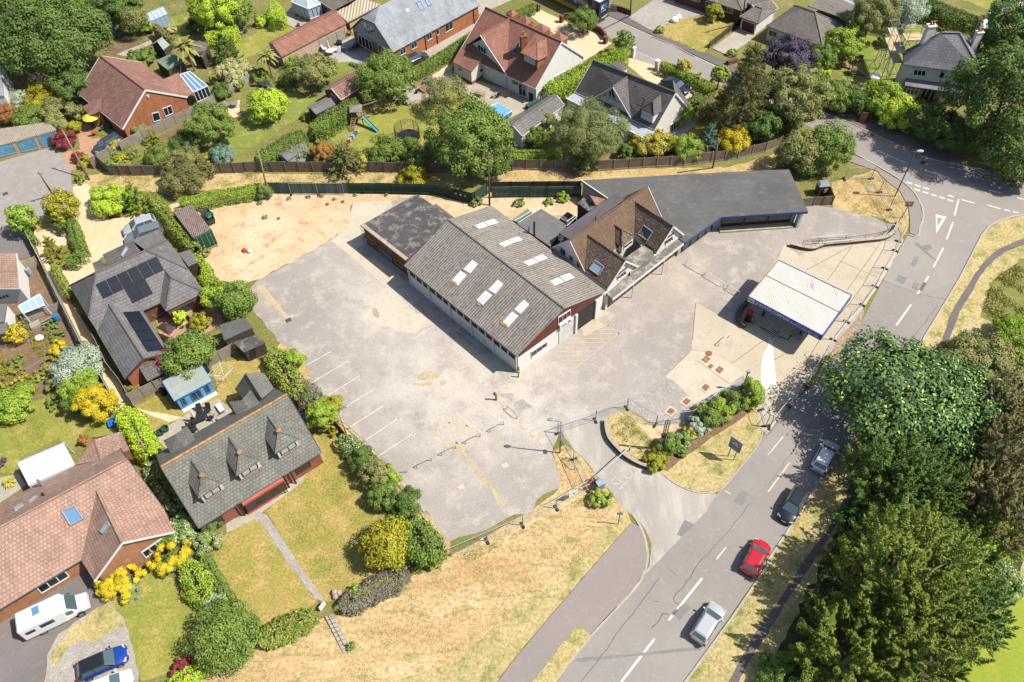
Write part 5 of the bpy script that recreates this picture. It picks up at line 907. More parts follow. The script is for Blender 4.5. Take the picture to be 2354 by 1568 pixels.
def crown(c,rx,rz,leaf,kind,dens=1.0,low=-.55):
 """leaf positions and normals of one crown: clumps over an ellipsoid, or shoots for conifers"""
 c=np.array(c);area=4*math.pi*((rx*rx+2*rx*rz)/3);N=int(min(70000,2.5*area/(leaf*leaf*.33)*dens*DENS))
 if kind in('yew','con'):
  ns=max(14,int(area*1.0/(.55 if kind=='yew' else .5)**1.0/(1.0 if rx<5 else 1.9)))
  if kind=='con':
   u=rng.uniform(0,1,ns)**.75;a=rng.uniform(0,2*np.pi,ns);rr=(u*.95+.06)*rx*rng.uniform(.8,1.08,ns)
   base=np.stack([rr*np.cos(a),rr*np.sin(a),rz*(1-2*u)],1);d=np.stack([np.cos(a),np.sin(a),np.full(ns,.35)],1)
  else:
   f=unit(ns);f=f[f[:,2]>-.45];ns=len(f);lump=1+.16*np.sin(f[:,0]*5+1)*np.cos(f[:,1]*6+2)+.1*np.sin(f[:,2]*9);base=f*np.array([rx,rx,rz])*(rng.uniform(.62,1.0,(ns,1))*lump[:,None]);d=f*.8+np.array([0,0,.75])
  d=d+rng.normal(size=d.shape)*.25;d/=np.linalg.norm(d,axis=1,keepdims=True);k_=max(6,N//ns);u=rng.uniform(0,1,(ns,k_,1))
  ln=(min(.24*rx,1.5)*rng.uniform(.6,1.3,(ns,1,1)));wd2=ln*.36*(1.05-u);p=base[:,None]+d[:,None]*ln*(u-.45)*1.5+unit(ns*k_).reshape(ns,k_,3)*wd2
  nn=unit(ns*k_).reshape(ns,k_,3)*.8+d[:,None]*.5+np.array([0,0,.4]);return(p+c).reshape(-1,3),nn.reshape(-1,3)
 nc=int(max(22,min(190,24+area/(.8 if rx<3 else 1.8))));f=fib(nc);f=f+rng.normal(size=f.shape)*.34;f/=np.linalg.norm(f,axis=1,keepdims=True);f=f[f[:,2]>low];nc=len(f)
 lump=1+.13*np.sin(f[:,0]*4+rng.uniform(0,6))*np.cos(f[:,1]*5+rng.uniform(0,6));rad=rng.uniform(.55,1.02,(nc,1))*lump[:,None]
 base=f*np.array([rx,rx,rz])*rad;rc=min(rx,rz*1.3)*rng.uniform(.2,.36,(nc,1,1))if rx<3.2 else np.clip(rx*rng.uniform(.14,.27,(nc,1,1)),.6,1.9);k_=max(8,N//nc);q=unit(nc*k_).reshape(nc,k_,3)
 q=np.where((q*f[:,None]).sum(2,keepdims=True)<-.35,-q,q);p=base[:,None]+q*rc*(rng.uniform(.6,1.0,(nc,k_,1))+np.abs(rng.normal(size=(nc,k_,1)))*.16)*np.array([1,1,.8]);nn=q*1.0+f[:,None]*.25+unit(nc*k_).reshape(nc,k_,3)*.5+np.array([0,0,.3])
 return(p+c).reshape(-1,3),nn.reshape(-1,3)
def plant(kind,t,x,y,r,mat,label,h=None,leaf=None,cat=None,name=None,group=None,dens=1.0,flat=None,trunk=None):
 tree_=kind in('dec','con','pine','sparse','yew');m=mpp(t,x,y,1)*r
 if h is None:h={'dec':2.0*m,'con':3.2*m,'pine':1.7*m,'sparse':2.2*m,'yew':1.5*m}.get(kind,1.25*m)
 rz={'dec':.40*h,'sparse':.4*h,'con':.47*h,'pine':.34*h,'yew':.5*h}.get(kind,h*.56);zc=h-rz if tree_ else h*.44
 c=k(t,x,y,zc);base=zf(c,0);leaf=(leaf*.8 if leaf else{'dec':.26,'sparse':.2,'con':.2,'yew':.22,'pine':.2}.get(kind,.15 if m<1.3 else .18 if m<2.2 else .22))
 if m>6:leaf*=1.15
 ck={'sparse':'dec','pine':'dec','shrub':'dec','fir':'con'}.get(kind,kind)
 p,n=crown(c,m,rz,leaf,ck,dens*(.5 if kind=='sparse' else 1.0),low=-.2 if kind=='shrub' else-.6)
 if kind=='shrub':p[:,2]=np.maximum(p[:,2],.05)
 if not tree_:
  o=leafmesh(name or 'shrub',p,n,leaf,mat,None,base);o.location=base;return tag(o,label,cat or 'shrub',group)
 rt=thing(name or{'con':'conifer','pine':'pine_tree','yew':'yew_tree'}.get(kind,'tree'),label,cat or 'tree',base,group=group)
 leafmesh('crown',p,n,leaf,mat,rt,base,.38 if kind in('yew','con','pine')else .6);tr=MB();w=trunk or max(.09,.035*h);tr.tube(base-V(0,0,.1),zf(c,zc*.55),w,w*.7,8);top=zf(c,zc*.55)
 for i in range(5 if kind!='con' else 0):a=i*1.26+random.random();e=c+V(math.cos(a)*m*.55,math.sin(a)*m*.55,rz*.35*random.uniform(-.3,1));tr.tube(top,e,w*.5,w*.15,5)
 if kind=='con':tr.tube(top,zf(c,h*.95),w*.7,.03,6)
 tr.build('trunk','bark',rt,smooth=True);return rt
def hedge(t,pts,w,h,mat,label,leaf=.18,dens=1.0,group=None,cat='hedge',name='hedge'):
 P=[k(t,*p,h)if len(p)==2 else k(*p,h)for p in pts];P=[zf(p,0)for p in P];seg=[(b-a).length for a,b in zip(P,P[1:])];L=sum(seg);per=w+2*h*.9;N=int(2.6*L*per/(leaf*leaf*.33)*dens*.75*DENS);N=min(N,45000)
 s=rng.uniform(0,L,N);cum=np.concatenate([[0],np.cumsum(seg)]);idx=np.clip(np.searchsorted(cum,s,'right')-1,0,len(seg)-1);A=np.array([tuple(p)for p in P]);D=A[1:]-A[:-1];D/=np.linalg.norm(D,axis=1,keepdims=True)
 q=A[idx]+D[idx]*(s-cum[idx])[:,None];nx=np.stack([-D[idx][:,1],D[idx][:,0],np.zeros(N)],1);th=rng.uniform(-.15,math.pi+.15,N);sg=lambda v:np.sign(v)*np.abs(v)**.55
 bump=1+.14*np.sin(s*2.1+rng.uniform(0,6))*np.sin(th*3+s*.9)+.1*np.sin(s*5.3+th*4)+rng.normal(size=N)*.07;end=np.minimum(s,L-s);taper=np.clip(end/(w*.5),.25,1)**.4
 u=sg(np.cos(th))*w/2*bump*taper;z=np.clip(sg(np.sin(th)),-.05,1)*h*np.where(np.abs(np.cos(th))<.7,.9+.1*bump,1);z=np.maximum(z*rng.uniform(.85,1.05,N),.03)
 low=rng.uniform(0,1,N)<.25;z=np.where(low&(np.abs(np.cos(th))>.6),rng.uniform(.05,h*.9,N),z)
 p=q+nx*u[:,None];p[:,2]=z;n=nx*np.cos(th)[:,None]+np.array([0,0,1])*np.abs(np.sin(th))[:,None]+unit(N)*.85;c=P[len(P)//2];o=leafmesh(name,p,n,leaf,mat,None,c);o.location=c;return tag(o,label,cat,group)
def palm(t,x,y,r,h,label,mat='palm leaf',nf=38,tr=.14,name='palm_tree'):
 c=k(t,x,y,h);m=mpp(t,x,y,h)*r;base=zf(c,0);rt=thing(name,label,'palm' if h>.9 else 'plant',base);mb=MB()
 for i in range(nf):
  a=i*2.4;el=random.uniform(-.35,1.2);d=V(math.cos(a)*math.cos(el),math.sin(a)*math.cos(el),math.sin(el));L=m*random.uniform(.8,1.15);s=d.cross(V(0,0,1)).normalized();pts=[]
  for j in range(5):u=j/4;pts.append((c+d*L*u-V(0,0,.55*L*u*u),s*(.05+.13*math.sin(math.pi*min(1,u*.9+.1)))*max(.5,m*.6)))
  for(p0,s0),(p1,s1)in zip(pts,pts[1:]):mb.poly([p0-s0,p0+s0,p1+s1,p1-s1])
 mb.build('fronds',mat,rt,uv=False)
 if h>.5:MB().tube(base,c,tr,tr*.8,8).build('trunk','bark',rt)
 return rt
PL=plant
# top left gardens
PL('dec',0,500,330,350,'dark leaf','huge dark green tree filling the top left corner',h=11,name='tree',leaf=.42)
PL('dec',0,90,120,260,'dark leaf','dark tree behind the huge top-left tree, in the very corner',h=10)
PL('dec',0,660,760,170,'dark leaf','low dark tree against the far wall of the brick bungalow',h=5)
PL('dec',0,900,130,120,'dark leaf','dark garden tree just above the blue tarpaulin',h=5)
PL('dec',0,1100,70,150,'dark leaf','broad dark tree left of the greenhouse, top edge',h=7)
PL('sparse',0,1220,180,110,'olive leaf','thin olive tree between the blue tarpaulin and greenhouse',h=5)
PL('shrub',0,1340,255,62,'fresh leaf','bright green bush in front of the greenhouse',h=2.2)
PL('shrub',0,720,60,120,'mid leaf','spreading green bushes at the top edge beside the huge tree');PL('shrub',0,560,20,90,'mid leaf','small bush at top edge over the huge tree')
PL('dec',0,1980,60,190,'lime leaf','yellow-green tree at the top edge near the white conservatory',h=7);PL('dec',0,2180,110,110,'mid leaf','mid green tree behind the lime hedge, top',h=5)
hedge(0,[(1880,330),(2010,290),(2180,240)],2.4,2.2,'lime leaf','lime green clipped hedge left of the small lawn with chairs')
PL('shrub',0,1830,230,85,'dark leaf','round dark bush above the palm');hedge(0,[(1410,215),(1570,355)],1.2,2.4,'olive leaf','tall trimmed conifer hedge below the greenhouse')
PL('shrub',0,1570,272,50,'cream leaf','cream flowering bush beside the tall conifer hedge');palm(0,1700,420,135,4.5,'big fan palm beside the sage shed')
PL('con',0,2050,440,120,'conifer leaf','dark open conifer right of the big palm',h=5);PL('shrub',0,1300,540,130,'mid leaf','leafy bush behind the ridge of the brick bungalow',h=1.8)
PL('shrub',0,2160,665,150,'cream leaf','large cream variegated bush right of the glass conservatory',h=2.6);palm(0,1945,690,55,1.8,'small spiky palm by the glass conservatory',nf=22,tr=.06)
PL('shrub',0,2035,850,85,'dark leaf','dark bush at the end of the pale fence by conservatory');PL('dec',0,1945,1130,190,'mid leaf','round green tree in front of the brick bungalow gable',h=5.5)
PL('shrub',0,1710,1330,125,'dark leaf','spreading dark bush under the round green tree');PL('con',0,1385,1250,66,'green gold leaf','small golden conifer by the brick gable',h=2.6);PL('shrub',0,1270,1190,75,'olive leaf','climbing bush against the brick gable corner',h=2)
PL('shrub',0,1055,1335,58,'gold leaf','orange-yellow bush beside the dark grey parked car');PL('shrub',0,2050,1430,100,'blue leaf','blue-green bush behind the panel fence, left end of the lawn');PL('shrub',0,1690,1490,150,'olive leaf','big olive bush behind the left fence corner',h=2.6);PL('shrub',0,1480,1450,120,'mid leaf','green bush left of the big olive bush by fence')
PL('shrub',0,1080,1470,90,'fresh leaf','low green planting inside the fence corner',h=.7);PL('shrub',0,1230,1420,50,'olive leaf','small round bush in the fenced border',h=.9);PL('shrub',0,1120,1455,35,'yellow leaf','tiny yellow bush in the fenced border',h=.6)
PL('shrub',0,180,930,95,'silver leaf','silver-grey bush near the white cottage wall');PL('shrub',0,370,920,120,'green gold leaf','yellow-green bush beside the pollarded trunk');PL('shrub',0,60,1050,105,'rusty leaf','rust-coloured bush behind the garage roof');PL('shrub',0,270,1090,115,'mid leaf','green bush behind the middle of the garage roof');PL('shrub',0,540,1060,165,'olive leaf','big olive bush at the end of the garages',h=3);PL('shrub',0,660,1180,70,'green gold leaf','yellow-green bush beside the brick drive')
PL('shrub',0,590,1290,95,'red leaf','maroon bush at the end of the blue garage doors',h=2);PL('shrub',0,710,1450,52,'red leaf','small maroon bush beside the telegraph pole');PL('shrub',0,770,1490,62,'green gold leaf','yellow bush at the foot of the telegraph pole');PL('dec',0,70,560,90,'fresh leaf','bright tree beside the alley, left edge',h=3.5)
PL('shrub',0,1030,600,60,'mid leaf','small bush behind the brick bungalow roof');PL('shrub',0,1900,1470,60,'gold leaf','yellow flowering bush above the panel fence');PL('shrub',0,2190,780,60,'mid leaf','bush along the pale garden fence');PL('shrub',0,1750,1230,40,'mid leaf','small plant growing on the raised beds',h=.8)
rt=thing('pollarded_tree','pale cut-back trunk of a pollarded tree by the alley','tree',k(0,480,895));MB().tube(k(0,480,895),k(0,390,750,2.2),.42,.38,8).tube(k(0,390,750,2.2),k(0,240,655,3.4),.3,.2,8).tube(k(0,390,750,2.2),k(0,330,620,3.8),.28,.2,8).tube(k(0,390,750,2.2),k(0,395,640,3.6),.2,.16,8).build('trunk','pale bark',rt,smooth=True)
# top middle gardens
palm(1,90,510,105,4.0,'cordyline palm with two heads left of the olive apple tree',nf=44,mat='palm leaf');PL('dec',1,262,470,48,'fresh leaf','little lollipop tree by the outbuilding wall',h=2.6)
PL('dec',1,530,640,190,'olive leaf','old apple tree in the garden below the outbuilding',h=4.6);PL('shrub',1,320,570,70,'fresh leaf','bright bush at the foot of the outbuilding wall');PL('shrub',1,275,740,70,'mid leaf','round bush beside the cordyline');PL('shrub',1,80,800,55,'purple leaf','purple bush beneath the cordyline');PL('shrub',1,30,700,80,'mid leaf','bush in the border left of cordyline')
PL('dec',1,100,960,155,'lime leaf','round lime-green tree on the lawn',h=4.4,leaf=.36);PL('dec',1,1175,690,245,'mid leaf','large round tree beside the small brick garage',h=6.5)
hedge(1,[(500,1170),(660,1060),(800,970),(930,910)],2.6,2.6,'mid leaf','wide green hedge running from the brick garage down the lawn',leaf=.2);hedge(1,[(0,1450),(150,1340),(300,1260),(440,1200)],2.4,2.4,'mid leaf','wide green hedge behind the grey garden shed',leaf=.2)
PL('shrub',1,380,1425,92,'pink flower leaf','pink flowering buddleia by the panel fence',h=2.4);PL('shrub',1,610,1405,95,'red photinia leaf','orange-red photinia bush by the panel fence',h=2.6);PL('con',1,810,1440,175,'olive leaf','olive broad conifer hanging over the panel fence',h=4.4)
PL('shrub',1,985,1500,60,'gold leaf','yellow bush right of the olive broad conifer',h=2.2);PL('shrub',1,1215,1390,150,'mid leaf','big round green bush by the fence below trampoline',h=3);PL('shrub',1,1080,1420,45,'white flower leaf','white flowering bush by the panel fence',h=1.8);PL('shrub',1,1430,1370,95,'mid leaf','bush immediately below the trampoline',h=2.4);PL('shrub',1,1600,1420,115,'olive leaf','olive bush between trampoline and the huge round tree')
PL('sparse',1,1745,850,165,'olive leaf','thin half-bare tree beside the patio',h=5.2);PL('dec',1,1960,1250,320,'mid leaf','huge round tree between the trampoline and grey-roofed garage',h=9.5,leaf=.38);PL('dec',1,1500,1495,95,'dark leaf','dark ivy-like tree on the fence under the huge round tree',h=3)
PL('shrub',1,1440,1500,70,'dark leaf','ivy bush over the panel fence');PL('dec',1,2130,1490,180,'dark leaf','dark lower tree behind the fence by the second pole',h=4)
hedge(1,[(1420,660),(1600,550),(1800,430),(1960,320)],1.6,2.0,'mid leaf','long clipped hedge beside the slate chalet drive');hedge(1,[(860,570),(1000,620)],.6,.5,'mid leaf','small planting at the edge of the grey patio')
PL('shrub',1,1340,920,45,'mid leaf','small bush beside the garden chairs');PL('shrub',1,1395,930,40,'silver leaf','grey shrub beside the garden chairs');PL('shrub',1,1590,750,55,'blue leaf','blue-green plant in the raised bed',h=.9);hedge(1,[(150,10),(190,170)],2.6,2.4,'lime leaf','lime green hedge end beside the white conservatory');PL('shrub',1,50,200,60,'lime leaf','lime green bush growing by the patio edge');PL('shrub',1,150,205,35,'olive leaf','small dark olive bush by blue pots');PL('shrub',1,835,310,36,'rusty leaf','potted rusty shrub beside the patio doors')
PL('shrub',1,460,1070,45,'mid leaf','bush at the end of the wide hedge');PL('shrub',1,590,1250,80,'fresh leaf','grassy bush by the washing line',h=.9)
# top right of centre
hedge(2,[(310,810),(520,690),(760,550),(1060,440)],2.4,2.6,'laurel leaf','bright laurel hedge between the red-tiled and charcoal houses',leaf=.22);PL('dec',2,1025,390,82,'mid leaf','bushy tree at the end of the laurel hedge',h=4);PL('sparse',2,655,180,115,'mid leaf','leaning tree over the curved brick wall',h=4,dens=1.6)
PL('dec',2,1862,105,68,'green gold leaf','round yellow-green bush-tree before the brown brick bungalow',h=3);PL('shrub',2,1830,170,40,'cream leaf','pale bush below the round yellow-green one');hedge(2,[(1370,570),(1520,620),(1700,720),(1850,800)],1.6,1.8,'laurel leaf','bright hedge along the lane behind the parked navy car');PL('dec',2,1580,615,62,'gold leaf','thin yellowish tree in the lane hedge',h=3)
palm(2,1410,620,40,1.4,'small cordyline at the driveway gate',nf=20,tr=.06);palm(2,1722,690,52,2.2,'cordyline beside the navy car',nf=24,tr=.07);PL('dec',2,1912,690,66,'fresh leaf','slim fresh green tree at the lane edge',h=4.2);hedge(2,[(1710,1010),(1800,940),(1890,850)],2.0,2.2,'olive leaf','olive yellow hedge at the end of the charcoal house')
PL('con',2,2150,820,240,'brown conifer leaf','very tall brown-green conifer beside the lane',h=13.5,leaf=.32);PL('pine',2,700,1190,300,'pine leaf','broad spreading pine in front of the charcoal chalet',h=7,leaf=.3,dens=1.3);PL('shrub',2,1560,1050,95,'laurel leaf','green climber on the cream gable end',h=3.2)
PL('shrub',2,1290,1330,150,'gold leaf','yellowish bamboo behind the fence',h=2.8);PL('shrub',2,1130,1340,62,'yellow leaf','bright yellow bush left of the bamboo',h=2);PL('shrub',2,1440,1330,90,'green gold leaf','green-gold bush right of bamboo',h=2.4);PL('shrub',2,1610,1370,120,'fresh leaf','dense round green bush by the fence',h=3);PL('con',2,1812,1270,105,'blue leaf','blue-green conifer by the fence',h=5);PL('shrub',2,2030,1310,130,'yellow leaf','golden yellow bush right of the blue conifer',h=3)
hedge(2,[(0,1410),(220,1400),(460,1405)],1.8,1.6,'laurel leaf','low bright laurel hedge behind the concrete post fence');PL('shrub',2,220,1270,95,'mid leaf','leafy bush against the grey-roofed garage',h=2.6);PL('shrub',2,300,1130,90,'olive leaf','bamboo beside the grey-roofed garage',h=3);PL('shrub',2,30,1280,50,'laurel leaf','bright creeper on the garage corner');PL('shrub',2,640,1500,130,'pine leaf','low pine branches over the fence',h=2.2);PL('shrub',2,1040,1400,70,'conifer leaf','dark bush right of the pine',h=2.4)
PL('dec',2,2310,1150,130,'conifer leaf','dark understorey tree at the foot of the tall conifer',h=5);PL('shrub',2,1360,278,40,'fresh leaf','small bush at the corner of the front lawn');PL('shrub',2,2030,485,42,'laurel leaf','clipped bush behind the small brick wall');hedge(2,[(20,120),(210,30)],1.4,1.6,'mid leaf','short hedge at the top edge by the brick gate pier')
PL('shrub',2,1690,920,60,'mid leaf','bush by the gravel drive near cream gable')
# top right
PL('dec',3,180,550,190,'purple leaf','dark purple copper beech in front of the hipped bungalow',h=7.5);PL('dec',3,250,880,230,'olive leaf','weeping olive tree beside the lane, below the purple beech',h=9);PL('dec',3,700,390,155,'fresh leaf','bright shrub-like tree at the corner of the hipped bungalow',h=4.4);PL('shrub',3,490,545,125,'mid leaf','green bush between the purple beech and play lawn',h=3)
PL('shrub',3,410,680,60,'cream leaf','pale variegated bush next to the beech');PL('shrub',3,520,670,50,'lime leaf','small lime bush by the play lawn');PL('dec',3,590,860,160,'mid leaf','hedge tree at the lane corner of the play lawn',h=4);PL('dec',3,810,900,120,'dark leaf','dark hedge tree left of the wooden gate',h=3.6);PL('dec',3,1050,880,140,'fresh leaf','bright tree right of the wooden gate',h=4.6)
PL('shrub',3,1190,1040,150,'lime leaf','large lime-green bush in front of the slate house',h=3.6);PL('shrub',3,1480,1130,200,'dark leaf','long dark hedge-like bush before the slate house',h=3.6);PL('shrub',3,1700,1230,190,'dark leaf','dark bush between slate house and the giant right tree',h=4);PL('shrub',3,1660,975,80,'mid leaf','low box hedge under the bay window',h=.6)
PL('dec',3,2230,880,330,'dark leaf','giant dark tree hanging over the junction, right edge',h=15,leaf=.42);PL('dec',3,2260,330,220,'dark leaf','dark tree behind the giant right tree, upper right edge',h=13,leaf=.4);PL('dec',3,2250,1330,260,'dark leaf','dark low trees at the right edge beyond the junction',h=7)
PL('sparse',3,960,130,180,'olive leaf','tall olive tree behind the play lawn, top edge',h=8,dens=1.8);PL('sparse',3,1290,60,130,'silver leaf','grey-leaved tree over the round trampoline, top',h=6,dens=1.6);hedge(3,[(1480,0),(1700,90),(1960,190)],3.2,2.8,'dark leaf','thick dark hedge at the back of the slate house garden',leaf=.22);PL('shrub',3,1085,385,65,'mid leaf','low bush on the play lawn');PL('shrub',3,830,250,80,'mid leaf','bush behind the bright shrub-like tree');PL('shrub',3,2050,200,60,'gold leaf','yellow bush by the far patio');PL('shrub',3,900,860,80,'cream leaf','pale flowering bush over the lane hedge',h=2)
PL('dec',3,290,1390,155,'olive leaf','light green tree at the back corner of the black roof',h=5.5);PL('dec',3,570,1330,160,'mid leaf','dark green tree at the corner of the site fence',h=6.5);PL('shrub',3,430,1490,150,'mid leaf','bushy growth below the corner trees',h=2.8);PL('shrub',3,130,1110,140,'conifer leaf','dark shrubs at the foot of the weeping olive tree',h=3)
PL('dec',7,2330,20,130,'dark leaf','dark bush at the right edge beside the junction',h=4)
# left middle
PL('dec',4,200,440,95,'fresh leaf','small tree at the far end of the alley fence',h=4.2);PL('dec',4,560,320,118,'green gold leaf','yellow-green tree beside the gravel drive mouth',h=4.4);PL('con',4,465,700,85,'green gold leaf','leaning conifer at the end of the L-shaped hedge',h=4);PL('shrub',4,1000,280,150,'lime leaf','bright lime bush beside the gravel drive',h=3);PL('con',4,1235,230,105,'fresh leaf','upright green conifer behind the lime bush',h=4.8);PL('shrub',4,1215,300,75,'fresh leaf','green bush between lime bush and hedge')
hedge(4,[(1370,200),(1500,360),(1640,540),(1790,700)],1.7,2.0,'privet leaf','long privet hedge between the drive and the container');hedge(4,[(640,430),(680,600),(740,740),(700,780),(590,830)],1.4,1.6,'mid leaf','L-shaped clipped hedge round the gravel drive');hedge(4,[(475,850),(540,980),(640,1150)],.9,1.5,'privet leaf','narrow hedge beside the alley');hedge(4,[(1640,270),(1800,250),(2000,200),(2200,170),(2380,130)],1.6,1.9,'fresh leaf','climbers smothering the green mesh fence behind container',cat='climber',name='climber')
hedge(4,[(480,460),(570,520)],1.0,1.6,'dark leaf','dark strip of hedge under the yellow-green tree');hedge(4,[(200,500),(300,630)],.9,1.6,'mid leaf','ragged hedge along the end of alley fence')
hedge(4,[(1790,770),(1890,880),(1850,1000),(1940,1010)],1.1,1.7,'laurel leaf','wavy bright hedge right of the solar bungalow',leaf=.25);PL('dec',4,1990,1150,120,'fresh leaf','bright tree by the car park edge near solar bungalow',h=4);PL('dec',4,2170,1180,150,'mid leaf','leafy tree leaning over the car park edge',h=4.6);PL('shrub',4,2200,1300,80,'lime leaf','lime bush under the leaning car park tree',h=1.8)
PL('dec',4,1652,1345,60,'lime leaf','small clipped ball tree on the courtyard',h=2.2);PL('shrub',4,1855,1400,85,'green gold leaf','yellow-green bush on the courtyard edge',h=1.8);PL('dec',8,1740,110,190,'mid leaf','round green tree beside the blue summerhouse roof',h=4.8);PL('sparse',8,1490,200,85,'red leaf','purple-red acer beside the solar bungalow porch',h=3,dens=1.6);PL('shrub',4,1700,50,215,'brown conifer leaf','large maroon-green bush outside the panel fence',h=3.2)
PL('shrub',4,1880,740,70,'olive leaf','weeds at the foot of the container doors',h=.8);PL('shrub',8,1230,390,70,'rusty leaf','reddish plants under solar bungalow gable',h=.8);PL('shrub',8,1190,450,45,'mid leaf','small green plants beside alley fence',h=.8);PL('shrub',4,740,90,50,'mid leaf','weedy bush at the foot of telegraph pole',h=.8)
PL('sparse',4,140,1500,80,'yellow leaf','yellow-leaved bare tree in the junk garden',h=2.2);PL('shrub',4,480,1420,70,'mid leaf','green patch by the junk heap',h=.7);PL('shrub',4,530,1530,60,'mid leaf','green plants below junk heap',h=.8);PL('shrub',5,1450,65,135,'green gold leaf','rounded yellow-green bush overhanging the green fence',h=2.4);PL('shrub',5,60,200,70,'mid leaf','ivy bush round the foot of the wooden pole',h=2.2)
PL('shrub',5,2020,290,60,'olive leaf','weeds in front of the green gates',h=.9);PL('shrub',6,470,240,65,'fresh leaf','weeds below the green fence behind showroom',h=1);PL('shrub',6,70,300,55,'mid leaf','green weeds on the rubble behind the workshop',h=.8);PL('shrub',6,340,290,45,'fresh leaf','small weed clump on rubble',h=.7)
for x,y,r in((80,430,28),(30,300,25),(300,260,20),(480,245,22),(600,235,22),(720,265,15),(660,310,14),(800,290,14),(910,225,18),(1200,225,18),(210,440,12)):PL('shrub',5,x,y,r,'olive leaf','small weed tuft growing on the sandy gravel',h=.35,group='weed tufts on the sandy gravel',cat='weed',name='weed',leaf=.14)
# lower left
PL('shrub',8,880,590,140,'yellow leaf','vivid yellow conifer on the lawn edge',h=4,leaf=.2,name='golden_conifer');PL('shrub',8,770,430,150,'fresh leaf','bright green bush behind the vivid yellow conifer',h=3.4);PL('shrub',8,700,590,95,'conifer leaf','dark feathery conifer left of the vivid yellow one',h=2.6);PL('shrub',8,730,250,185,'silver leaf','large silvery rounded bush beside the alley fence',h=3.4);PL('shrub',8,140,570,160,'fresh leaf','wide green bushes on the left lawn edge',h=2.4);PL('shrub',8,20,640,90,'mid leaf','bush at left edge below allotment')
hedge(8,[(1090,610),(1180,700),(1270,860),(1370,1040)],2.4,2.4,'lime leaf','thick bright clipped hedge beside the gazebo lawn',leaf=.2);hedge(8,[(1380,1100),(1430,1250),(1540,1400),(1640,1540)],2.2,2.0,'white flower leaf','shrubby hedge between the pink bungalow and dormer house',leaf=.24)
PL('shrub',8,540,75,78,'yellow leaf','yellow bush on the allotment',h=1.4);PL('shrub',8,460,220,75,'orange flower leaf','orange flowering plants on the allotment',h=.8);PL('shrub',8,640,110,60,'blue leaf','grey-green bush beside the yellow allotment bush',h=1.2);PL('shrub',8,130,200,85,'mid leaf','vegetable rows at upper left of allotment',h=.8);PL('shrub',8,110,340,110,'green gold leaf','yellowish vegetable patch at the left edge',h=.8);PL('shrub',8,350,330,70,'fresh leaf','green vegetable patch mid allotment',h=.6);PL('shrub',8,500,400,70,'olive leaf','olive bush at the corner of allotment',h=1.4);PL('shrub',8,500,560,65,'mid leaf','low bush at the lawn edge below the allotment',h=1);PL('shrub',8,20,1110,45,'purple leaf','lavender clump at the left edge',h=.7);palm(8,70,1290,60,.5,'yellow spiky yucca by the patio',mat='gold leaf',nf=30);PL('shrub',8,770,915,45,'rusty leaf','dark maroon bush by the rear pink roof',h=1.2)
hedge(9,[(140,60),(220,220),(330,380),(400,480)],2.6,2.0,'privet leaf','overgrown hedge along the upper car park edge',leaf=.25);hedge(9,[(360,360),(470,480),(560,560)],2.6,1.7,'grey twig leaf','browned part of hedge beside the dormer house',leaf=.22);PL('shrub',9,340,180,90,'laurel leaf','bright leafy shoots over the upper car park edge',h=2.6);PL('shrub',9,610,690,130,'fresh leaf','glossy round laurel beside the bent lamp post',h=3.4,leaf=.2);PL('shrub',9,710,600,90,'green gold leaf','olive-yellow bush behind the round laurel',h=2.4);PL('shrub',9,470,510,75,'dark leaf','dark bush in the browned hedge',h=2)
hedge(9,[(770,870),(870,940),(960,1020)],2.0,1.7,'white flower leaf','cream flowering hedge by the car park rail');PL('shrub',9,985,1100,115,'conifer leaf','dark green feathery bush by the car park rail',h=2.8);PL('shrub',9,1100,1230,135,'olive leaf','olive feathery bush by the car park rail',h=3);PL('shrub',9,1210,1260,100,'laurel leaf','bright green bush by the car park rail',h=2.6);PL('shrub',9,1170,1420,130,'mid leaf','mid green bush below the bright one by rail',h=2.8);PL('shrub',9,1370,1510,140,'dark leaf','dark bush at the lower car park rail',h=2.6);PL('shrub',9,720,830,45,'green gold leaf','little bush at the wooden fence panel',h=1.2)
hedge(13,[(1420,60),(1500,230),(1560,350),(1580,480)],3.4,2.2,'mid leaf','dark wide hedge at the lower corner of the car park',leaf=.25);PL('shrub',13,1190,300,215,'green gold leaf','golden-green rounded bush on the front lawn corner',h=4,leaf=.3);hedge(13,[(770,870),(960,760),(1180,640),(1400,540)],2.2,1.3,'grey twig leaf','grey half-dead hedge along the bank',leaf=.18);hedge(13,[(20,1190),(200,1080),(400,980),(540,920)],2.2,1.4,'privet leaf','green clipped hedge left of the bank steps',leaf=.22);PL('shrub',13,1580,430,90,'fresh leaf','bright bush at the end of the dark wide hedge',h=1.8)
PL('shrub',13,920,740,55,'laurel leaf','green shoots in the grey hedge',h=1.6);PL('shrub',13,870,1240,35,'mid leaf','weed clump at the foot of handrail',h=.6)
PL('shrub',12,1120,625,175,'yellow leaf','long golden bush under the ivy gable',h=1.8,leaf=.2);PL('shrub',12,1000,690,95,'yellow leaf','lower end of golden bush beside the drive',h=1.6,leaf=.2);PL('shrub',12,1570,360,185,'yellow leaf','big golden bush at the right of the ivy gable',h=1.8,leaf=.2);PL('shrub',12,1190,720,95,'blue leaf','low blue spruce beside the golden bush',h=.9);PL('shrub',12,1565,500,95,'conifer leaf','low dark juniper below the big golden bush',h=1);hedge(12,[(1690,470),(1780,580),(1850,760),(1900,830)],2.6,1.6,'fresh leaf','rounded green shrub border left of the thin hedge',leaf=.24)
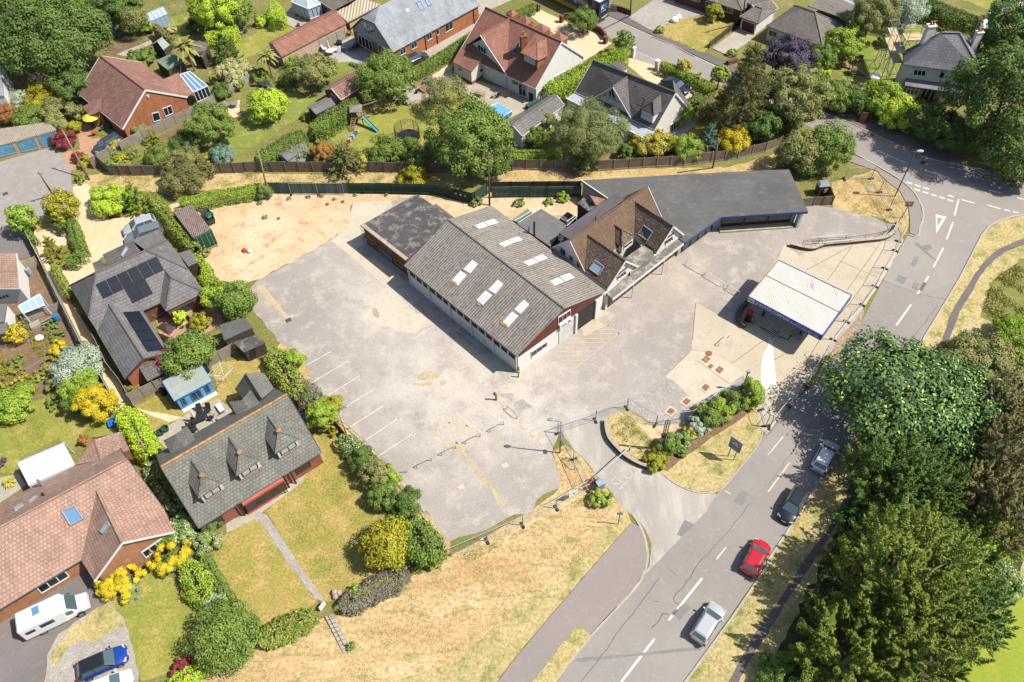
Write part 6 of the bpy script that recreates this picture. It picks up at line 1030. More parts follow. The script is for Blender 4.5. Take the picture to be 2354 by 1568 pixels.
hedge(12,[(1860,390),(1960,560),(2060,740),(2150,880)],1.0,1.2,'mid leaf','thin clipped hedge along the dry front lawn');palm(12,1980,880,150,1.1,'pale pampas grass tuft above the round bush',mat='silver leaf',nf=90,name='pampas_grass');PL('shrub',12,2060,1130,255,'mid leaf','very large round bush at the front corner',h=4,leaf=.27);PL('shrub',12,1670,1440,92,'red leaf','low crimson acer on the front lawn',h=1);hedge(12,[(1540,1590),(1750,1480),(1960,1390)],1.4,.9,'lime leaf','low lime border along the front verge')
PL('shrub',12,1680,170,135,'white flower leaf','cream flowering bush at the dormer house corner',h=2.4);PL('shrub',12,1900,280,110,'pink rose leaf','pink rose bush near the dormer house corner',h=1.6);PL('shrub',12,1940,150,80,'dark leaf','dark bush under the dormer house eave',h=1.6);palm(12,1690,735,48,.4,'small red cordyline in the border',mat='rusty leaf',nf=26);hedge(12,[(920,560),(1060,440),(1180,420)],.9,2.2,'mid leaf','ivy covering the left of the white-edged gable',cat='climber',name='climber');hedge(12,[(1230,340),(1400,260),(1590,210)],.8,2.3,'mid leaf','ivy covering the right of the white-edged gable',cat='climber',name='climber')
# island and right
for x,y,r,m,l,hh in((1440,950,95,'mid leaf','dark bush at the foot of the bundled poles',2),(1550,920,90,'white flower leaf','white flowering bush on the island',1.7),(1320,1110,105,'green gold leaf','yellow-green bush over the stone kerb wall',1.4),(1620,860,70,'gold leaf','yellowish bush on the island',1.4),(1700,790,95,'silver leaf','grey-green bush on the island',1.8),(1800,690,125,'mid leaf','large green bush in middle of the island row',2.4),(1930,630,110,'fresh leaf','bright green bush right of the island middle',2.2),(2060,540,105,'mid leaf','green bush near the island top',2.2),(2200,480,110,'fresh leaf','tallest bush at the island top',3.2),(2200,600,45,'lime leaf','small lime bush at the island top',1),(820,1450,105,'fresh leaf','low round bush beside the grey control box',1.2),(1550,1010,60,'mid leaf','low bush below the white flowering one',1)):
 PL('shrub',10,x,y,r,m,l,h=hh)
PL('dec',11,1230,500,520,'sycamore leaf','big sycamore overhanging the main road',h=8,leaf=.42,dens=1.1,trunk=.35);PL('dec',11,1760,560,330,'sycamore leaf','second sycamore crown behind the roadside one',h=7.5,leaf=.4);PL('shrub',11,2000,230,320,'olive leaf','wide bramble thicket beside the dark footpath',h=4,leaf=.32);PL('shrub',7,2240,1480,140,'laurel leaf','bright bush beside the pale slab at the right edge',h=2.6)
PL('yew',11,1150,1230,400,'conifer leaf','dark feathery conifer under the sycamore',h=7.5,leaf=.3);PL('yew',11,1500,1350,300,'conifer leaf','shaded conifer right of the feathery one',h=7,leaf=.3);PL('yew',11,2150,620,260,'dead conifer leaf','half-dead cypress at the right edge, upper',h=9,leaf=.3);PL('yew',11,2200,1000,290,'dead conifer leaf','half-dead cypress at the right edge, middle',h=9,leaf=.3);PL('yew',11,2020,1380,270,'dead conifer leaf','brownish dying conifer in the wood',h=7,leaf=.3);PL('yew',15,2250,60,260,'dead conifer leaf','half-dead cypress at the right edge, lower',h=8,leaf=.3)
PL('yew',15,1290,620,560,'yew leaf','huge broad yew at the lower right',h=11,leaf=.32,dens=1.2);PL('yew',15,800,1290,480,'yew leaf','front yew at the bottom edge of the wood',h=7.5,leaf=.32,dens=1.2);PL('yew',15,1330,1250,480,'yew leaf','right yew beside the playing field',h=9,leaf=.32,dens=1.2);PL('yew',15,1780,900,340,'conifer leaf','darker yew at the right shoulder of the wood',h=8,leaf=.3);PL('yew',15,830,480,270,'conifer leaf','dark young conifers at the left shoulder of the wood',h=4.5,leaf=.22)
PL('shrub',15,2120,680,170,'white flower leaf','white-flowered bush at the back of the yews',h=3);PL('shrub',15,2050,250,200,'fresh leaf','ivy-clad bush below the right cypress',h=4);PL('shrub',15,900,170,220,'dark leaf','dark brambles between conifer and yew',h=2.4);PL('shrub',15,1700,300,260,'conifer leaf','dark undergrowth behind the huge yew',h=4);PL('shrub',15,150,1480,200,'mid leaf','green brambles at the bottom of the wood',h=2);PL('shrub',11,1750,1080,250,'dark leaf','dark hollow undergrowth right of the sycamore',h=4);PL('con',15,590,340,75,'yew leaf','small lone conifer beside the dark footpath',h=6);PL('con',15,420,780,60,'yew leaf','slim young conifer beside the dark footpath',h=4.5);PL('shrub',11,2300,180,150,'fresh leaf','green bushes at right edge above cypress',h=4)
# low growth nobody could count
def scatter(name,pts,n,h,leaf,mat,freq=1.0,cut=0.0,up=1.0):
 P=np.array([(p.x,p.y)for p in pts]);lo,hi=P.min(0),P.max(0);q=rng.uniform(lo,hi,(n*3,2));ins=np.zeros(len(q),bool)
 for i in range(len(P)):
  a,b=P[i],P[i-1];c=((a[1]>q[:,1])!=(b[1]>q[:,1]))&(q[:,0]<(b[0]-a[0])*(q[:,1]-a[1])/(b[1]-a[1]+1e-12)+a[0]);ins^=c
 w=np.sin(q[:,0]*1.3*freq+2)*np.sin(q[:,1]*1.1*freq)+.6*np.sin(q[:,0]*3.1*freq+q[:,1]*2.3*freq)+.4*np.sin(q[:,1]*5.3*freq-q[:,0]*3.7*freq)+rng.normal(size=len(q))*.35;ok=ins&(w>cut);q=q[ok][:n];w=w[ok][:n];m=len(q)
 z=np.clip(w-cut,.15,1.2)*h*rng.uniform(.2,1,m)+.03;p=np.concatenate([q,z[:,None]],1);nn=unit(m)+np.array([0,0,up]);o=leafmesh(name,p,nn,leaf,mat,None,V(*p[0]),.35);o.location=V(*p[0]);return tag(o,kind='stuff')
m_leaf('straw','b8934f','ecd29a','9aa04e',.2,1.7);m_leaf('straw green','8f9444','c4b869',None,.2,1.7);m_leaf('lawn blades','8f9a40','bdb65e',None,.2,1.9)
scatter('dry_grass_tufts',K(10,460,1000,640,1080,780,1240,900,1390,1040,1568,(14,),1080,110,700,500,0,950,(13,),2000,1200,1500,1568,300,1568,(12,),1700,1600,(13,),560,1010,850,960,1430,610,1760,440,(10,),200,1560,440,1370),26000,.07,.11,'straw',.5,.1,1.8)
scatter('rough_grass_tufts',K(13,1790,440,2200,290,(14,),300,60,(10,),700,1400,900,1450,500,1568,(13,),2000,460),3500,.22,.16,'straw green',.7,0,.8)
scatter('verge_grass_tufts',K(14,1640,1530,2000,1030,(15,),0,460,330,0,(11,),700,1100,750,1350,(15,),0,1050,(14,),2100,1568),7000,.08,.12,'straw green',.6,.2,1.2)
scatter('meadow_growth',K(7,1960,1340,2070,1020,2354,820,(7,),2354,1420,2140,1410),9000,.4,.22,'straw green',.6,-.1,.5)
scatter('corner_grass_tufts',K(7,690,100,960,10,1200,200,1280,400,1180,480,980,410,600,350),3500,.1,.13,'straw',.7,.0,1.4)
scatter('back_strip_growth',K(4,900,60,1500,30,2354,20,(5,),2200,30,2150,110,0,120,(4,),1500,200,900,140),6000,.3,.2,'straw green',.5,.3,.5)
for i,P in enumerate((K(0,700,0,1900,0,1750,330,1500,450,900,560,760,300),K(0,900,1430,1250,1290,1750,1180,1800,1480,1200,1530),K(1,0,700,500,560,640,800,200,860,0,900),K(8,0,0,480,0,740,200,560,430,280,580,0,700),K(3,500,800,1200,920,1900,1100,1850,1330,1300,1150,700,980),K(4,0,1300,400,1400,640,1568,0,1568),K(2,1100,1320,1700,1250,2350,1280,1800,1420,1100,1450),K(15,100,1568,420,700,640,240,900,200,700,900,400,1568),K(1,1300,1560,350,1480,350,1400,1000,1360,1700,1420))):
 scatter('garden_undergrowth',P,5000,.55,.2,('mid leaf','fresh leaf','mid leaf','green gold leaf','mid leaf','olive leaf','olive leaf','mid leaf','mid leaf')[i],.8,.35,.5)
scatter('gravel_weeds',K(4,2000,320,2354,270,(5,),300,235,850,240,600,420,100,560,(4,),2000,700),700,.18,.14,'olive leaf',1.2,1.1,.5);scatter('island_growth',K(10,900,720,1100,690,1270,900,1350,1000,1280,1130,1050,1060,920,900),1800,.2,.16,'straw green',1,.1,.5)
for P in(K(13,120,40,(9,),700,1000,860,1000,1090,1320,(13,),1150,60,860,760,640,800),K(8,0,720,480,520,1000,720,800,860,180,1060)):scatter('lawn_tufts',P,5000,.07,.15,'lawn blades',.7,.2,1.2)
# vehicles
def paint(name,h,metal=.0,rough=.25):s=NT(name);s.b.inputs['Coat Weight'].default_value=.6;s.b.inputs['Coat Roughness'].default_value=.05;return s.done(C(h),rough,metal)
paint('white car paint','f4f4f2');paint('black car paint','23262a');paint('red car paint','c41c24');paint('silver car paint','d3d5d6',.3);paint('blue car paint','1f3f9c');paint('grey car paint','8b9296',.3);paint('dark grey car paint','4c5054',.3);paint('navy car paint','2a3442',.2);paint('motorhome white','f7f7f3')
m_plain('tyre','262626',.9);m_plain('alloy','a6a8aa',.35,.6);m_glass('car glass','50686e',.05);m_plain('red lamp','b81e1e',.3);m_plain('clear lamp','e3e6e6',.2);m_plain('yellow plate','e8c21e',.5);m_plain('white plate','f0f0ea',.5)  # car glass base colour includes the pale teal of reflected sky
def wheel(rt,x,y,r=.31,w=.2):
 s=1 if y>0 else-1;t=MB().tube((x,y-w/2,r),(x,y+w/2,r),r,n=16).build('wheel','tyre',rt,local=True);t['label']='black tyre with alloy rim';MB().tube((x,y+s*w*.45,r),(x,y+s*(w*.5+.012),r),r*.64,n=12).build('rim','alloy',t,local=True)
def car(label,rear,front,mat,L=4.05,W=1.74,H=1.48,kind='hatch',roofmat=None,name='parked_car',group=None,cat='car',swap=False):
 a,b=k(*rear,.7),k(*front,.7);c=zf((a+b)/2,0);d=b-a;rt=thing(name,label,cat,c,math.atan2(d.y,d.x),group);hw=W/2;hl=L/2
 zb=.92 if kind!='suv' else 1.02;P={'hatch':(.9,.55,-.15,-.84,-.99),'suv':(.92,.5,-.12,-.86,-1.0),'saloon':(.92,.42,-.0,-.72,-1.0),'pickup':(.92,.5,.2,-.1,-1.)}[kind]
 st=[(1.0,.62,.55),(.97,.86,.66),(.88,.96,.74),(P[1],1.0,zb-.04),(0,1.0,zb),(-.6,1.0,zb+.02),(-.88,.97,zb),(-.97,.88,zb-.06),(-1.0,.7,zb-.2)]
 mb=MB();n=len(st)
 for x,w,z in st:
  x*=hl;w*=hw;zl=.22 if abs(x)<hl*.95 else .32
  mb.v+=[Vector(q)for q in((x,-w*.92,zl),(x,-w,zl+.2),(x,-w,z*.78),(x,-w*.95,z-.06),(x,-w*.78,z),(x,0,z+.03),(x,w*.78,z),(x,w*.95,z-.06),(x,w,z*.78),(x,w,zl+.2),(x,w*.92,zl))]
 for i in range(n-1):
  for j in range(10):mb.f.append((i*11+j,i*11+j+1,(i+1)*11+j+1,(i+1)*11+j))
  mb.f.append((i*11+10,i*11,(i+1)*11,(i+1)*11+10))
 mb.f.append(tuple(range(10,-1,-1)));mb.f.append(tuple(range((n-1)*11,n*11)))
 body=mb.build('body',mat,rt,smooth=True,local=True)
 x0,x1=P[1]*hl,P[4]*hl+.03;r0,r1=P[1]*hl-.72*(H/1.48)-.05,P[3]*hl+.12
 if kind=='pickup':x1,r1=-hl*.99,-hl*.9
 if kind=='saloon':x1,r1=-.86*hl,-.45*hl
 wb,wr=hw*.93,hw*.72;zz=zb-.03;B_=[(x1,-wb,zz),(x0,-wb,zz),(x0,wb,zz),(x1,wb,zz)];xm=(r0+r1)/2
 T=[V(r1,-wr,H-.05),V(r0,-wr,H-.05),V(r0,wr,H-.05),V(r1,wr,H-.05)];B_=[V(*p)for p in B_]
 cab=MB();cab.hexa(B_,T);cab.hexa([p+V(0,0,-.005)for p in T],[V(r1+.12,-wr*.86,H),V(r0-.12,-wr*.86,H),V(r0-.12,wr*.86,H),V(r1+.12,wr*.86,H)]);ro=cab.build('roof',roofmat or mat,rt,local=True)
 bv=ro.modifiers.new('Bevel','BEVEL');bv.width=.05;bv.segments=2
 def glass(nm,q,mt='car glass',o=.018):
  nn=(q[1]-q[0]).cross(q[3]-q[0]).normalized()
  cc=sum(q,V(0,0,0))/4
  if nn.dot(cc-V(xm,0,.9))<0:nn=-nn
  return MB().hexa([p-nn*.01 for p in q],[p+nn*o for p in q]).build(nm,mt,rt,local=True)
 def band(a0,b0,b1,a1,l,r,lo,hi):f=lambda u,v:a0.lerp(b0,u).lerp(a1.lerp(b1,u),v);return[f(l,lo),f(r,lo),f(r,hi),f(l,hi)]
 glass('windscreen',band(B_[1],B_[2],T[2],T[1],.05,.95,.06,.96));glass('rear_window',band(B_[0],B_[3],T[3],T[0],.08,.92,.3 if kind!='saloon' else .1,.93))
 for i,j in((0,1),(3,2)):
  glass('side_window',band(B_[i],B_[j],T[j],T[i],.1,.47,.14,.9));glass('side_window',band(B_[i],B_[j],T[j],T[i],.5,.9,.14,.9))
 wbx=hl*.63
 for x in(wbx,-wbx):
  for y in(hw-.09,-hw+.09):wheel(rt,x,y)
 for s in(1,-1):
  hq=[V(hl*.97,s*hw*.5,.62),V(hl*.9,s*hw*.9,.62),V(hl*.83,s*hw*.93,.77),V(hl*.92,s*hw*.55,.77)];MB().hexa([p-V(.03,0,.02)for p in hq],[p+V(.025,s*.02,.03)for p in hq]).build('headlight','clear lamp',rt,local=True)
  MB().box((-hl*.965,s*hw*.8,zb-.3),.14,.26,.34).build('tail_light','red lamp',rt,local=True);MB().box((x0-.3,s*(hw+.07),zb-.02),.14,.2,.14).build('wing_mirror',mat,rt,local=True)
 MB().box((-hl*1.0,0,.55),.04,.5,.12).build('number_plate','yellow plate',rt,local=True);MB().box((hl*1.0,0,.42),.04,.5,.12).build('number_plate','white plate',rt,local=True)
 return rt
GR='cars driving along the main road'
D_=lambda x,y:(-1,x,y)
car('white hatchback half shaded by the roadside sycamore',D_(1880,1080),D_(1914,1017),'white car paint',name='car',group=GR);car('black hatchback driving towards the camera on the main road',D_(1842,1128),D_(1803,1194),'black car paint',name='car',group=GR)
car('bright red hatchback driving up the main road',D_(1719,1315),D_(1755,1245),'red car paint',L=3.8,name='car',group=GR);car('silver hatchback lowest on the main road',D_(1603,1470),D_(1652,1393),'silver car paint',name='car',group=GR)
car('blue parked car with black roof on weedy gravel',(12,735,1475),(12,1140,1300),'blue car paint',L=4.2,roofmat='black car paint');car('white parked car beside the blue one, cut by the bottom edge',(12,800,1680),(12,1190,1530),'white car paint',L=4.0)
car('silver crossover parked on the gravel drive',(4,1425,455),(4,1135,555),'silver car paint',L=4.4,kind='suv',H=1.6);car('grey pickup with hard cover beside the silver crossover',(4,1500,535),(4,1140,650),'grey car paint',L=5.0,W=1.85,H=1.75,kind='pickup',cat='pickup',name='pickup');car('dark grey car parked by the brick drive fence',(0,1110,1255),(0,860,1385),'dark grey car paint',L=4.4)
car('navy sports saloon parked on the gravel beside cordyline',(2,1400,730),(2,1625,835),'navy car paint',L=4.7,W=1.85,H=1.38,kind='saloon');car('dark silver car half hidden behind the clipped hedge',(1,1390,570),(1,1550,495),'dark grey car paint',L=4.2,kind='suv')
a,b=k(12,185,1075,1.2),k(12,790,790,1.2);d=b-a;rt=thing('motorhome','white motorhome parked along the pink-tiled bungalow','motorhome',zf((a+b)/2,0),math.atan2(d.y,d.x));L=d.length*.5
bd=MB().hexa([V(-L,-1.02,.4),V(L-1.9,-1.02,.4),V(L-1.9,1.02,.4),V(-L,1.02,.4)],[V(-L+.1,-.98,2.3),V(L-1.7,-.98,2.3),V(L-1.7,.98,2.3),V(-L+.1,.98,2.3)]).hexa([V(-L+.1,-.98,2.3),V(L-1.7,-.98,2.3),V(L-1.7,.98,2.3),V(-L+.1,.98,2.3)],[V(-L+.35,-.72,2.65),V(L-2.2,-.72,2.65),V(L-2.2,.72,2.65),V(-L+.35,.72,2.65)]);o=bd.build('body','motorhome white',rt,local=True);bv=o.modifiers.new('Bevel','BEVEL');bv.width=.12;bv.segments=3
cb=MB().hexa([V(L-1.95,-.95,.4),V(L,-.75,.4),V(L,.75,.4),V(L-1.95,.95,.4)],[V(L-1.95,-.95,1.15),V(L-.08,-.72,.95),V(L-.08,.72,.95),V(L-1.95,.95,1.15)]).hexa([V(L-1.95,-.93,1.1),V(L-.95,-.86,1.1),V(L-.95,.86,1.1),V(L-1.95,.93,1.1)],[V(L-1.95,-.85,2.2),V(L-1.6,-.8,2.15),V(L-1.6,.8,2.15),V(L-1.95,.85,2.2)]);o=cb.build('cab','motorhome white',rt,local=True);bv=o.modifiers.new('Bevel','BEVEL');bv.width=.07;bv.segments=2
MB().hexa([V(L-.93,-.76,1.15),V(L-.93,.76,1.15),V(L-1.5,.7,2.05),V(L-1.5,-.7,2.05)],[V(L-.89,-.76,1.17),V(L-.89,.76,1.17),V(L-1.46,.7,2.07),V(L-1.46,-.7,2.07)]).build('windscreen','car glass',rt,local=True)
for y in(-1.0,1.0):MB().box((L-1.5,y*.93,1.25),.6,.06,.5).build('side_window','car glass',rt,local=True);MB().box((-.5,y*1.0,1.35),1.2,.06,.5).build('side_window','dark glass',rt,local=True);MB().box((-L+.9,y*1.0,1.3),.8,.06,.4).build('side_window','dark glass',rt,local=True)
MB().box((-L*.3,.1,2.63),.6,.8,.06).build('roof_hatch','blue glass',rt,local=True)
for x in(L-.95,-L+1.5):
 for y in(.88,-.88):wheel(rt,x,y,.34,.22)
for y in(.55,-.55):MB().box((L-.04,y,.72),.1,.3,.18).build('headlight','clear lamp',rt,local=True);MB().box((-L-.01,y*1.5,.8),.06,.16,.5).build('tail_light','red lamp',rt,local=True)
MB().box((-L-.05,0,.45),.2,1.9,.3).build('rear_bumper','black plastic',rt,local=True)
a,b=k(2,836,205),k(2,440,10);d=(b-a).normalized();TL=13.2;rt=thing('articulated_lorry','navy curtain-sided lorry with white lettering parked in the lane','lorry',a+d*TL/2,math.atan2(d.y,d.x));paint('lorry navy','1c2450',rough=.5);m_plain('teal','3fb0b8',.5)
hl=TL/2;MB().box((0,0,1.15),TL,2.5,2.75).build('trailer_body','lorry navy',rt,local=True);MB().box((0,0,3.9),TL,2.4,.06).build('trailer_roof','white plastic',rt,local=True);MB().box((0,0,.85),TL-.4,1.0,.3).build('chassis','black plastic',rt,local=True)
for s in(1,-1):
 MB().box((.6,s*1.24,.6),5.5,.05,.5).build('side_guard','yellow band',rt,local=True);MB().box((0,s*1.262,1.2),TL-.2,.03,.06).build('curtain_buckles','sign white',rt,local=True)
 for x in(-hl+1.6,-hl+2.9,-hl+4.2):t=MB().tube((x,s*.95,.5),(x,s*1.22,.5),.5,n=16).build('wheel','tyre',rt,local=True);MB().tube((x,s*1.2,.5),(x,s*1.24,.5),.26,n=12).build('rim','alloy',t,local=True)
for y in(-.03,.03):MB().box((-hl-.02,y*20,1.2),.04,1.15,2.6).build('rear_door','lorry navy',rt,local=True)
MB().box((-hl-.05,0,.55),.1,2.4,.16).build('rear_bumper','black plastic',rt,local=True)
for s in(1,-1):MB().box((-hl-.06,s*.95,.8),.06,.35,.16).build('tail_light','red lamp',rt,local=True)
MB().box((-hl-.07,0,.8),.03,.5,.12).build('number_plate','yellow plate',rt,local=True);MB().box((hl+1.7,0,.5),2.2,2.4,2.9).build('cab','lorry navy',rt,local=True)
def lt(s,size,p,dx,dy,mat):text_mb(s,size,V(*p),V(*dx),V(*dy),.012,bold=.01).build('lettering',mat,rt,local=True)
lt('and Logistics',1.35,(3.4,1.27,2.35),(-1,0,0),(0,0,1),'sign white')if False else lt('and Logistics',1.35,(2.2-6.2,-1.265,2.2),(1,0,0),(0,0,1),'sign white');lt('and Logistics',1.35,(2.6,1.265,2.3),(-1,0,0),(0,0,1),'sign white')
lt('K',1.2,(-hl-.045,.75,2.35),(0,-1,0),(0,0,1),'sign white');lt('K',1.2,(-hl-.045,-.02,2.35),(0,-1,0),(0,0,1),'teal');lt('K and Logistics',.2,(-hl-.045,.7,2.0),(0,-1,0),(0,0,1),'sign white')
# container, skip
P=[k(4,*p,2.59)for p in((1795,612),(1948,538),(1740,312),(1580,385))];c=sum(P,V(0,0,0))/4;ang=math.atan2((P[1]-P[0]).y,(P[1]-P[0]).x);rt=thing('shipping_container','green shipping container with rusty corrugated roof','container',zf(c,0));a_,b_=2.44,6.06
MB().box(zf(c,.15),a_-.06,b_-.06,2.3,ang).build('body','green container steel',rt);MB().box(zf(c,2.45),a_,b_,.1,ang).build('roof','rusted container roof',rt);u=V(math.cos(ang),math.sin(ang),0);v=V(-u.y,u.x,0);f0=zf(c,0)-v*b_/2;m_plain('container green','2c6a4a',.5,var=.2);m_plain('dark green','23503a',.5)
for s in(-1,1):
 q=f0+u*s*.6;dr=MB().box(zf(q,.2)-v*.03,1.16,.08,2.2,ang).build('door','container green',rt);m=MB()
 for i in range(4):m.box(zf(q,.35+i*.53)-v*.09,1.0,.05,.34,ang)
 m.build('door_panels','dark green',dr);m=MB()
 for x in(-.25,.25):m.tube(zf(q+u*x,.25)-v*.13,zf(q+u*x,2.4)-v*.13,.03)
 m.build('locking_bars','galvanised steel',dr)
for s in(-1,1):
 for e in(-1,1):MB().box(zf(c+u*s*1.18+v*e*2.99,0),.14,.14,2.58,ang).build('corner_post','dark green',rt)
P=[k(4,*p,1.1)for p in((1905,475),(1975,440),(1910,340),(1830,380))];rt=thing('skip','dark open skip with green sacks beside the container','skip',zf(sum(P,V(0,0,0))/4,0));c=sum(P,V(0,0,0))/4;bt=[zf(c+(p-c)*.75,.05)for p in P];m=MB()
for i in range(4):j=(i+1)%4;m.hexa([bt[i],bt[j],bt[j]+(c-P[j])*.08,bt[i]+(c-P[i])*.08],[P[i],P[j],P[j]+(c-P[j])*.08,P[i]+(c-P[i])*.08])
m.hexa([zf(p,.05)for p in bt],[zf(p,.12)for p in bt]);m.build('body','dark fascia',rt);m=MB();m.ball(zf(c,.7)+V(.1,.3,0),.6,8,5,(1,1.2,.6)).build('sacks','container green',rt)
# fences
def fence(name,label,pts,h,panel,post,plen=1.85,pw=.1,th=.05,cat='fence',gravel=None,rails=False,top=True):
 P=[zf(k(*p,h if top else 0),0)for p in pts];rt=thing(name,label,cat,P[len(P)//2])
 for a,b in zip(P,P[1:]):
  L=(b-a).length;n=max(1,round(L/plen));d=(b-a)/n
  for i in range(n):
   x,y=a+d*i,a+d*(i+1);hh=h*random.uniform(.97,1.02);z0=.3 if gravel else .04
   MB().hexa(*[[zf(p,z)for p in(x+V(0,0,0),y,y+V(-d.y,d.x,0).normalized()*th,x+V(-d.y,d.x,0).normalized()*th)]for z in(z0,hh)]).build('panel',panel,rt)
   if gravel:MB().beam(zf(x,.15),zf(y,.15),.06,.28).build('gravel_board',gravel,rt)
   if rails:
    n_=V(d.y,-d.x,0).normalized()*.05;MB().beam(zf(x,h*.25)+n_,zf(y,h*.25)+n_,.05,.09).build('rail',post,rt);MB().beam(zf(x,h*.85)+n_,zf(y,h*.85)+n_,.05,.09).build('rail',post,rt)
   MB().box(x,pw,pw,h+.08,math.atan2(d.y,d.x)).build('post',post,rt)
 MB().box(P[-1],pw,pw,h+.08).build('post',post,rt);return rt
fence('panel_fence','brown close-boarded fence on the left half behind the strip of dry grass',[(0,815,1460),(0,872,1432),(0,985,1522),(0,1180,1526),(0,1900,1508),(1,0,1488),(1,630,1490)],1.8,'weathered boards','weathered boards')
fence('panel_fence','weathered fence behind the trampoline garden bushes',[(1,640,1490),(1,1040,1490),(1,1560,1500),(1,2354,1478)],1.8,'weathered boards','weathered boards');fence('panel_fence','fence with pale concrete posts behind the black showroom roof',[(2,0,1465),(2,800,1480),(2,1090,1460),(2,1600,1430),(2,2100,1368),(2,2354,1308),(3,140,1255)],1.8,'weathered boards','concrete coping',gravel='concrete coping')
fence('green_fence','green boarded fence with worn white patches along the sandy gravel',[(5,95,112),(5,290,114),(5,840,115)],1.9,'worn green boards','dark green',1.7);fence('green_fence','dark green boarded fence left of the green gates',[(5,845,115),(5,1110,118),(5,1380,125),(5,1640,130)],1.9,'green fence boards','dark green',2.4,rails=True)
g=fence('green_gates','pair of dark green gates with small notices',[(5,1640,130),(5,1815,172),(5,1985,212)],1.9,'green fence boards','dark green',3,cat='gate',rails=True);pl=vpl(k(5,1640,130,1.9),k(5,1985,212,1.9))
for q in([(1832,200),(1845,203),(1845,216),(1832,213)],[(1875,210),(1890,213),(1890,228),(1875,225)],[(1918,222),(1930,225),(1930,236),(1918,233)]):P=[kp(5,*p,*pl)+V(-.02,-.1,0)for p in q];MB().hexa(P,[p+V(0,-.02,0)for p in P]).build('notice','white plastic',g)
fence('green_fence','short green fence panel with white graffiti at the gates',[(5,1990,205),(5,2120,115)],2.0,'green fence boards','dark green',2.2);fence('green_fence','pale green fence behind the rubble and outhouses',[(5,2165,155),(6,0,150),(6,330,150),(6,635,145)],1.9,'worn green boards','dark green',2.3,rails=True);fence('panel_fence','dark brown fence just behind the pale green one',[(5,2150,108),(6,200,100),(6,630,98)],1.8,'dark shed boards','dark timber',2.4)
fence('alley_fence','long pale timber fence on the left side of the alley',[(4,222,555),(4,400,900),(4,560,1230),(4,730,1568),(8,850,195),(8,960,400),(8,1050,560)],1.7,'pale fence boards','pale fence boards');fence('alley_fence','thin timber fence on the right side of the alley',[(4,690,1270),(4,860,1540),(8,960,190),(8,1080,340),(8,1225,590)],1.5,'grey fence boards','grey fence boards')
fence('trellis_fence','boarded fence with trellis left of blue summerhouse',[(8,1160,492),(8,1400,375),(8,1600,280)],1.8,'grey fence boards','grey fence boards',1.83);fence('trellis_fence','boarded fence with trellis right of the round green tree',[(8,1865,160),(8,2000,95),(8,2130,25)],1.8,'grey fence boards','grey fence boards',1.83)
fence('pale_fence','pale weathered fence along the brick gable end',[(0,1085,1305),(0,1395,1150),(0,1590,1060),(0,1780,970),(0,1960,868)],1.7,'grey fence boards','grey fence boards',1.83);fence('pale_fence','low pale fence from the dark grey car to the fence corner',[(0,1085,1310),(0,880,1415)],1.2,'grey fence boards','grey fence boards',1.83);fence('pale_fence','pale fence beside the cream variegated bush',[(0,2080,790),(0,2200,730),(0,2354,660),(1,60,640)],1.5,'pale fence boards','pale fence boards',1.83)
fence('substation_fence','brown paled fence and gate round the electricity cabinet',[(7,330,262),(7,440,246),(7,616,238),(7,560,105)],1.5,'weathered boards','weathered boards',1.5);fence('lawn_fence','dark railed fence between front lawn and concrete drive',[(2,1822,385),(2,2000,245),(2,2105,165)],1.2,'dark shed boards','dark timber',1.8);fence('garden_fence','new orange wooden fence panel beside the bent lamp post',[(9,695,705),(9,780,800),(9,860,900)],1.4,'orange fence boards','orange fence boards',1.8)
fence('garage_side_fence','concrete panel fence beside the white house',[(4,165,850),(4,310,795)],1.7,'concrete coping','concrete coping',1.8);fence('trellis_fence','low trellis fence by glass lean-to',[(4,190,1350),(4,380,1270),(4,530,1215)],1.2,'pale fence boards','pale fence boards',1.8);fence('outbuilding_fence','grey panel fence along the slate chalet patio',[(1,320,500),(1,500,410),(1,660,330),(1,810,260)],1.8,'pale fence boards','pale fence boards',1.8);fence('allotment_edging','timber edging boards across the allotment',[(8,270,440),(8,560,290)],.35,'grey fence boards','grey fence boards',2.5);fence('allotment_edging','timber edging boards at upper allotment beds',[(8,230,260),(8,480,120)],.35,'grey fence boards','grey fence boards',2.5);fence('wooden_gate','brown wooden gate in the hedge along the lane',[(3,860,1030),(3,930,1040)],1.7,'orange fence boards','dark timber',1.4,cat='gate')
fence('iron_fence','black iron fence on the drive at the left edge',[(4,-60,660),(4,105,585)],1.1,'black plastic','black plastic',1.5)if False else None
def wall(name,label,pts,h,w,mat,cap=None,sm=3,cat='wall'):
 P=smooth_line(K(*pts),sm)if sm else K(*pts);rt=thing(name,label,cat,P[len(P)//2]);m=MB();cp_=MB()
 for a,b in zip(P,P[1:]):m.beam(zf(a,h/2),zf(b,h/2),w,h);cp_.beam(zf(a,h+.03),zf(b,h+.03),w*1.25,.07)
 m.build('masonry',mat,rt);
 if cap:cp_.build('coping',cap,rt)
 return rt
m_tile('rubble stone','6f675c','857b6d','3f3a35',.35,.2,.4,mort=.05)
wall('curved_brick_wall','curved red brick garden wall beside the lorry',(2,475,180,560,180,620,225,740,275,820,315,862,372),1.0,.25,'brown brick','brown brick');wall('stone_kerb_wall','curved rubble stone retaining wall round the grass island',(10,862,740,866,830,890,910,950,985,1050,1080,1200,1160,1340,1192),.55,.3,'rubble stone','concrete coping')
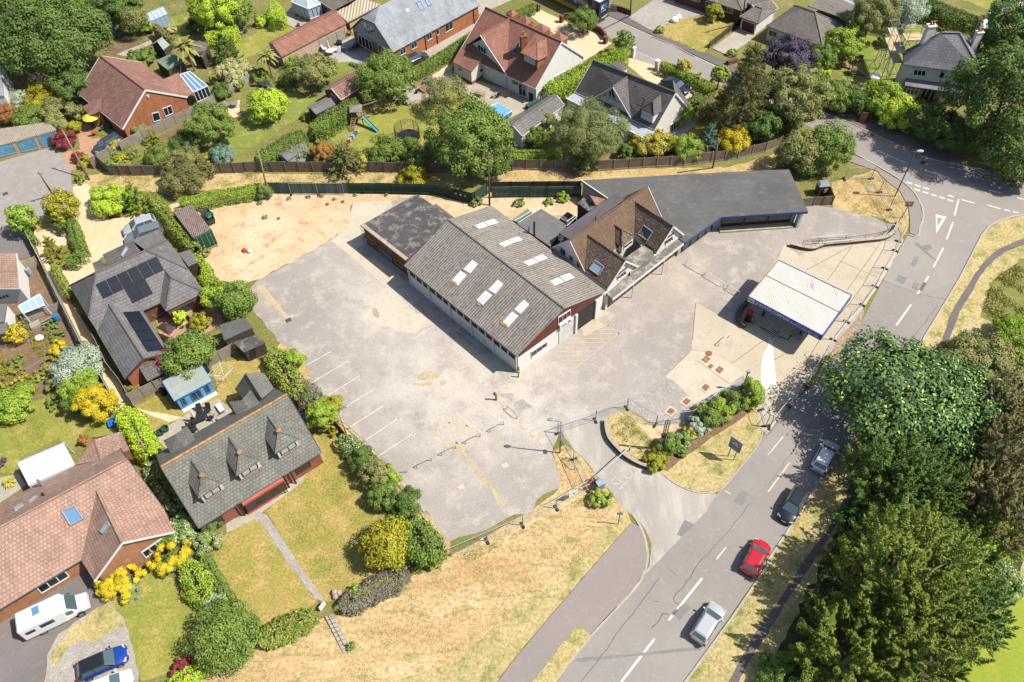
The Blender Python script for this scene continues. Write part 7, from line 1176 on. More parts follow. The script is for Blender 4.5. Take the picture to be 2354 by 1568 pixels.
wall('stone_ramp_wall','low rubble wall curving below the black handrail',(7,200,697,390,738,500,700,700,680,900,660,1060,640,1150,580,1190,510),.5,.35,'rubble stone','concrete coping');wall('pump_island_wall','low stone wall round the red fuel pump',(6,2190,1200,2100,1290,2065,1350,2090,1410,2140,1450),.6,.35,'rubble stone','rubble stone');wall('brick_front_wall','dark brick wall at the lane corner near the lorry',(2,905,85,1000,110,1085,140),.9,.25,'brown brick','brown brick',0);wall('planter_wall','small brown brick planter wall by the lane drive',(2,1975,600,2060,570),.7,.6,'brown brick',None,0)
for i,(x,y,h_,mt,l)in enumerate(((455,205,1.1,'brown brick','brick gate pier at the left end of the curved wall'),(857,400,1.1,'brown brick','brick gate pier at the right end of the curved wall'),(238,105,1.2,'brown brick','brick gate pier by the short top hedge'),(1110,525,1.6,'white render','white gate pier next to the laurel hedge'),(1330,640,1.5,'white render','white gate pier at the lane hedge end'))):
 one('gate_pier',l,'gate pier',MB().lathe(k(2,x,y),[(.39,0),(.39,h_),(.46,h_+.01),(.46,h_+.1)],4),mt,'gate piers of the lane houses')
one('gate','white metal gate by the dark brick wall','gate',MB().beam(k(2,905,75,.6),k(2,960,85,.6),.05,1.1),'galvanised steel')
for x,y in((1330,298),(1395,328),(1465,358),(1537,390),(1610,425),(1683,460),(1757,495),(1437,232)):one('marker_post','short white marker post edging the front lawn','post',MB().lathe(k(2,x,y),[(.07,0),(.07,.5),(.03,.56)],8),'white plastic','white marker posts round the front lawn')
# temporary steel fencing
def tempfence(t1,x1,y1,t2,x2,y2,label,group,h=2.0):
 a,b=k(t1,x1,y1),k(t2,x2,y2);d=b-a;L=d.length-.06;rt=thing('temporary_fence_panel',label,'fence panel',(a+b)/2,math.atan2(d.y,d.x),group);x=L/2;m=MB();r=.028
 for p,q in(((-x,0,.1),(-x,0,h)),((x,0,.1),(x,0,h)),((-x,0,h),(x,0,h)),((-x,0,.18),(x,0,.18))):m.tube(p,q,r)
 m.build('frame','galvanised steel',rt,local=True);m=MB();n=max(4,int(L/.32))
 for i in range(1,n):m.beam((-x+L*i/n,0,.18),(-x+L*i/n,0,h),.007,.007)
 for z in(.5,.8,1.1,1.4,1.7):m.beam((-x,0,z),(x,0,z),.007,.007)
 m.build('wire_mesh','galvanised steel',rt,local=True);MB().box((-x,.0,0),.24,.75,.14).build('foot','black plastic',rt,local=True);return rt
def run(label,group,*c):
 p=[(c[i],c[i+1],c[i+2])for i in range(0,len(c),3)]
 for a,b in zip(p,p[1:]):tempfence(*a,*b,label,group)
run('steel mesh fence panel along the roadside edge of the forecourt','fence panels along the forecourt roadside',7,1195,655,7,1170,742,7,1075,905,7,985,1070,7,865,1240,7,725,1395,7,600,1560,11,480,205,11,340,415,11,180,600,11,15,800)
run('steel mesh fence panel beside the island bushes and tank covers','fence panels round the island',10,2290,640,10,2140,420,10,1870,565,10,1650,735,10,1320,780,10,1058,625);run('steel mesh fence panel across the car park entrance','fence panels across the car park entrance',10,1055,622,10,768,735,10,415,848)
run('steel mesh fence panel leaning along the entrance grass strip','fence panels on the entrance grass strip',10,425,850,10,565,1090,10,692,1372);run('steel mesh fence panel at the bottom edge of the car park','fence panels along the dry bank',10,690,1375,10,410,1540,14,100,130,13,2128,275,13,1800,415);run('steel mesh fence panel round the grass corner by the junction','fence panels round the grass corner',7,700,85,7,945,80,7,1020,205,7,1110,365,7,1195,490,7,1230,600);run('steel mesh fence panel at the lower tip of forecourt','fence panels at the forecourt tip',11,15,800,10,2330,790,10,2290,660)
run('steel mesh fence panel leaning on the worn green fence','fence panels leaning on the green fence',5,325,225,5,575,225,5,815,225)
P=[k(10,x,y,z)for x,y,z in((522,1405,1.6),(602,1355,1.6),(602,1400,.9),(522,1445,.9))];
a,b=k(10,692,1372),k(10,410,1540);pl=vpl(a,b);q=[kp(10,x,y,*pl)+V(.03,-.04,0)for x,y in((522,1395),(602,1355),(602,1395),(520,1443))];rt=thing('fence_sign','white notice board on the steel fence by the control box','sign',zf(sum(q,V(0,0,0))/4,0));MB().hexa(q,[p+V(.01,-.03,0)for p in q]).build('board','white plastic',rt);cc=sum(q,V(0,0,0))/4;MB().ball(cc+V(.02,-.04,0),.14,8,5,(1,.2,1)).build('emblem','sign green',rt)
def hoop(t,x1,y1,x2,y2,label,group,h=.75,mat='galvanised steel',r=.045):
 a,b=k(t,x1,y1),k(t,x2,y2);d=b-a;L=d.length;rt=(a+b)/2;u=d.normalized();pts=[zf(a,0),zf(a,h-.15),zf(a+u*.15,h),zf(b-u*.15,h),zf(b,h-.15),zf(b,0)];one('hoop_barrier',label,'barrier',MB().path(pts,r),mat,group)
GH='hoop barriers in the car park'
for c,l in(((9,2155,840,2278,772),'steel hoop barrier at the end of the white bay line'),((9,1930,948,2062,882),'steel hoop barrier at the right foot of the yellow hatched bay'),((9,1708,1058,1838,990),'steel hoop barrier at the left foot of the yellow hatched bay'),((9,1483,1172,1616,1105),'steel hoop barrier left of the sandy joint'),((9,1288,1250,1386,1212),'steel hoop barrier nearest the hedge rail'),((10,-45,630,48,715),'steel hoop barrier below the striped bollard'),((10,490,1095,575,1185),'steel hoop barrier on the entrance grass strip')):hoop(*c,l,GH)
for c,l in(((6,1600,865,1765,962),'white hoop barrier nearest the tiled showroom'),((6,1775,972,1942,1075),'white hoop barrier in the middle of the row of three'),((6,1975,1090,2085,1160),'white hoop barrier touching the canopy shadow'),((10,1897,50,1990,-30),'white hoop barrier on the concrete joint below canopy')):hoop(*c,l,'white hoop barriers on the forecourt',mat='white paint wood')
P=K(9,765,745,860,810,1000,930,1190,1125,1290,1262,1380,1390,1530,1568,(13,),1600,100,1700,270,1795,400);rt=thing('knee_rail','low grey tubular rail along the hedge side of car park','railing',P[4]);MB().path([zf(p,.55)for p in P],.04).build('rail','galvanised steel',rt)
for p in P:MB().tube(p,zf(p,.6),.045).build('post','galvanised steel',rt)
P=smooth_line(K(7,310,700,460,680,700,668,880,645,1040,615,1140,560),2);rt=thing('handrail','black handrail along the curved rubble wall','railing',P[4]);MB().path([zf(p,1.0)for p in P],.03).path([zf(p,.75)for p in P],.02).build('rail','black plastic',rt)
for p in P[::2]:MB().tube(p,zf(p,1.05),.03).build('post','black plastic',rt)
a,b,c,d=k(7,450,660),k(7,705,635),k(7,770,680),k(7,515,705);rt=thing('pedestrian_guardrail','white-topped steel guard frame beside the black handrail','railing',(a+b)/2);m=MB()
for p,q in((a,b),(d,c)):m.tube(zf(p,.9),zf(q,.9),.035).tube(zf(p,.3),zf(q,.3),.03).tube(p,zf(p,.9),.03).tube(q,zf(q,.9),.03)
for p,q in((a,d),(b,c)):m.tube(zf(p,.9),zf(q,.9),.03)
m.build('frame','white paint wood',rt)
# street furniture
def post_thing(name,label,cat,base,top,r,mat,r2=None,n=8):
 b,=[k(*base)];best=min([i*.05 for i in range(10,300)],key=lambda z:(lambda q:(q-Vector((b.x,b.y,z))).length)(kw(*top,b,b+Vector((1,0,0)))if False else k(*top,z)));return b,best
def pole(name,label,cat,base,h,mat,r=.11,top=None,lean=None):
 b=k(*base);rt=thing(name,label,cat,b);t=b+V(0,0,h)if lean is None else k(*lean,h);MB().tube(b,t,r,r*.75,8).build('shaft',mat,rt,smooth=True);return rt,b,t
m_plain('weathered pole','9a8468',.9,var=.2);m_plain('pole brown','6d5a48',.9,var=.2)
TPS=[]
for base,lean,h,l,mt in(((4,822,88),(0,572,1195),7.0,'leaning telegraph pole with step irons above the blue garages','weathered pole'),((5,118,242),(1,17,1374),7.6,'plain wooden pole at the sandy gravel corner','weathered pole'),((5,2148,322),(1,2135,1405),8.4,'dark wooden pole beside the green gates','pole brown'),((4,487,226),(4,356,15),5.5,'bare yellowish pole in front of the left car park','weathered pole'),((8,1405,1100),(8,1270,915),5.5,'grey wooden pole beside thick clipped hedge','weathered pole'),((3,155,1535),(3,235,1245),7.0,'wooden pole in the light green corner tree','weathered pole'),((2,1088,145),(2,1098,-60),7.0,'dark pole at the lane wall by the lorry','pole brown'),((2,2120,210),(2,2150,-60),7.0,'slim dark pole beside the hipped garage','pole brown'),((2,1845,1545),(2,1900,1280),6.0,'slim grey pole at the golden yellow bush','weathered pole')):
 rt,b,t=pole('telegraph_pole',l,'pole',base,h,mt,.13,lean=lean);MB().beam(t-V(.35,0,.3),t+V(.35,0,-.3),.1,.1).build('crossarm',mt,rt);TPS.append(t);
def wire(a,b,sag,label,r=.014):
 pts=[a.lerp(b,i/14)-V(0,0,sag*4*(i/14)*(1-i/14))for i in range(15)];one('overhead_wire',label,'wire',MB().path(pts,r,4),'black plastic')
wire(TPS[0],TPS[1],.5,'overhead wire from the leaning pole to the gravel corner pole');wire(TPS[1],TPS[2],.7,'overhead wire across the gardens to the pole by the gates');wire(TPS[2],TPS[5],.7,'overhead wire over the panel fence to the corner tree pole');wire(TPS[1],k(1,590,860,2.5),.4,'thin overhead wire from the gravel corner pole to brick garage');wire(k(3,1410,1085,6),k(3,800,1260,4),.3,'thin overhead wire over the lane in front of slate house');wire(TPS[0],k(0,1400,860,4.5),.3,'thin overhead wire to the brick bungalow gable')
m_plain('lamp grey','9aa3a8',.5,.2)
rt,b,t=pole('lamp_post','bent grey lamp post leaning over the car park rail','lamp post',(9,832,862),4.4,'lamp grey',.08,lean=(9,760,665));e=k(9,825,605,5.0);MB().path([t,t.lerp(e,.3)+V(0,0,.25),e],.05).build('arm','lamp grey',rt);MB().ball(e,.3,8,5,(1,.55,.35)).build('lantern','lamp grey',rt)
rt,b,t=pole('lamp_post','grey lamp post with red sign beside the car park entrance','lamp post',(10,440,1030),6.0,'lamp grey',.08);e=t+V(-1.0,.25,.1);MB().tube(t,e,.05).build('arm','lamp grey',rt);MB().ball(e,.36,8,5,(1.1,.6,.35)).build('lantern','lamp grey',rt);MB().box(b+V(.1,-.1,2.0),.08,.5,.5).build('plate','sign red',rt)
rt,b,t=pole('lamp_post','tall green-grey lamp post at the junction corner','lamp post',(7,1165,242),7.2,'green door',.08);e=t+V(.6,.1,.15);MB().tube(t,e,.05).build('arm','green door',rt);MB().ball(e,.42,8,5,(1.2,.5,.4)).build('lantern','cream blind',rt)
b=k(10,1370,1003);rt=thing('bundled_poles','three slim grey poles strapped together on the island','pole',b)
for dx,dy in((-.16,0),(.02,.08),(.18,-.02)):MB().tube(b+V(dx,dy,0),b+V(dx*1.2,dy,5.8),.075,.06).build('pole','lamp grey',rt)
MB().box(b+V(-.1,0,2.6),.4,.3,.5).build('control_unit','black plastic',rt)
one('signal_post','grey post with small camera at the island top','post',MB().tube(k(10,2115,450),k(10,2115,450)+V(0,0,3.3),.08).box(k(10,2115,450)+V(0,0,3.2),.35,.25,.25),'lamp grey')
m_plain('sign orange','e08a1e',.5);m_plain('sign grey','9fb0bd',.4)
b=k(7,1232,440);rt=thing('give_way_sign','orange backed give way sign on a leaning post','road sign',b);t=b+V(0,0,2.6);MB().tube(b,t,.06).build('post','galvanised steel',rt);c=k(7,1300,312,2.9)
fx_=V(1,-.15,0).normalized();fy_=V(0,0,1);fn=fx_.cross(fy_);sq=[c+fx_*x+fy_*y for x,y in((-.45,-.4),(.45,-.4),(.45,.45),(-.45,.45))];plt=MB().hexa(sq,[p-fn*.03 for p in sq]).build('backing_board','sign orange',rt)
for s_,mt,o in((.42,'sign red',.012),(.28,'sign white',.02)):q=[c+fn*o+fx_*x*s_+fy_*(y*s_+.05)for x,y in((-1,.8),(1,.8),(0,-.95))];MB().hexa([q[0],q[2],q[1]],[p+fn*.006 for p in(q[0],q[2],q[1])]).build('triangle',mt,plt)
text_mb('GIVE WAY',.09,c+fn*.03+fx_*-.2+fy_*.12,fx_,fy_,.004).build('lettering','sign black',plt);MB().beam(t,c,.05,.05).build('bracket','galvanised steel',rt)
a,b=k(10,1985,1062),k(10,2035,1098);rt=thing('warning_sign','grey warning board with red triangle on two posts','road sign',(a+b)/2)
for p in(a,b):MB().tube(p,p+V(0,0,3.4),.05).build('post','lamp grey',rt)
fx_=(b-a).normalized();fn=V(fx_.y,-fx_.x,0);c=(a+b)/2+V(0,0,2.75)+fn*.08;w_=(b-a).length/2+.35;q=[c+fx_*x*w_+V(0,0,y)for x,y in((-1,-.95),(1,-.95),(1,.95),(-1,.95))];bd=MB().hexa(q,[p-fn*.04 for p in q]).build('board','sign grey',rt)
for s_,mt,o in((.6,'sign red',.015),(.44,'sign white',.022)):q=[c+V(0,0,.3)+fn*o+fx_*x*s_+V(0,0,y*s_)for x,y in((-1,-.75),(1,-.75),(0,.95))];MB().hexa(q,[p+fn*.006 for p in q]).build('triangle',mt,bd)
MB().beam(c+fn*.035+V(0,0,.2),c+fn*.035+V(0,0,.5),.09,.02).beam(c+fn*.035+V(0,0,.04),c+fn*.035+V(0,0,.12),.09,.02).build('exclamation_mark','sign black',bd)
for i,s in enumerate(('WARNING','Barrier operates','No entry')):text_mb(s,.24,c+fn*.0-fx_*w_*.8+V(0,0,-.42-.24*i),fx_,V(0,0,1),.014).build('lettering','sign black',bd)
b=k(14,975,118);rt=thing('round_road_sign','small round road sign on a grey post at the pavement corner','road sign',b);MB().tube(b,b+V(0,0,2.6),.045).build('post','lamp grey',rt);MB().tube(b+V(0,-.06,2.4),b+V(0,-.03,2.4),.3,n=16).build('disc','sign grey',rt)
b=k(10,810,1352);rt=thing('control_box','grey barrier control box on the entrance verge','cabinet',b);MB().box(b,.75,.5,1.1,.4).build('body','lamp grey',rt);MB().box(b+V(0,0,1.1),.85,.6,.06,.4).build('lid','sign grey',rt)
a,b=k(10,765,1300),k(10,1078,1015);rt=thing('barrier_arm','lowered white height barrier pole across the entrance','barrier',a);MB().tube(zf(a,1.0),zf(b,1.0),.055).build('arm','galvanised steel',rt);MB().box(a,.4,.4,1.1,.7).build('pedestal','lamp grey',rt);MB().tube(b,zf(b,1.0),.06).build('rest_post','lamp grey',rt);d=(b-a).normalized();MB().tube(zf(a-d*.9,1.0),zf(a-d*.3,1.0),.06).build('counterweight','sign red',rt)
b=k(9,2210,545);rt=thing('striped_bollard','yellow and black striped bollard in the car park','bollard',b);MB().tube(b,b+V(0,0,1.3),.11).build('shaft','yellow band',rt)
for i in range(4):MB().tube(b+V(0,0,.15+i*.3),b+V(0,0,.28+i*.3),.115).build('stripe','sign black',rt)
MB().box(b+V(-.15,0,1.1),.25,.2,.25).build('reader_box','black plastic',rt);b=k(10,60,335);rt=thing('striped_post','yellow and black corner post at the workshop corner','bollard',b);MB().tube(b,b+V(0,0,1.1),.08).build('shaft','yellow band',rt)
for i in range(3):MB().tube(b+V(0,0,.15+i*.33),b+V(0,0,.3+i*.33),.085).build('stripe','sign black',rt)
b=k(6,2165,1385);rt=thing('fuel_pump','dark red fuel pump under the canopy','fuel pump',b);MB().box(b,.7,.5,1.6,-.6).build('body','red leaf' if False else 'maroon door',rt);MB().box(b+V(0,0,1.6),.8,.6,.12,-.6).build('top','sign red',rt);MB().path([b+V(.4,-.2,1.2),b+V(.7,-.4,.5),b+V(.5,-.6,.2),b+V(.2,-.4,.4)],.03).build('hose','black plastic',rt)
b=k(7,300,1480);one('pump_island','dark rounded concrete pump island under the canopy','kerb island',MB().hexa([p for p in K(7,215,1520,300,1568,385,1440,300,1400)],[zf(p,.15)for p in K(7,222,1518,298,1560,378,1440,300,1406)]),'gravelly tarmac')
dl=MB()
for a in((7,-80,1440,180,1560),(7,180,1560,215,1515)):stroke(dl,*K(*a),.16,.036)
tag(dl.build('drain_channel','black tar',uv=False),kind='structure')
st=MB();c=k(7,55,1500);pts=[c+V(math.cos(math.pi/2+i*math.pi/5),math.sin(math.pi/2+i*math.pi/5),0)*(1.05 if i%2==0 else .45)for i in range(10)];st.poly([zf(p,.05)for p in pts]);s=NT('chequered paint');ch=s.n('ShaderNodeTexChecker',{'Vector':s.coord(),'Scale':5.5,'Color1':C('d9d6cc'),'Color2':C('4a4846')});s.done(ch.outputs[0],.8);tag(st.build('chequered_star_marking','chequered paint',uv=False),kind='structure')
P=[k(5,1850,1500),k(5,2010,1590+40),k(9,2085,105),k(9,1930,0)];rt=thing('metal_rack','empty galvanised tube rack beside the workshop wall','rack',P[0]);a,b=k(5,1850,1508),k(9,2070,105);d=(b-a).normalized();n=V(-d.y,d.x,0)*.7;m=MB()
for z in(.15,1.0,1.7):m.tube(zf(a,z)+(n if z>1.2 else n*0),zf(b,z)+(n if z>1.2 else n*0),.035)
for p in(a,b):m.tube(p,zf(p,1.7)+n,.035).tube(p+n,zf(p,1.7)+n,.035).tube(p,p+n,.035)
m.build('frame','galvanised steel',rt)
GC='iron access covers over the fuel tanks'
for i,(x,y,l)in enumerate(((1785,172,'rusty square cover marked 5'),(1827,236,'small rusty square cover with dark dot'),(1908,268,'rusty square cover marked 6'),(1780,430,'rusty cover with pale concrete surround, upper'),(1605,560,'rusty cover with pale concrete surround, middle'),(1460,650,'rusty cover with pale concrete surround, nearest the island'))):
 a,u,v=K(10,x,y,x+38,y+26,x+34,y-34);e1,e2=(u-a),(v-a);sc=.42 if i==1 else .62;rt=thing('tank_cover',l,'access cover',a,group=GC)
 if i>2:MB().hexa([zf(p,.02)for p in(a-e1*.9-e2*.9,a+e1*.9-e2*.9,a+e1*.9+e2*.9,a-e1*.9+e2*.9)],[zf(p,.06)for p in(a-e1*.9-e2*.9,a+e1*.9-e2*.9,a+e1*.9+e2*.9,a-e1*.9+e2*.9)]).build('surround','pale concrete',rt)
 q=[a-e1*sc*.9-e2*sc*.9,a+e1*sc*.9-e2*sc*.9,a+e1*sc*.9+e2*sc*.9,a-e1*sc*.9+e2*sc*.9];MB().hexa([zf(p,.03)for p in q],[zf(p,.08)for p in q]).build('lid','rust iron',rt)
 if i in(0,2):text_mb('5' if i==0 else '6',.5,zf(a,.085)-V(.2,.25,0),V(1,0,0),V(0,1,0),.004,bold=.02).build('lettering','yellow band',rt)
one('tank_cover','round rusty cover at the top of the tank concrete','access cover',MB().lathe(zf(k(10,1810,118),.03),[(.38,0),(.38,.05),(.34,.06)],16),'rust iron',GC)
for t,x,y,l in((9,2290,1150,'pale square drain cover near the entrance'),(9,1885,1350,'pale round cover in the lower car park'),(10,125,790,'broken pale cover left of the entrance'),(10,207,858,'small pale cover near the lamp shadow'),(10,280,930,'small pale cover beside the lamp post'),(7,930,165,'grey drain cover on the grass corner'),(4,50,217,'dark drain grating on the left car park'),(3,955,1243,'dark road gully at the lane kerb'),(3,1362,1410,'dark road gully before the junction'),(3,1428,1500,'rectangular dark cover in the junction'),(5,298,1380,'rusty drain at the end of the sandy strip')):
 one('drain_cover',l,'drain cover',MB().box(zf(k(t,x,y),.025),.7,.55,.03,.5),'pale concrete' if 'pale' in l else 'gravelly tarmac' if 'grey' in l else 'black tar','drain covers')
b=k(7,480,215);rt=thing('electricity_cabinet','dark grey electricity cabinet inside the paled enclosure','cabinet',b);MB().box(b,1.3,1.1,1.7,.1).build('body','dark fascia',rt);MB().hexa([b+V(x,y,1.7)for x,y in((-.75,-.65),(.75,-.55),(.7,.65),(-.8,.55))],[b+V(x,y,1.95)for x,y in((-.5,-.4),(.5,-.35),(.5,.4),(-.5,.4))]).build('lid','lamp grey',rt);MB().box(b+V(.3,-.6,.7),.5,.06,.6,.1).build('door_plate','yellow band',rt)
rt=thing('garden_steps','narrow paved steps with a handrail down the bank','steps',k(13,720,1130))
for i in range(9):a,b=k(13,640+i*19,975+i*38),k(13,705+i*19,955+i*38);c_=k(13,655+i*19,1008+i*38);d_=k(13,722+i*19,985+i*38);MB().hexa([zf(p,0)for p in(a,c_,d_,b)],[zf(p,.10+.02*(8-i))for p in(a,c_,d_,b)]).build('step','paving slabs',rt)
a,b=k(13,715,975),k(13,868,1250);MB().tube(zf(a,.95),zf(b,.85),.035).tube(a,zf(a,.95),.035).tube(b,zf(b,.85),.035).build('handrail','galvanised steel',rt);one('garden_gate','small white iron gate at the top of the steps','gate',MB().beam(k(13,585,905,.5),k(13,635,838,.5),.05,.9),'white paint wood')
# garden things
def chair(t,x,y,rz,mat,label,group=None,lounge=False,cat='chair'):
 rt=thing('sun_lounger' if lounge else 'garden_chair',label,cat,k(t,x,y),rz,group);L=1.3 if lounge else .5
 MB().box((0,0,.36),L,.55,.08).build('seat',mat,rt,local=True);MB().hexa([V(-L/2,-.27,.4),V(-L/2+.08,-.27,.4),V(-L/2+.08,.27,.4),V(-L/2,.27,.4)],[V(-L/2-.35,-.27,1.0),V(-L/2-.28,-.27,1.0),V(-L/2-.28,.27,1.0),V(-L/2-.35,.27,1.0)]).build('backrest',mat,rt,local=True)
 for a in(-1,1):
  for b in(-1,1):MB().box((a*L*.42,b*.23,0),.05,.05,.37).build('leg',mat,rt,local=True)
 return rt
def table(t,x,y,rz,mat,label,sx=1.4,sy=.8,round_=False,h=.72):
 rt=thing('garden_table',label,'table',k(t,x,y),rz);(MB().tube((0,0,h-.05),(0,0,h),sx/2,n=16)if round_ else MB().box((0,0,h-.05),sx,sy,.05)).build('tabletop',mat,rt,local=True)
 for a in(-1,1):
  for b in(-1,1):MB().box((a*sx*.4*(.7 if round_ else 1),b*(sx if round_ else sy)*.38*(.7 if round_ else 1),0),.06,.06,h-.04).build('leg',mat,rt,local=True)
 return rt
def bin_(t,x,y,mat,label,h=1.05,name='wheelie_bin',cat='bin'):
 rt=thing(name,label,cat,k(t,x,y),random.random());MB().hexa([V(-.24,-.28,0),V(.24,-.28,0),V(.24,.28,0),V(-.24,.28,0)],[V(-.3,-.35,h),V(.3,-.35,h),V(.3,.35,h),V(-.3,.35,h)]).build('body',mat,rt,local=True);MB().box((0,.02,h),.64,.76,.06).build('lid',mat,rt,local=True);return rt
def butt(t,x,y,mat,label,r=.35,h=.95,name='water_butt',cat='water butt'):rt=thing(name,label,cat,k(t,x,y));MB().lathe((0,0,0),[(r*.85,0),(r,h*.5),(r*.88,h)],14).build('barrel',mat,rt,local=True);MB().lathe((0,0,h),[(r*.9,0),(r*.9,.05),(.05,.08)],14).build('lid',mat,rt,local=True);return rt
def pot(t,x,y,label,mat='terracotta pot',r=.28,h=.5):one('plant_pot',label,'pot',MB().lathe(k(t,x,y),[(r*.7,0),(r,h),(r*.85,h),(r*.8,h-.08)],12),mat)
def parasol(t,x,y,mat,label,r=0.0,h=2.4):
 rt=thing('parasol',label,'parasol',k(t,x,y));MB().tube((0,0,0),(0,0,h+.1),.03).build('pole','white plastic',rt,local=True)
 (MB().lathe((0,0,h-.5),[(r,0),(r*.55,.3),(.05,.5)],10)if r else MB().lathe((0,0,.9),[(.1,0),(.2,.3),(.14,1.0),(.03,1.5)],10)).build('canopy',mat,rt,local=True)
for n,hx in(('tarp blue','2f7fd6'),('parasol yellow','f2d94a'),('lounger grey','8d8d92'),('pool blue','6fb6e6'),('bag green','2f5a48'),('slide teal','3f9a94'),('pot blue','3a5fb0'),('net black','2a2c30'),('barrel blue','2f7fb0'),('barrel grey','98a6a8'),('timber sleeper','b99a6c'),('play timber','9a8266'),('toy red','cf4a3a'),('cream cloth','ece6d2'),('bin green','2f5f50')):m_plain(n,hx,.6)
P=[k(0,x,y,z)for x,y,z in((825,292,.7),(1030,226,.7),(1062,310,.35),(890,386,.3),(900,330,.9),(980,280,.95))];one('tarpaulin','bright blue tarpaulin over a heap in the vegetable garden','tarpaulin',MB().slab([P[0],P[4],P[3]],.1).slab([P[4],P[5],P[2],P[3]],.1).slab([P[0],P[1],P[5],P[4]],.1).slab([P[1],P[2],P[5]],.1).prism([P[0],P[1],P[2],P[3]],0,.28),'tarp blue')
parasol(0,890,1175,'parasol yellow','open yellow parasol on the brick bungalow drive',1.25);chair(0,880,1240,1,'toy red','red garden chair under yellow parasol');chair(0,940,1200,2.5,'lounger grey','grey garden chair beside the yellow parasol');table(0,2165,985,.2,'lounger grey','round dark table on the pale patio',1.1,round_=True);chair(0,2110,985,0,'lounger grey','grey chair beside the round dark table');chair(0,2225,320,1,'barrel grey','left of two grey chairs by the lime hedge');chair(0,2262,305,2,'lounger grey','right one of two grey chairs by the lime hedge');butt(0,1020,1180,'bin green','green water butt by the brick porch')
b=k(1,1400,1300);rt=thing('trampoline','round trampoline with black safety net','trampoline',b);r=1.75;MB().tube((0,0,.72),(0,0,.78),r*.85,n=20).build('bed','black plastic',rt,local=True);m=MB();nt=MB();pd=MB()
for i in range(20):
 a,c=i*math.pi/10,(i+1)*math.pi/10;p,q=V(r*math.cos(a),r*math.sin(a),.75),V(r*math.cos(c),r*math.sin(c),.75);m.tube(p,q,.04);pd.slab([p*.86+V(0,0,.12),q*.86+V(0,0,.12),q+V(0,0,.04),p+V(0,0,.04)],.04);m.tube(p+V(0,0,1.75),q+V(0,0,1.75),.025)
 for j in range(6):nt.beam(p.lerp(q,j/6),p.lerp(q,j/6)+V(0,0,1.75),.012,.012)
 for z in(.3,.6,.9,1.2,1.5):nt.beam(p+V(0,0,z),q+V(0,0,z),.01,.01)
m.build('frame','net black',rt,local=True);pd.build('spring_pad','net black',rt,local=True);nt.build('safety_net','net black',rt,local=True)
for i in range(6):a=i*math.pi/3;MB().tube((r*math.cos(a),r*math.sin(a),0),(r*math.cos(a),r*math.sin(a),2.5),.04).build('leg','net black',rt,local=True)
b=k(1,950,1130);rt=thing('climbing_frame','wooden climbing frame with teal slide, swings and mossy roof','climbing frame',b);tw=MB()
for x,y in((-.7,-.7),(.7,-.7),(.7,.7),(-.7,.7)):tw.beam(b+V(x,y,0),b+V(x,y,2.6),.1,.1)
tw.box(b+V(0,0,1.4),1.5,1.5,.1);tw.build('tower','play timber',rt);MB().slab([b+V(-.9,-.9,2.5),b+V(.9,-.9,2.5),b+V(.9,0,3.1),b+V(-.9,0,3.1)],.06).slab([b+V(.9,.9,2.5),b+V(-.9,.9,2.5),b+V(-.9,0,3.1),b+V(.9,0,3.1)],.06).build('roof','mossy concrete roof',rt)
e=k(1,1120,1210,.15);s=b+V(.7,-.4,1.45);d=(e-s);n=V(-d.y,d.x,0).normalized()*.25;sl_m=MB();mid=s.lerp(e,.6)-V(0,0,.12);sl_m.slab([s-n,mid-n,mid+n,s+n],.05).slab([mid-n,e-n,e+n,mid+n],.05)
for o in(n,-n):sl_m.beam(s+o+V(0,0,.08),mid+o+V(0,0,.08),.05,.16).beam(mid+o+V(0,0,.08),e+o+V(0,0,.08),.05,.16)
sl_m.build('slide','slide teal',rt);f=k(1,880,1215);ld=MB();t0=b+V(-.5,-.7,1.5);w_=V(.3,.1,0)
for o in(w_,-w_):ld.beam(f+o,t0+o,.08,.08)
for i in range(7):p=f.lerp(t0,(i+.5)/7);ld.beam(p-w_,p+w_,.12,.04)
ld.build('ladder','play timber',rt);be=k(1,1190,905,2.3);bs=b+V(.3,.5,2.4);sw=MB().beam(bs,be,.12,.12)
for dx in(-.7,.7):sw.beam(be,zf(be,0)+V(dx,-dx*.8,0),.1,.1)
sw.build('swing_beam','play timber',rt)
for i in(.35,.6,.8):
 p=bs.lerp(be,i);u=(be-bs).normalized()*.22;MB().beam(p-u,p-u-V(0,0,1.8),.025,.025).beam(p+u,p+u-V(0,0,1.8),.025,.025).beam(p-u-V(0,0,1.8),p+u-V(0,0,1.8),.2,.05).build('swing','play timber',rt)
b=k(1,880,1300);rt=thing('clothes_airer','low airer hung with colourful washing on the lawn','airer',b,.3);m=MB()
for i in range(6):m.tube((-.9,-.8+i*.32,.95),(.9,-.8+i*.32,.95),.015)
for x,y in((-.8,-.8),(.8,-.8),(.8,.8),(-.8,.8)):m.tube((x*.4,y*.4,0),(x,y,.95),.02)
m.build('frame','galvanised steel',rt,local=True)
for i,mt in enumerate(('toy red','white sheet','pot blue','white sheet','slide teal','tarp blue')):x=-.75+.28*i;y=-.8+.32*(i%6);MB().hexa([V(x,y-.02,.35),V(x+.5,y-.02,.35),V(x+.5,y+.02,.35),V(x,y+.02,.35)],[V(x,y-.02,.97),V(x+.5,y-.02,.97),V(x+.5,y+.02,.97),V(x,y+.02,.97)]).build('washing',mt,rt,local=True)
P=[k(1,x,y,.75)for x,y in((2135,988),(2218,950),(2352,1022),(2262,1078))];rt=thing('paddling_pool','rectangular blue framed pool on the patio','pool',zf(sum(P,V(0,0,0))/4,0));MB().prism(P,0,.7).build('wall','tarp blue',rt);c=sum(P,V(0,0,0))/4;MB().slab([zf(c+(p-c)*.94,.73)for p in P],.02).build('cover','pool blue',rt);m=MB()
for x,y in zip(P,P[1:]+P[:1]):m.tube(x,y,.05)
m.build('frame','white plastic',rt)
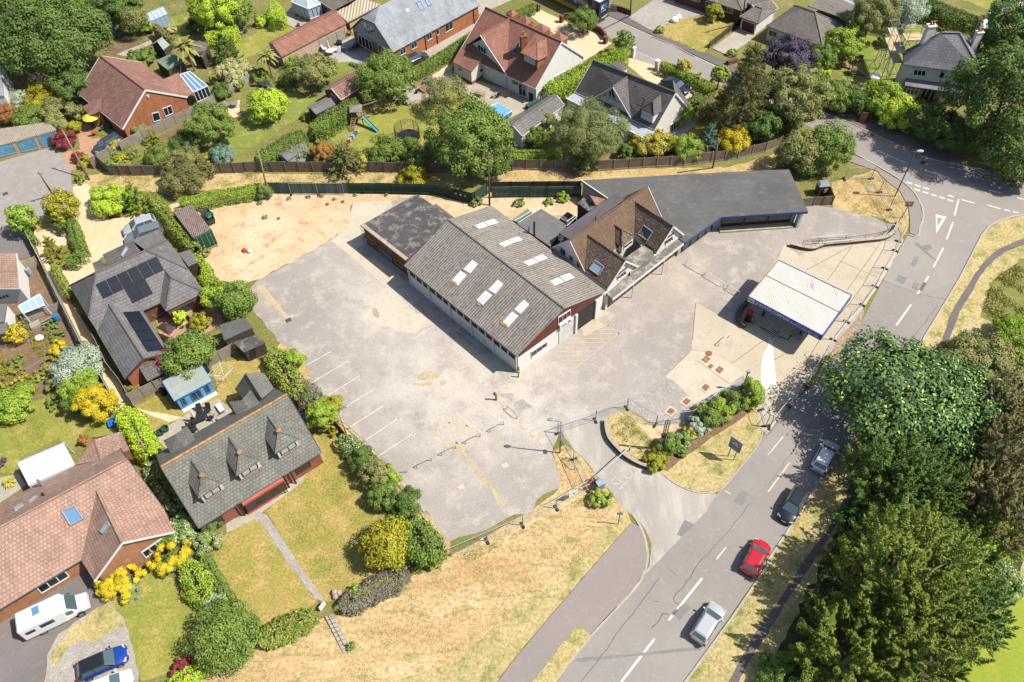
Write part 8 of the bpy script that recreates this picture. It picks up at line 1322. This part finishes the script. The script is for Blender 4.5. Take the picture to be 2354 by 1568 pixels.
for i,c in enumerate((((1420,745),(1572,655),(1622,695),(1462,790)),((1490,808),(1650,712),(1690,750),(1545,842)))):
 P=[k(1,*p,.4)for p in c];rt=thing('raised_bed',('timber raised bed nearest the clipped hedge','timber raised bed nearest the thin half-bare tree')[i],'raised bed',zf(P[0],0));m=MB()
 for x,y in zip(P,P[1:]+P[:1]):m.beam(zf(x,.2),zf(y,.2),.1,.4)
 m.build('frame','timber sleeper',rt);MB().prism(P,0,.33).build('soil','soil',rt)
bin_(1,1755,555,'black plastic','black wheelie bin beside the red-tiled house');bin_(1,1715,590,'black plastic','black recycling bins in front of wheelie bin',.7);chair(1,1365,860,1.2,'net black','black deckchair left of the raised beds');chair(1,1485,855,2,'net black','black deckchair below the raised beds');chair(1,2235,890,1.5,'net black','black chair at the picnic bench');table(1,2060,880,-.4,'timber sleeper','pale wooden picnic table on the patio',1.6,.7);table(1,2195,890,.9,'timber sleeper','narrow pale bench beside black chair',1.2,.35,h=.45);table(1,2335,885,.6,'timber sleeper','second narrow pale bench, near the patio doors',1.2,.35,h=.45)
chair(1,812,460,1.7,'lounger grey','grey sun lounger left of pair on the grey patio',None,True,'sun lounger');chair(1,866,455,1.7,'lounger grey','grey sun lounger right of pair on the grey patio',None,True,'sun lounger');one('barbecue_cover','dark fabric cover over a barbecue by glazed gable','cover',MB().hexa([k(1,x,y)for x,y in((880,430),(915,440),(945,410),(905,395))],[k(1,x,y,1.1)for x,y in((885,425),(913,433),(938,410),(905,400))]),'net black')
butt(1,768,412,'net black','round white-topped fire bowl on grey patio',.5,.6,'fire_bowl','fire bowl');table(1,690,500,0,'white plastic','white round table with folded parasol',1.4,round_=True);parasol(1,680,490,'cream cloth','folded cream parasol on the grey patio');chair(1,640,470,0,'white plastic','white chair left of round table');chair(1,745,480,3,'white plastic','white chair right of round table');pot(1,258,170,'large blue pot on the patio by conservatory','pot blue',.4);pot(1,393,245,'blue pot at the paving corner','pot blue',.3);pot(1,204,172,'terracotta pot by the lime hedge')
one('storage_chest','green garden storage chest beside the long grey-roofed garage','chest',MB().beam(k(2,135,990,.35),k(2,235,935,.35),.6,.7),'bin green');bin_(2,180,925,'net black','dark bin beside the patio doors',1.2);one('bulk_bag','white bulk bags on the pink gravel drive','bag',MB().ball(k(2,1495,185,.4),.7,10,6,(1,.9,.7)).ball(k(2,1530,160,.45),.6,10,6,(1,.8,.7)),'white sheet')
rt=thing('scaffolding','scaffold tower with boarded platforms against the slate house','scaffolding',k(3,1150,760));hb=h0=k(3,1165,770);m=MB();nx=V(-1,-.1,0);ny=V(.1,1,0);tops=[]
for i in range(4):
 for j in(0,1):p=hb+nx*(.4+1.3*j)+ny*(i*2.2-.5);m.tube(zf(p,0),zf(p,7.4 if i>0 else 5.4),.045)
for z in(2.0,4.0,5.6,6.8):
 for j in(0,1):a=hb+nx*(.4+1.3*j)+ny*-.8;m.tube(zf(a,z),zf(a+ny*7.2,z),.035)
 for i in range(4):p=hb+nx*.3+ny*(i*2.2-.5);m.tube(zf(p,z),zf(p+nx*1.6,z),.035)
for i in range(3):p=hb+nx*1.7+ny*(i*2.2-.5);m.tube(zf(p,.2),zf(p+ny*2.2,4),.035)
for s in(1.5,3.6):p=hb+nx*1.7+ny*s;m.tube(zf(p,4),zf(p+nx*3.2-ny*.8,0),.035)
m.build('poles','scaffold steel',rt)
for z,l in((3.95,6.6),(5.55,6.6)):a=hb+nx*1.05+ny*-.5;MB().beam(zf(a,z),zf(a+ny*l,z),1.3,.06).build('platform','scaffold board',rt)
c=k(3,1340,345,7.0);MB().box(c,2.6,2.0,.08).build('platform','scaffold board',rt);m=MB()
for x,y in((-1.3,-1),(1.3,-1),(1.3,1),(-1.3,1)):m.tube(c+V(x,y,-2),c+V(x,y,1.8),.04)
for z in(.6,1.2):m.tube(c+V(-1.4,-1,z),c+V(3.2,-1,z),.035).tube(c+V(-1.4,1,z),c+V(3.2,1,z),.035).tube(c+V(-1.3,-1,z),c+V(-1.3,1,z),.035)
for x in(2.4,3.1):m.tube(c+V(x,-1,-1),c+V(x,-1,1.8),.04)
m.build('guard_rails','scaffold steel',rt)
rt=thing('polytunnel','small white polytunnel behind the slate house','polytunnel',k(3,1965,300));c=k(3,1965,320);m=MB();d=V(.3,1,0).normalized();n=V(d.y,-d.x,0);pr=[(math.cos(a*math.pi/8)*1.2,math.sin(a*math.pi/8)*1.9)for a in range(9)]
m.hexa([c-d*1.5+n*x+V(0,0,z)for x,z in pr],[c+d*1.5+n*x+V(0,0,z)for x,z in pr]);m.build('cover','white sheet',rt)
b=k(3,770,680);rt=thing('play_tower','small wooden play tower with ladder on the play lawn','climbing frame',b);m=MB()
for x,y in((-.5,-.5),(.5,-.5),(.5,.5),(-.5,.5)):m.beam(b+V(x,y,0),b+V(x,y,1.9),.09,.09)
m.box(b+V(0,0,.9),1.1,1.1,.08).build('tower','play timber',rt);MB().slab([b+V(.5,-.3,.95),b+V(1.9,-.9,.1),b+V(1.9,-.4,.1),b+V(.5,.2,.95)],.05).build('slide','slide teal',rt);m=MB()
for i in range(4):m.beam(b+V(-.35,-.55-.2*i,.8-.22*i),b+V(.35,-.55-.2*i,.8-.22*i),.14,.05)
m.build('ladder','play timber',rt);one('sandpit','wooden sandpit beside the play tower','sandpit',MB().beam(k(3,690,598,.15),k(3,770,625,.15),.9,.3),'timber sleeper')
def bench(t,x,y,rz,label,mat='grey fence boards'):
 rt=thing('garden_bench',label,'bench',k(t,x,y),rz);MB().box((0,0,.4),1.5,.45,.06).build('seat',mat,rt,local=True);MB().box((0,.24,.45),1.5,.06,.5).build('backrest',mat,rt,local=True)
 for s in(-1,1):MB().box((s*.66,0,0),.07,.42,.62).build('leg',mat,rt,local=True)
bench(3,820,560,-.4,'pale bench on the play lawn');bench(9,140,1450,.45,'grey wooden bench in front of the dormer house');bench(4,1060,435,.15,'long brown sleeper bench beside the gravel drive','maroon wood');pot(3,1415,920,'terracotta pot left of the slate house door');pot(3,1555,940,'terracotta pot right of the slate house door');butt(3,1815,960,'barrel grey','grey-green water butt at the slate house corner',.4,1.2);butt(3,1865,960,'black plastic','black water butt at the slate house corner',.4,1.2)
for i,(x,y,mt)in enumerate(((955,692,'timber sleeper'),(985,683,'tarp blue'),(940,712,'white sheet'),(975,712,'white sheet'),(1005,720,'white sheet'),(1030,690,'barrel grey'),(920,720,'toy red'))):one('play_disc','coloured stepping disc on the lawn beside scaffolding','toy',MB().lathe(k(3,x,y),[(.35,0),(.35,.06),(.3,.1)],8),mt,'stepping discs on the play lawn')
b=k(3,2140,600);rt=thing('washing_line','washing line of white sheets behind the slate house','washing line',b);MB().tube(b+V(-2,0,0),b+V(-2,0,2),.03).tube(b+V(2,.3,0),b+V(2,.3,2),.03).tube(b+V(-2,0,1.9),b+V(2,.3,1.9),.012).build('line','galvanised steel',rt)
for i in range(4):MB().box(b+V(-1.4+i*.9,.06*i,.6),.75,.04,1.3,.07).build('sheet','white sheet',rt)
b=k(3,1290,175);rt=thing('covered_trampoline','dark round trampoline on the far pale patio','trampoline',b);MB().tube(b+V(0,0,.6),b+V(0,0,.72),1.7,n=20).build('bed','net black',rt);MB().lathe(b,[(1.6,0),(1.7,.6)],16).build('skirt','tarp blue',rt);one('brick_barbecue','brick built barbecue by the thick dark hedge','barbecue',MB().box(k(3,1535,140),1.2,.8,1.1,-.3).box(k(3,1535,140,1.1),1.3,.9,.08,-.3),'brown brick')
butt(4,290,965,'barrel grey','grey water butt in the bare garden',.35,1.1);butt(4,535,1380,'barrel blue','blue barrel in the junk garden',.4,.9,'barrel','barrel');one('timber_pile','pile of old planks beside the blue barrel','planks',MB().beam(k(4,340,1420,.4),k(4,480,1340,.5),.12,.06).beam(k(4,380,1420,.3),k(4,500,1370,.4),.12,.06).beam(k(4,280,1440,.2),k(4,370,1400,.2),.9,.4),'pale fence boards');one('rubble_sack','white sack on the allotment edge','sack',MB().ball(k(4,360,1540,.3),.55,9,6,(1,.8,.6)),'white sheet');one('abandoned_toy','small red and white object on the sandy gravel','litter',MB().ball(k(4,2245,730,.25),.3,8,5,(1,.8,.8)).box(k(4,2260,748),.5,.4,.3,.4),'toy red');one('plastic_tub','white tub beside the red object on sandy gravel','tub',MB().lathe(k(4,2300,755),[(.2,0),(.25,.3)],10),'white plastic')
b=k(4,1530,1470);rt=thing('square_parasol','dark square parasol over the solar bungalow courtyard','parasol',b);P=[k(4,x,y,2.2)for x,y in((1435,1445),(1500,1395),(1622,1440),(1555,1517))];c=sum(P,V(0,0,0))/4+V(0,0,.35);m=MB()
for x,y in zip(P,P[1:]+P[:1]):m.slab([x,y,c],.04)
m.build('canopy','dark timber',rt);MB().tube(b,c,.04).build('pole','dark timber',rt);table(4,1500,1335,.3,'lounger grey','round courtyard table under the eaves',1.0,round_=True);chair(4,1465,1350,.5,'lounger grey','chair left of the courtyard table');chair(4,1545,1345,2.6,'lounger grey','chair right of the courtyard table');one('wooden_pergola_seat','slatted wooden planter bench across the courtyard','planter',MB().beam(k(4,1720,1290,.4),k(4,1840,1420,.4),.7,.8),'timber sleeper')
sheet('patio',K(4,1420,1330,1640,1270,1960,1190,2050,1400,1900,1500,1640,1568,1480,1540),'red paving',3,.05)
table(8,1850,735,.5,'net black','black patio table with folded parasol',1.7,1.0);parasol(8,1815,745,'cream cloth','folded cream parasol at black patio table')
for x,y,a,l in((1780,790,.5,'lower left'),(1850,660,-1.2,'upper left'),(1920,655,-1.6,'upper right'),(1945,725,3.0,'far right'),(1800,830,.9,'lowest')):chair(8,x,y,a,'net black',f'black patio chair, {l} of the table by the dormer house')
chair(8,2035,635,2.2,'white plastic','white sun lounger behind the dormer house',None,True,'sun lounger');b=k(8,2085,380);rt=thing('rotary_dryer','rotary clothes dryer with pegs on the rear lawn','clothes dryer',b);MB().tube(b,b+V(0,0,1.9),.03).build('pole','galvanised steel',rt);m=MB();t_=[b+V(math.cos(a)*1.4,math.sin(a)*1.4,2.1)for a in(.3,1.87,3.44,5.0)]
for p in t_:m.tube(b+V(0,0,1.2),p,.018)
for s in(.4,.6,.8,1.0):
 for i in range(4):m.beam((b+V(0,0,1.2)).lerp(t_[i],s),(b+V(0,0,1.2)).lerp(t_[(i+1)%4],s),.014,.014)
m.build('arms','white plastic',rt)
for x,y,l in((1425,885,'left'),(1480,855,'middle'),(1525,822,'right')):one('garden_sack',f'dark green open garden sack, {l} of three on the patio edge','sack',MB().lathe(k(8,x,y),[(.34,0),(.42,.5),(.36,.5),(.3,.1)],12),'bag green','garden sacks on the patio edge')
butt(8,1510,490,'net black','black water butt left of the summerhouse');butt(8,1905,285,'net black','black water butt right of the summerhouse');one('sand_table','blue lidded sand tray beside the thick clipped hedge','sand tray',MB().box(k(8,1050,765),1.0,.9,.5,.5).lathe(k(8,1040,745,.5),[(.45,0),(.3,.15),(.02,.2)],10),'tarp blue');one('hot_tub_cover','small blue tub beside dormer house gable','tub',MB().lathe(k(9,445,730),[(.6,0),(.7,.5),(.6,.52),(.55,.4)],14),'barrel blue')
for i,(x,y,mt)in enumerate(((225,1390,'toy red'),(255,1380,'parasol yellow'),(275,1385,'pink rose leaf'),(300,1372,'white sheet'),(245,1395,'slide teal'))):one('toy','small bright toy on the dormer house apron','toy',MB().ball(k(9,x,y,.14),.16,7,5),mt,'toys on the dormer house apron')
one('stone_planter','broken stone planter with teal strip beside the front path','planter',MB().ball(k(13,725,745,.25),.35,8,5).ball(k(13,768,750,.25),.33,8,5).ball(k(13,730,785,.2),.3,8,5),'concrete coping');pot(12,905,690,'terracotta pot at the foot of the white-edged gable');pot(12,1375,505,'terracotta pot between golden bushes')
one('pale_slab','pale concrete slab in the grass beside the right bush','slab',MB().hexa(K(7,1790,1530,1850,1560,1890,1490,1830,1455),[zf(p,.12)for p in K(7,1790,1530,1850,1560,1890,1490,1830,1455)]),'pale concrete');one('roadside_bench','weathered roadside bench under lane hedge','bench',MB().beam(k(3,1205,1190,.75),k(3,1290,1220,.75),.3,.08).beam(k(3,1210,1195,.35),k(3,1210,1195,.8),.1,.1).beam(k(3,1285,1220,.35),k(3,1285,1220,.8),.1,.1),'weathered boards')
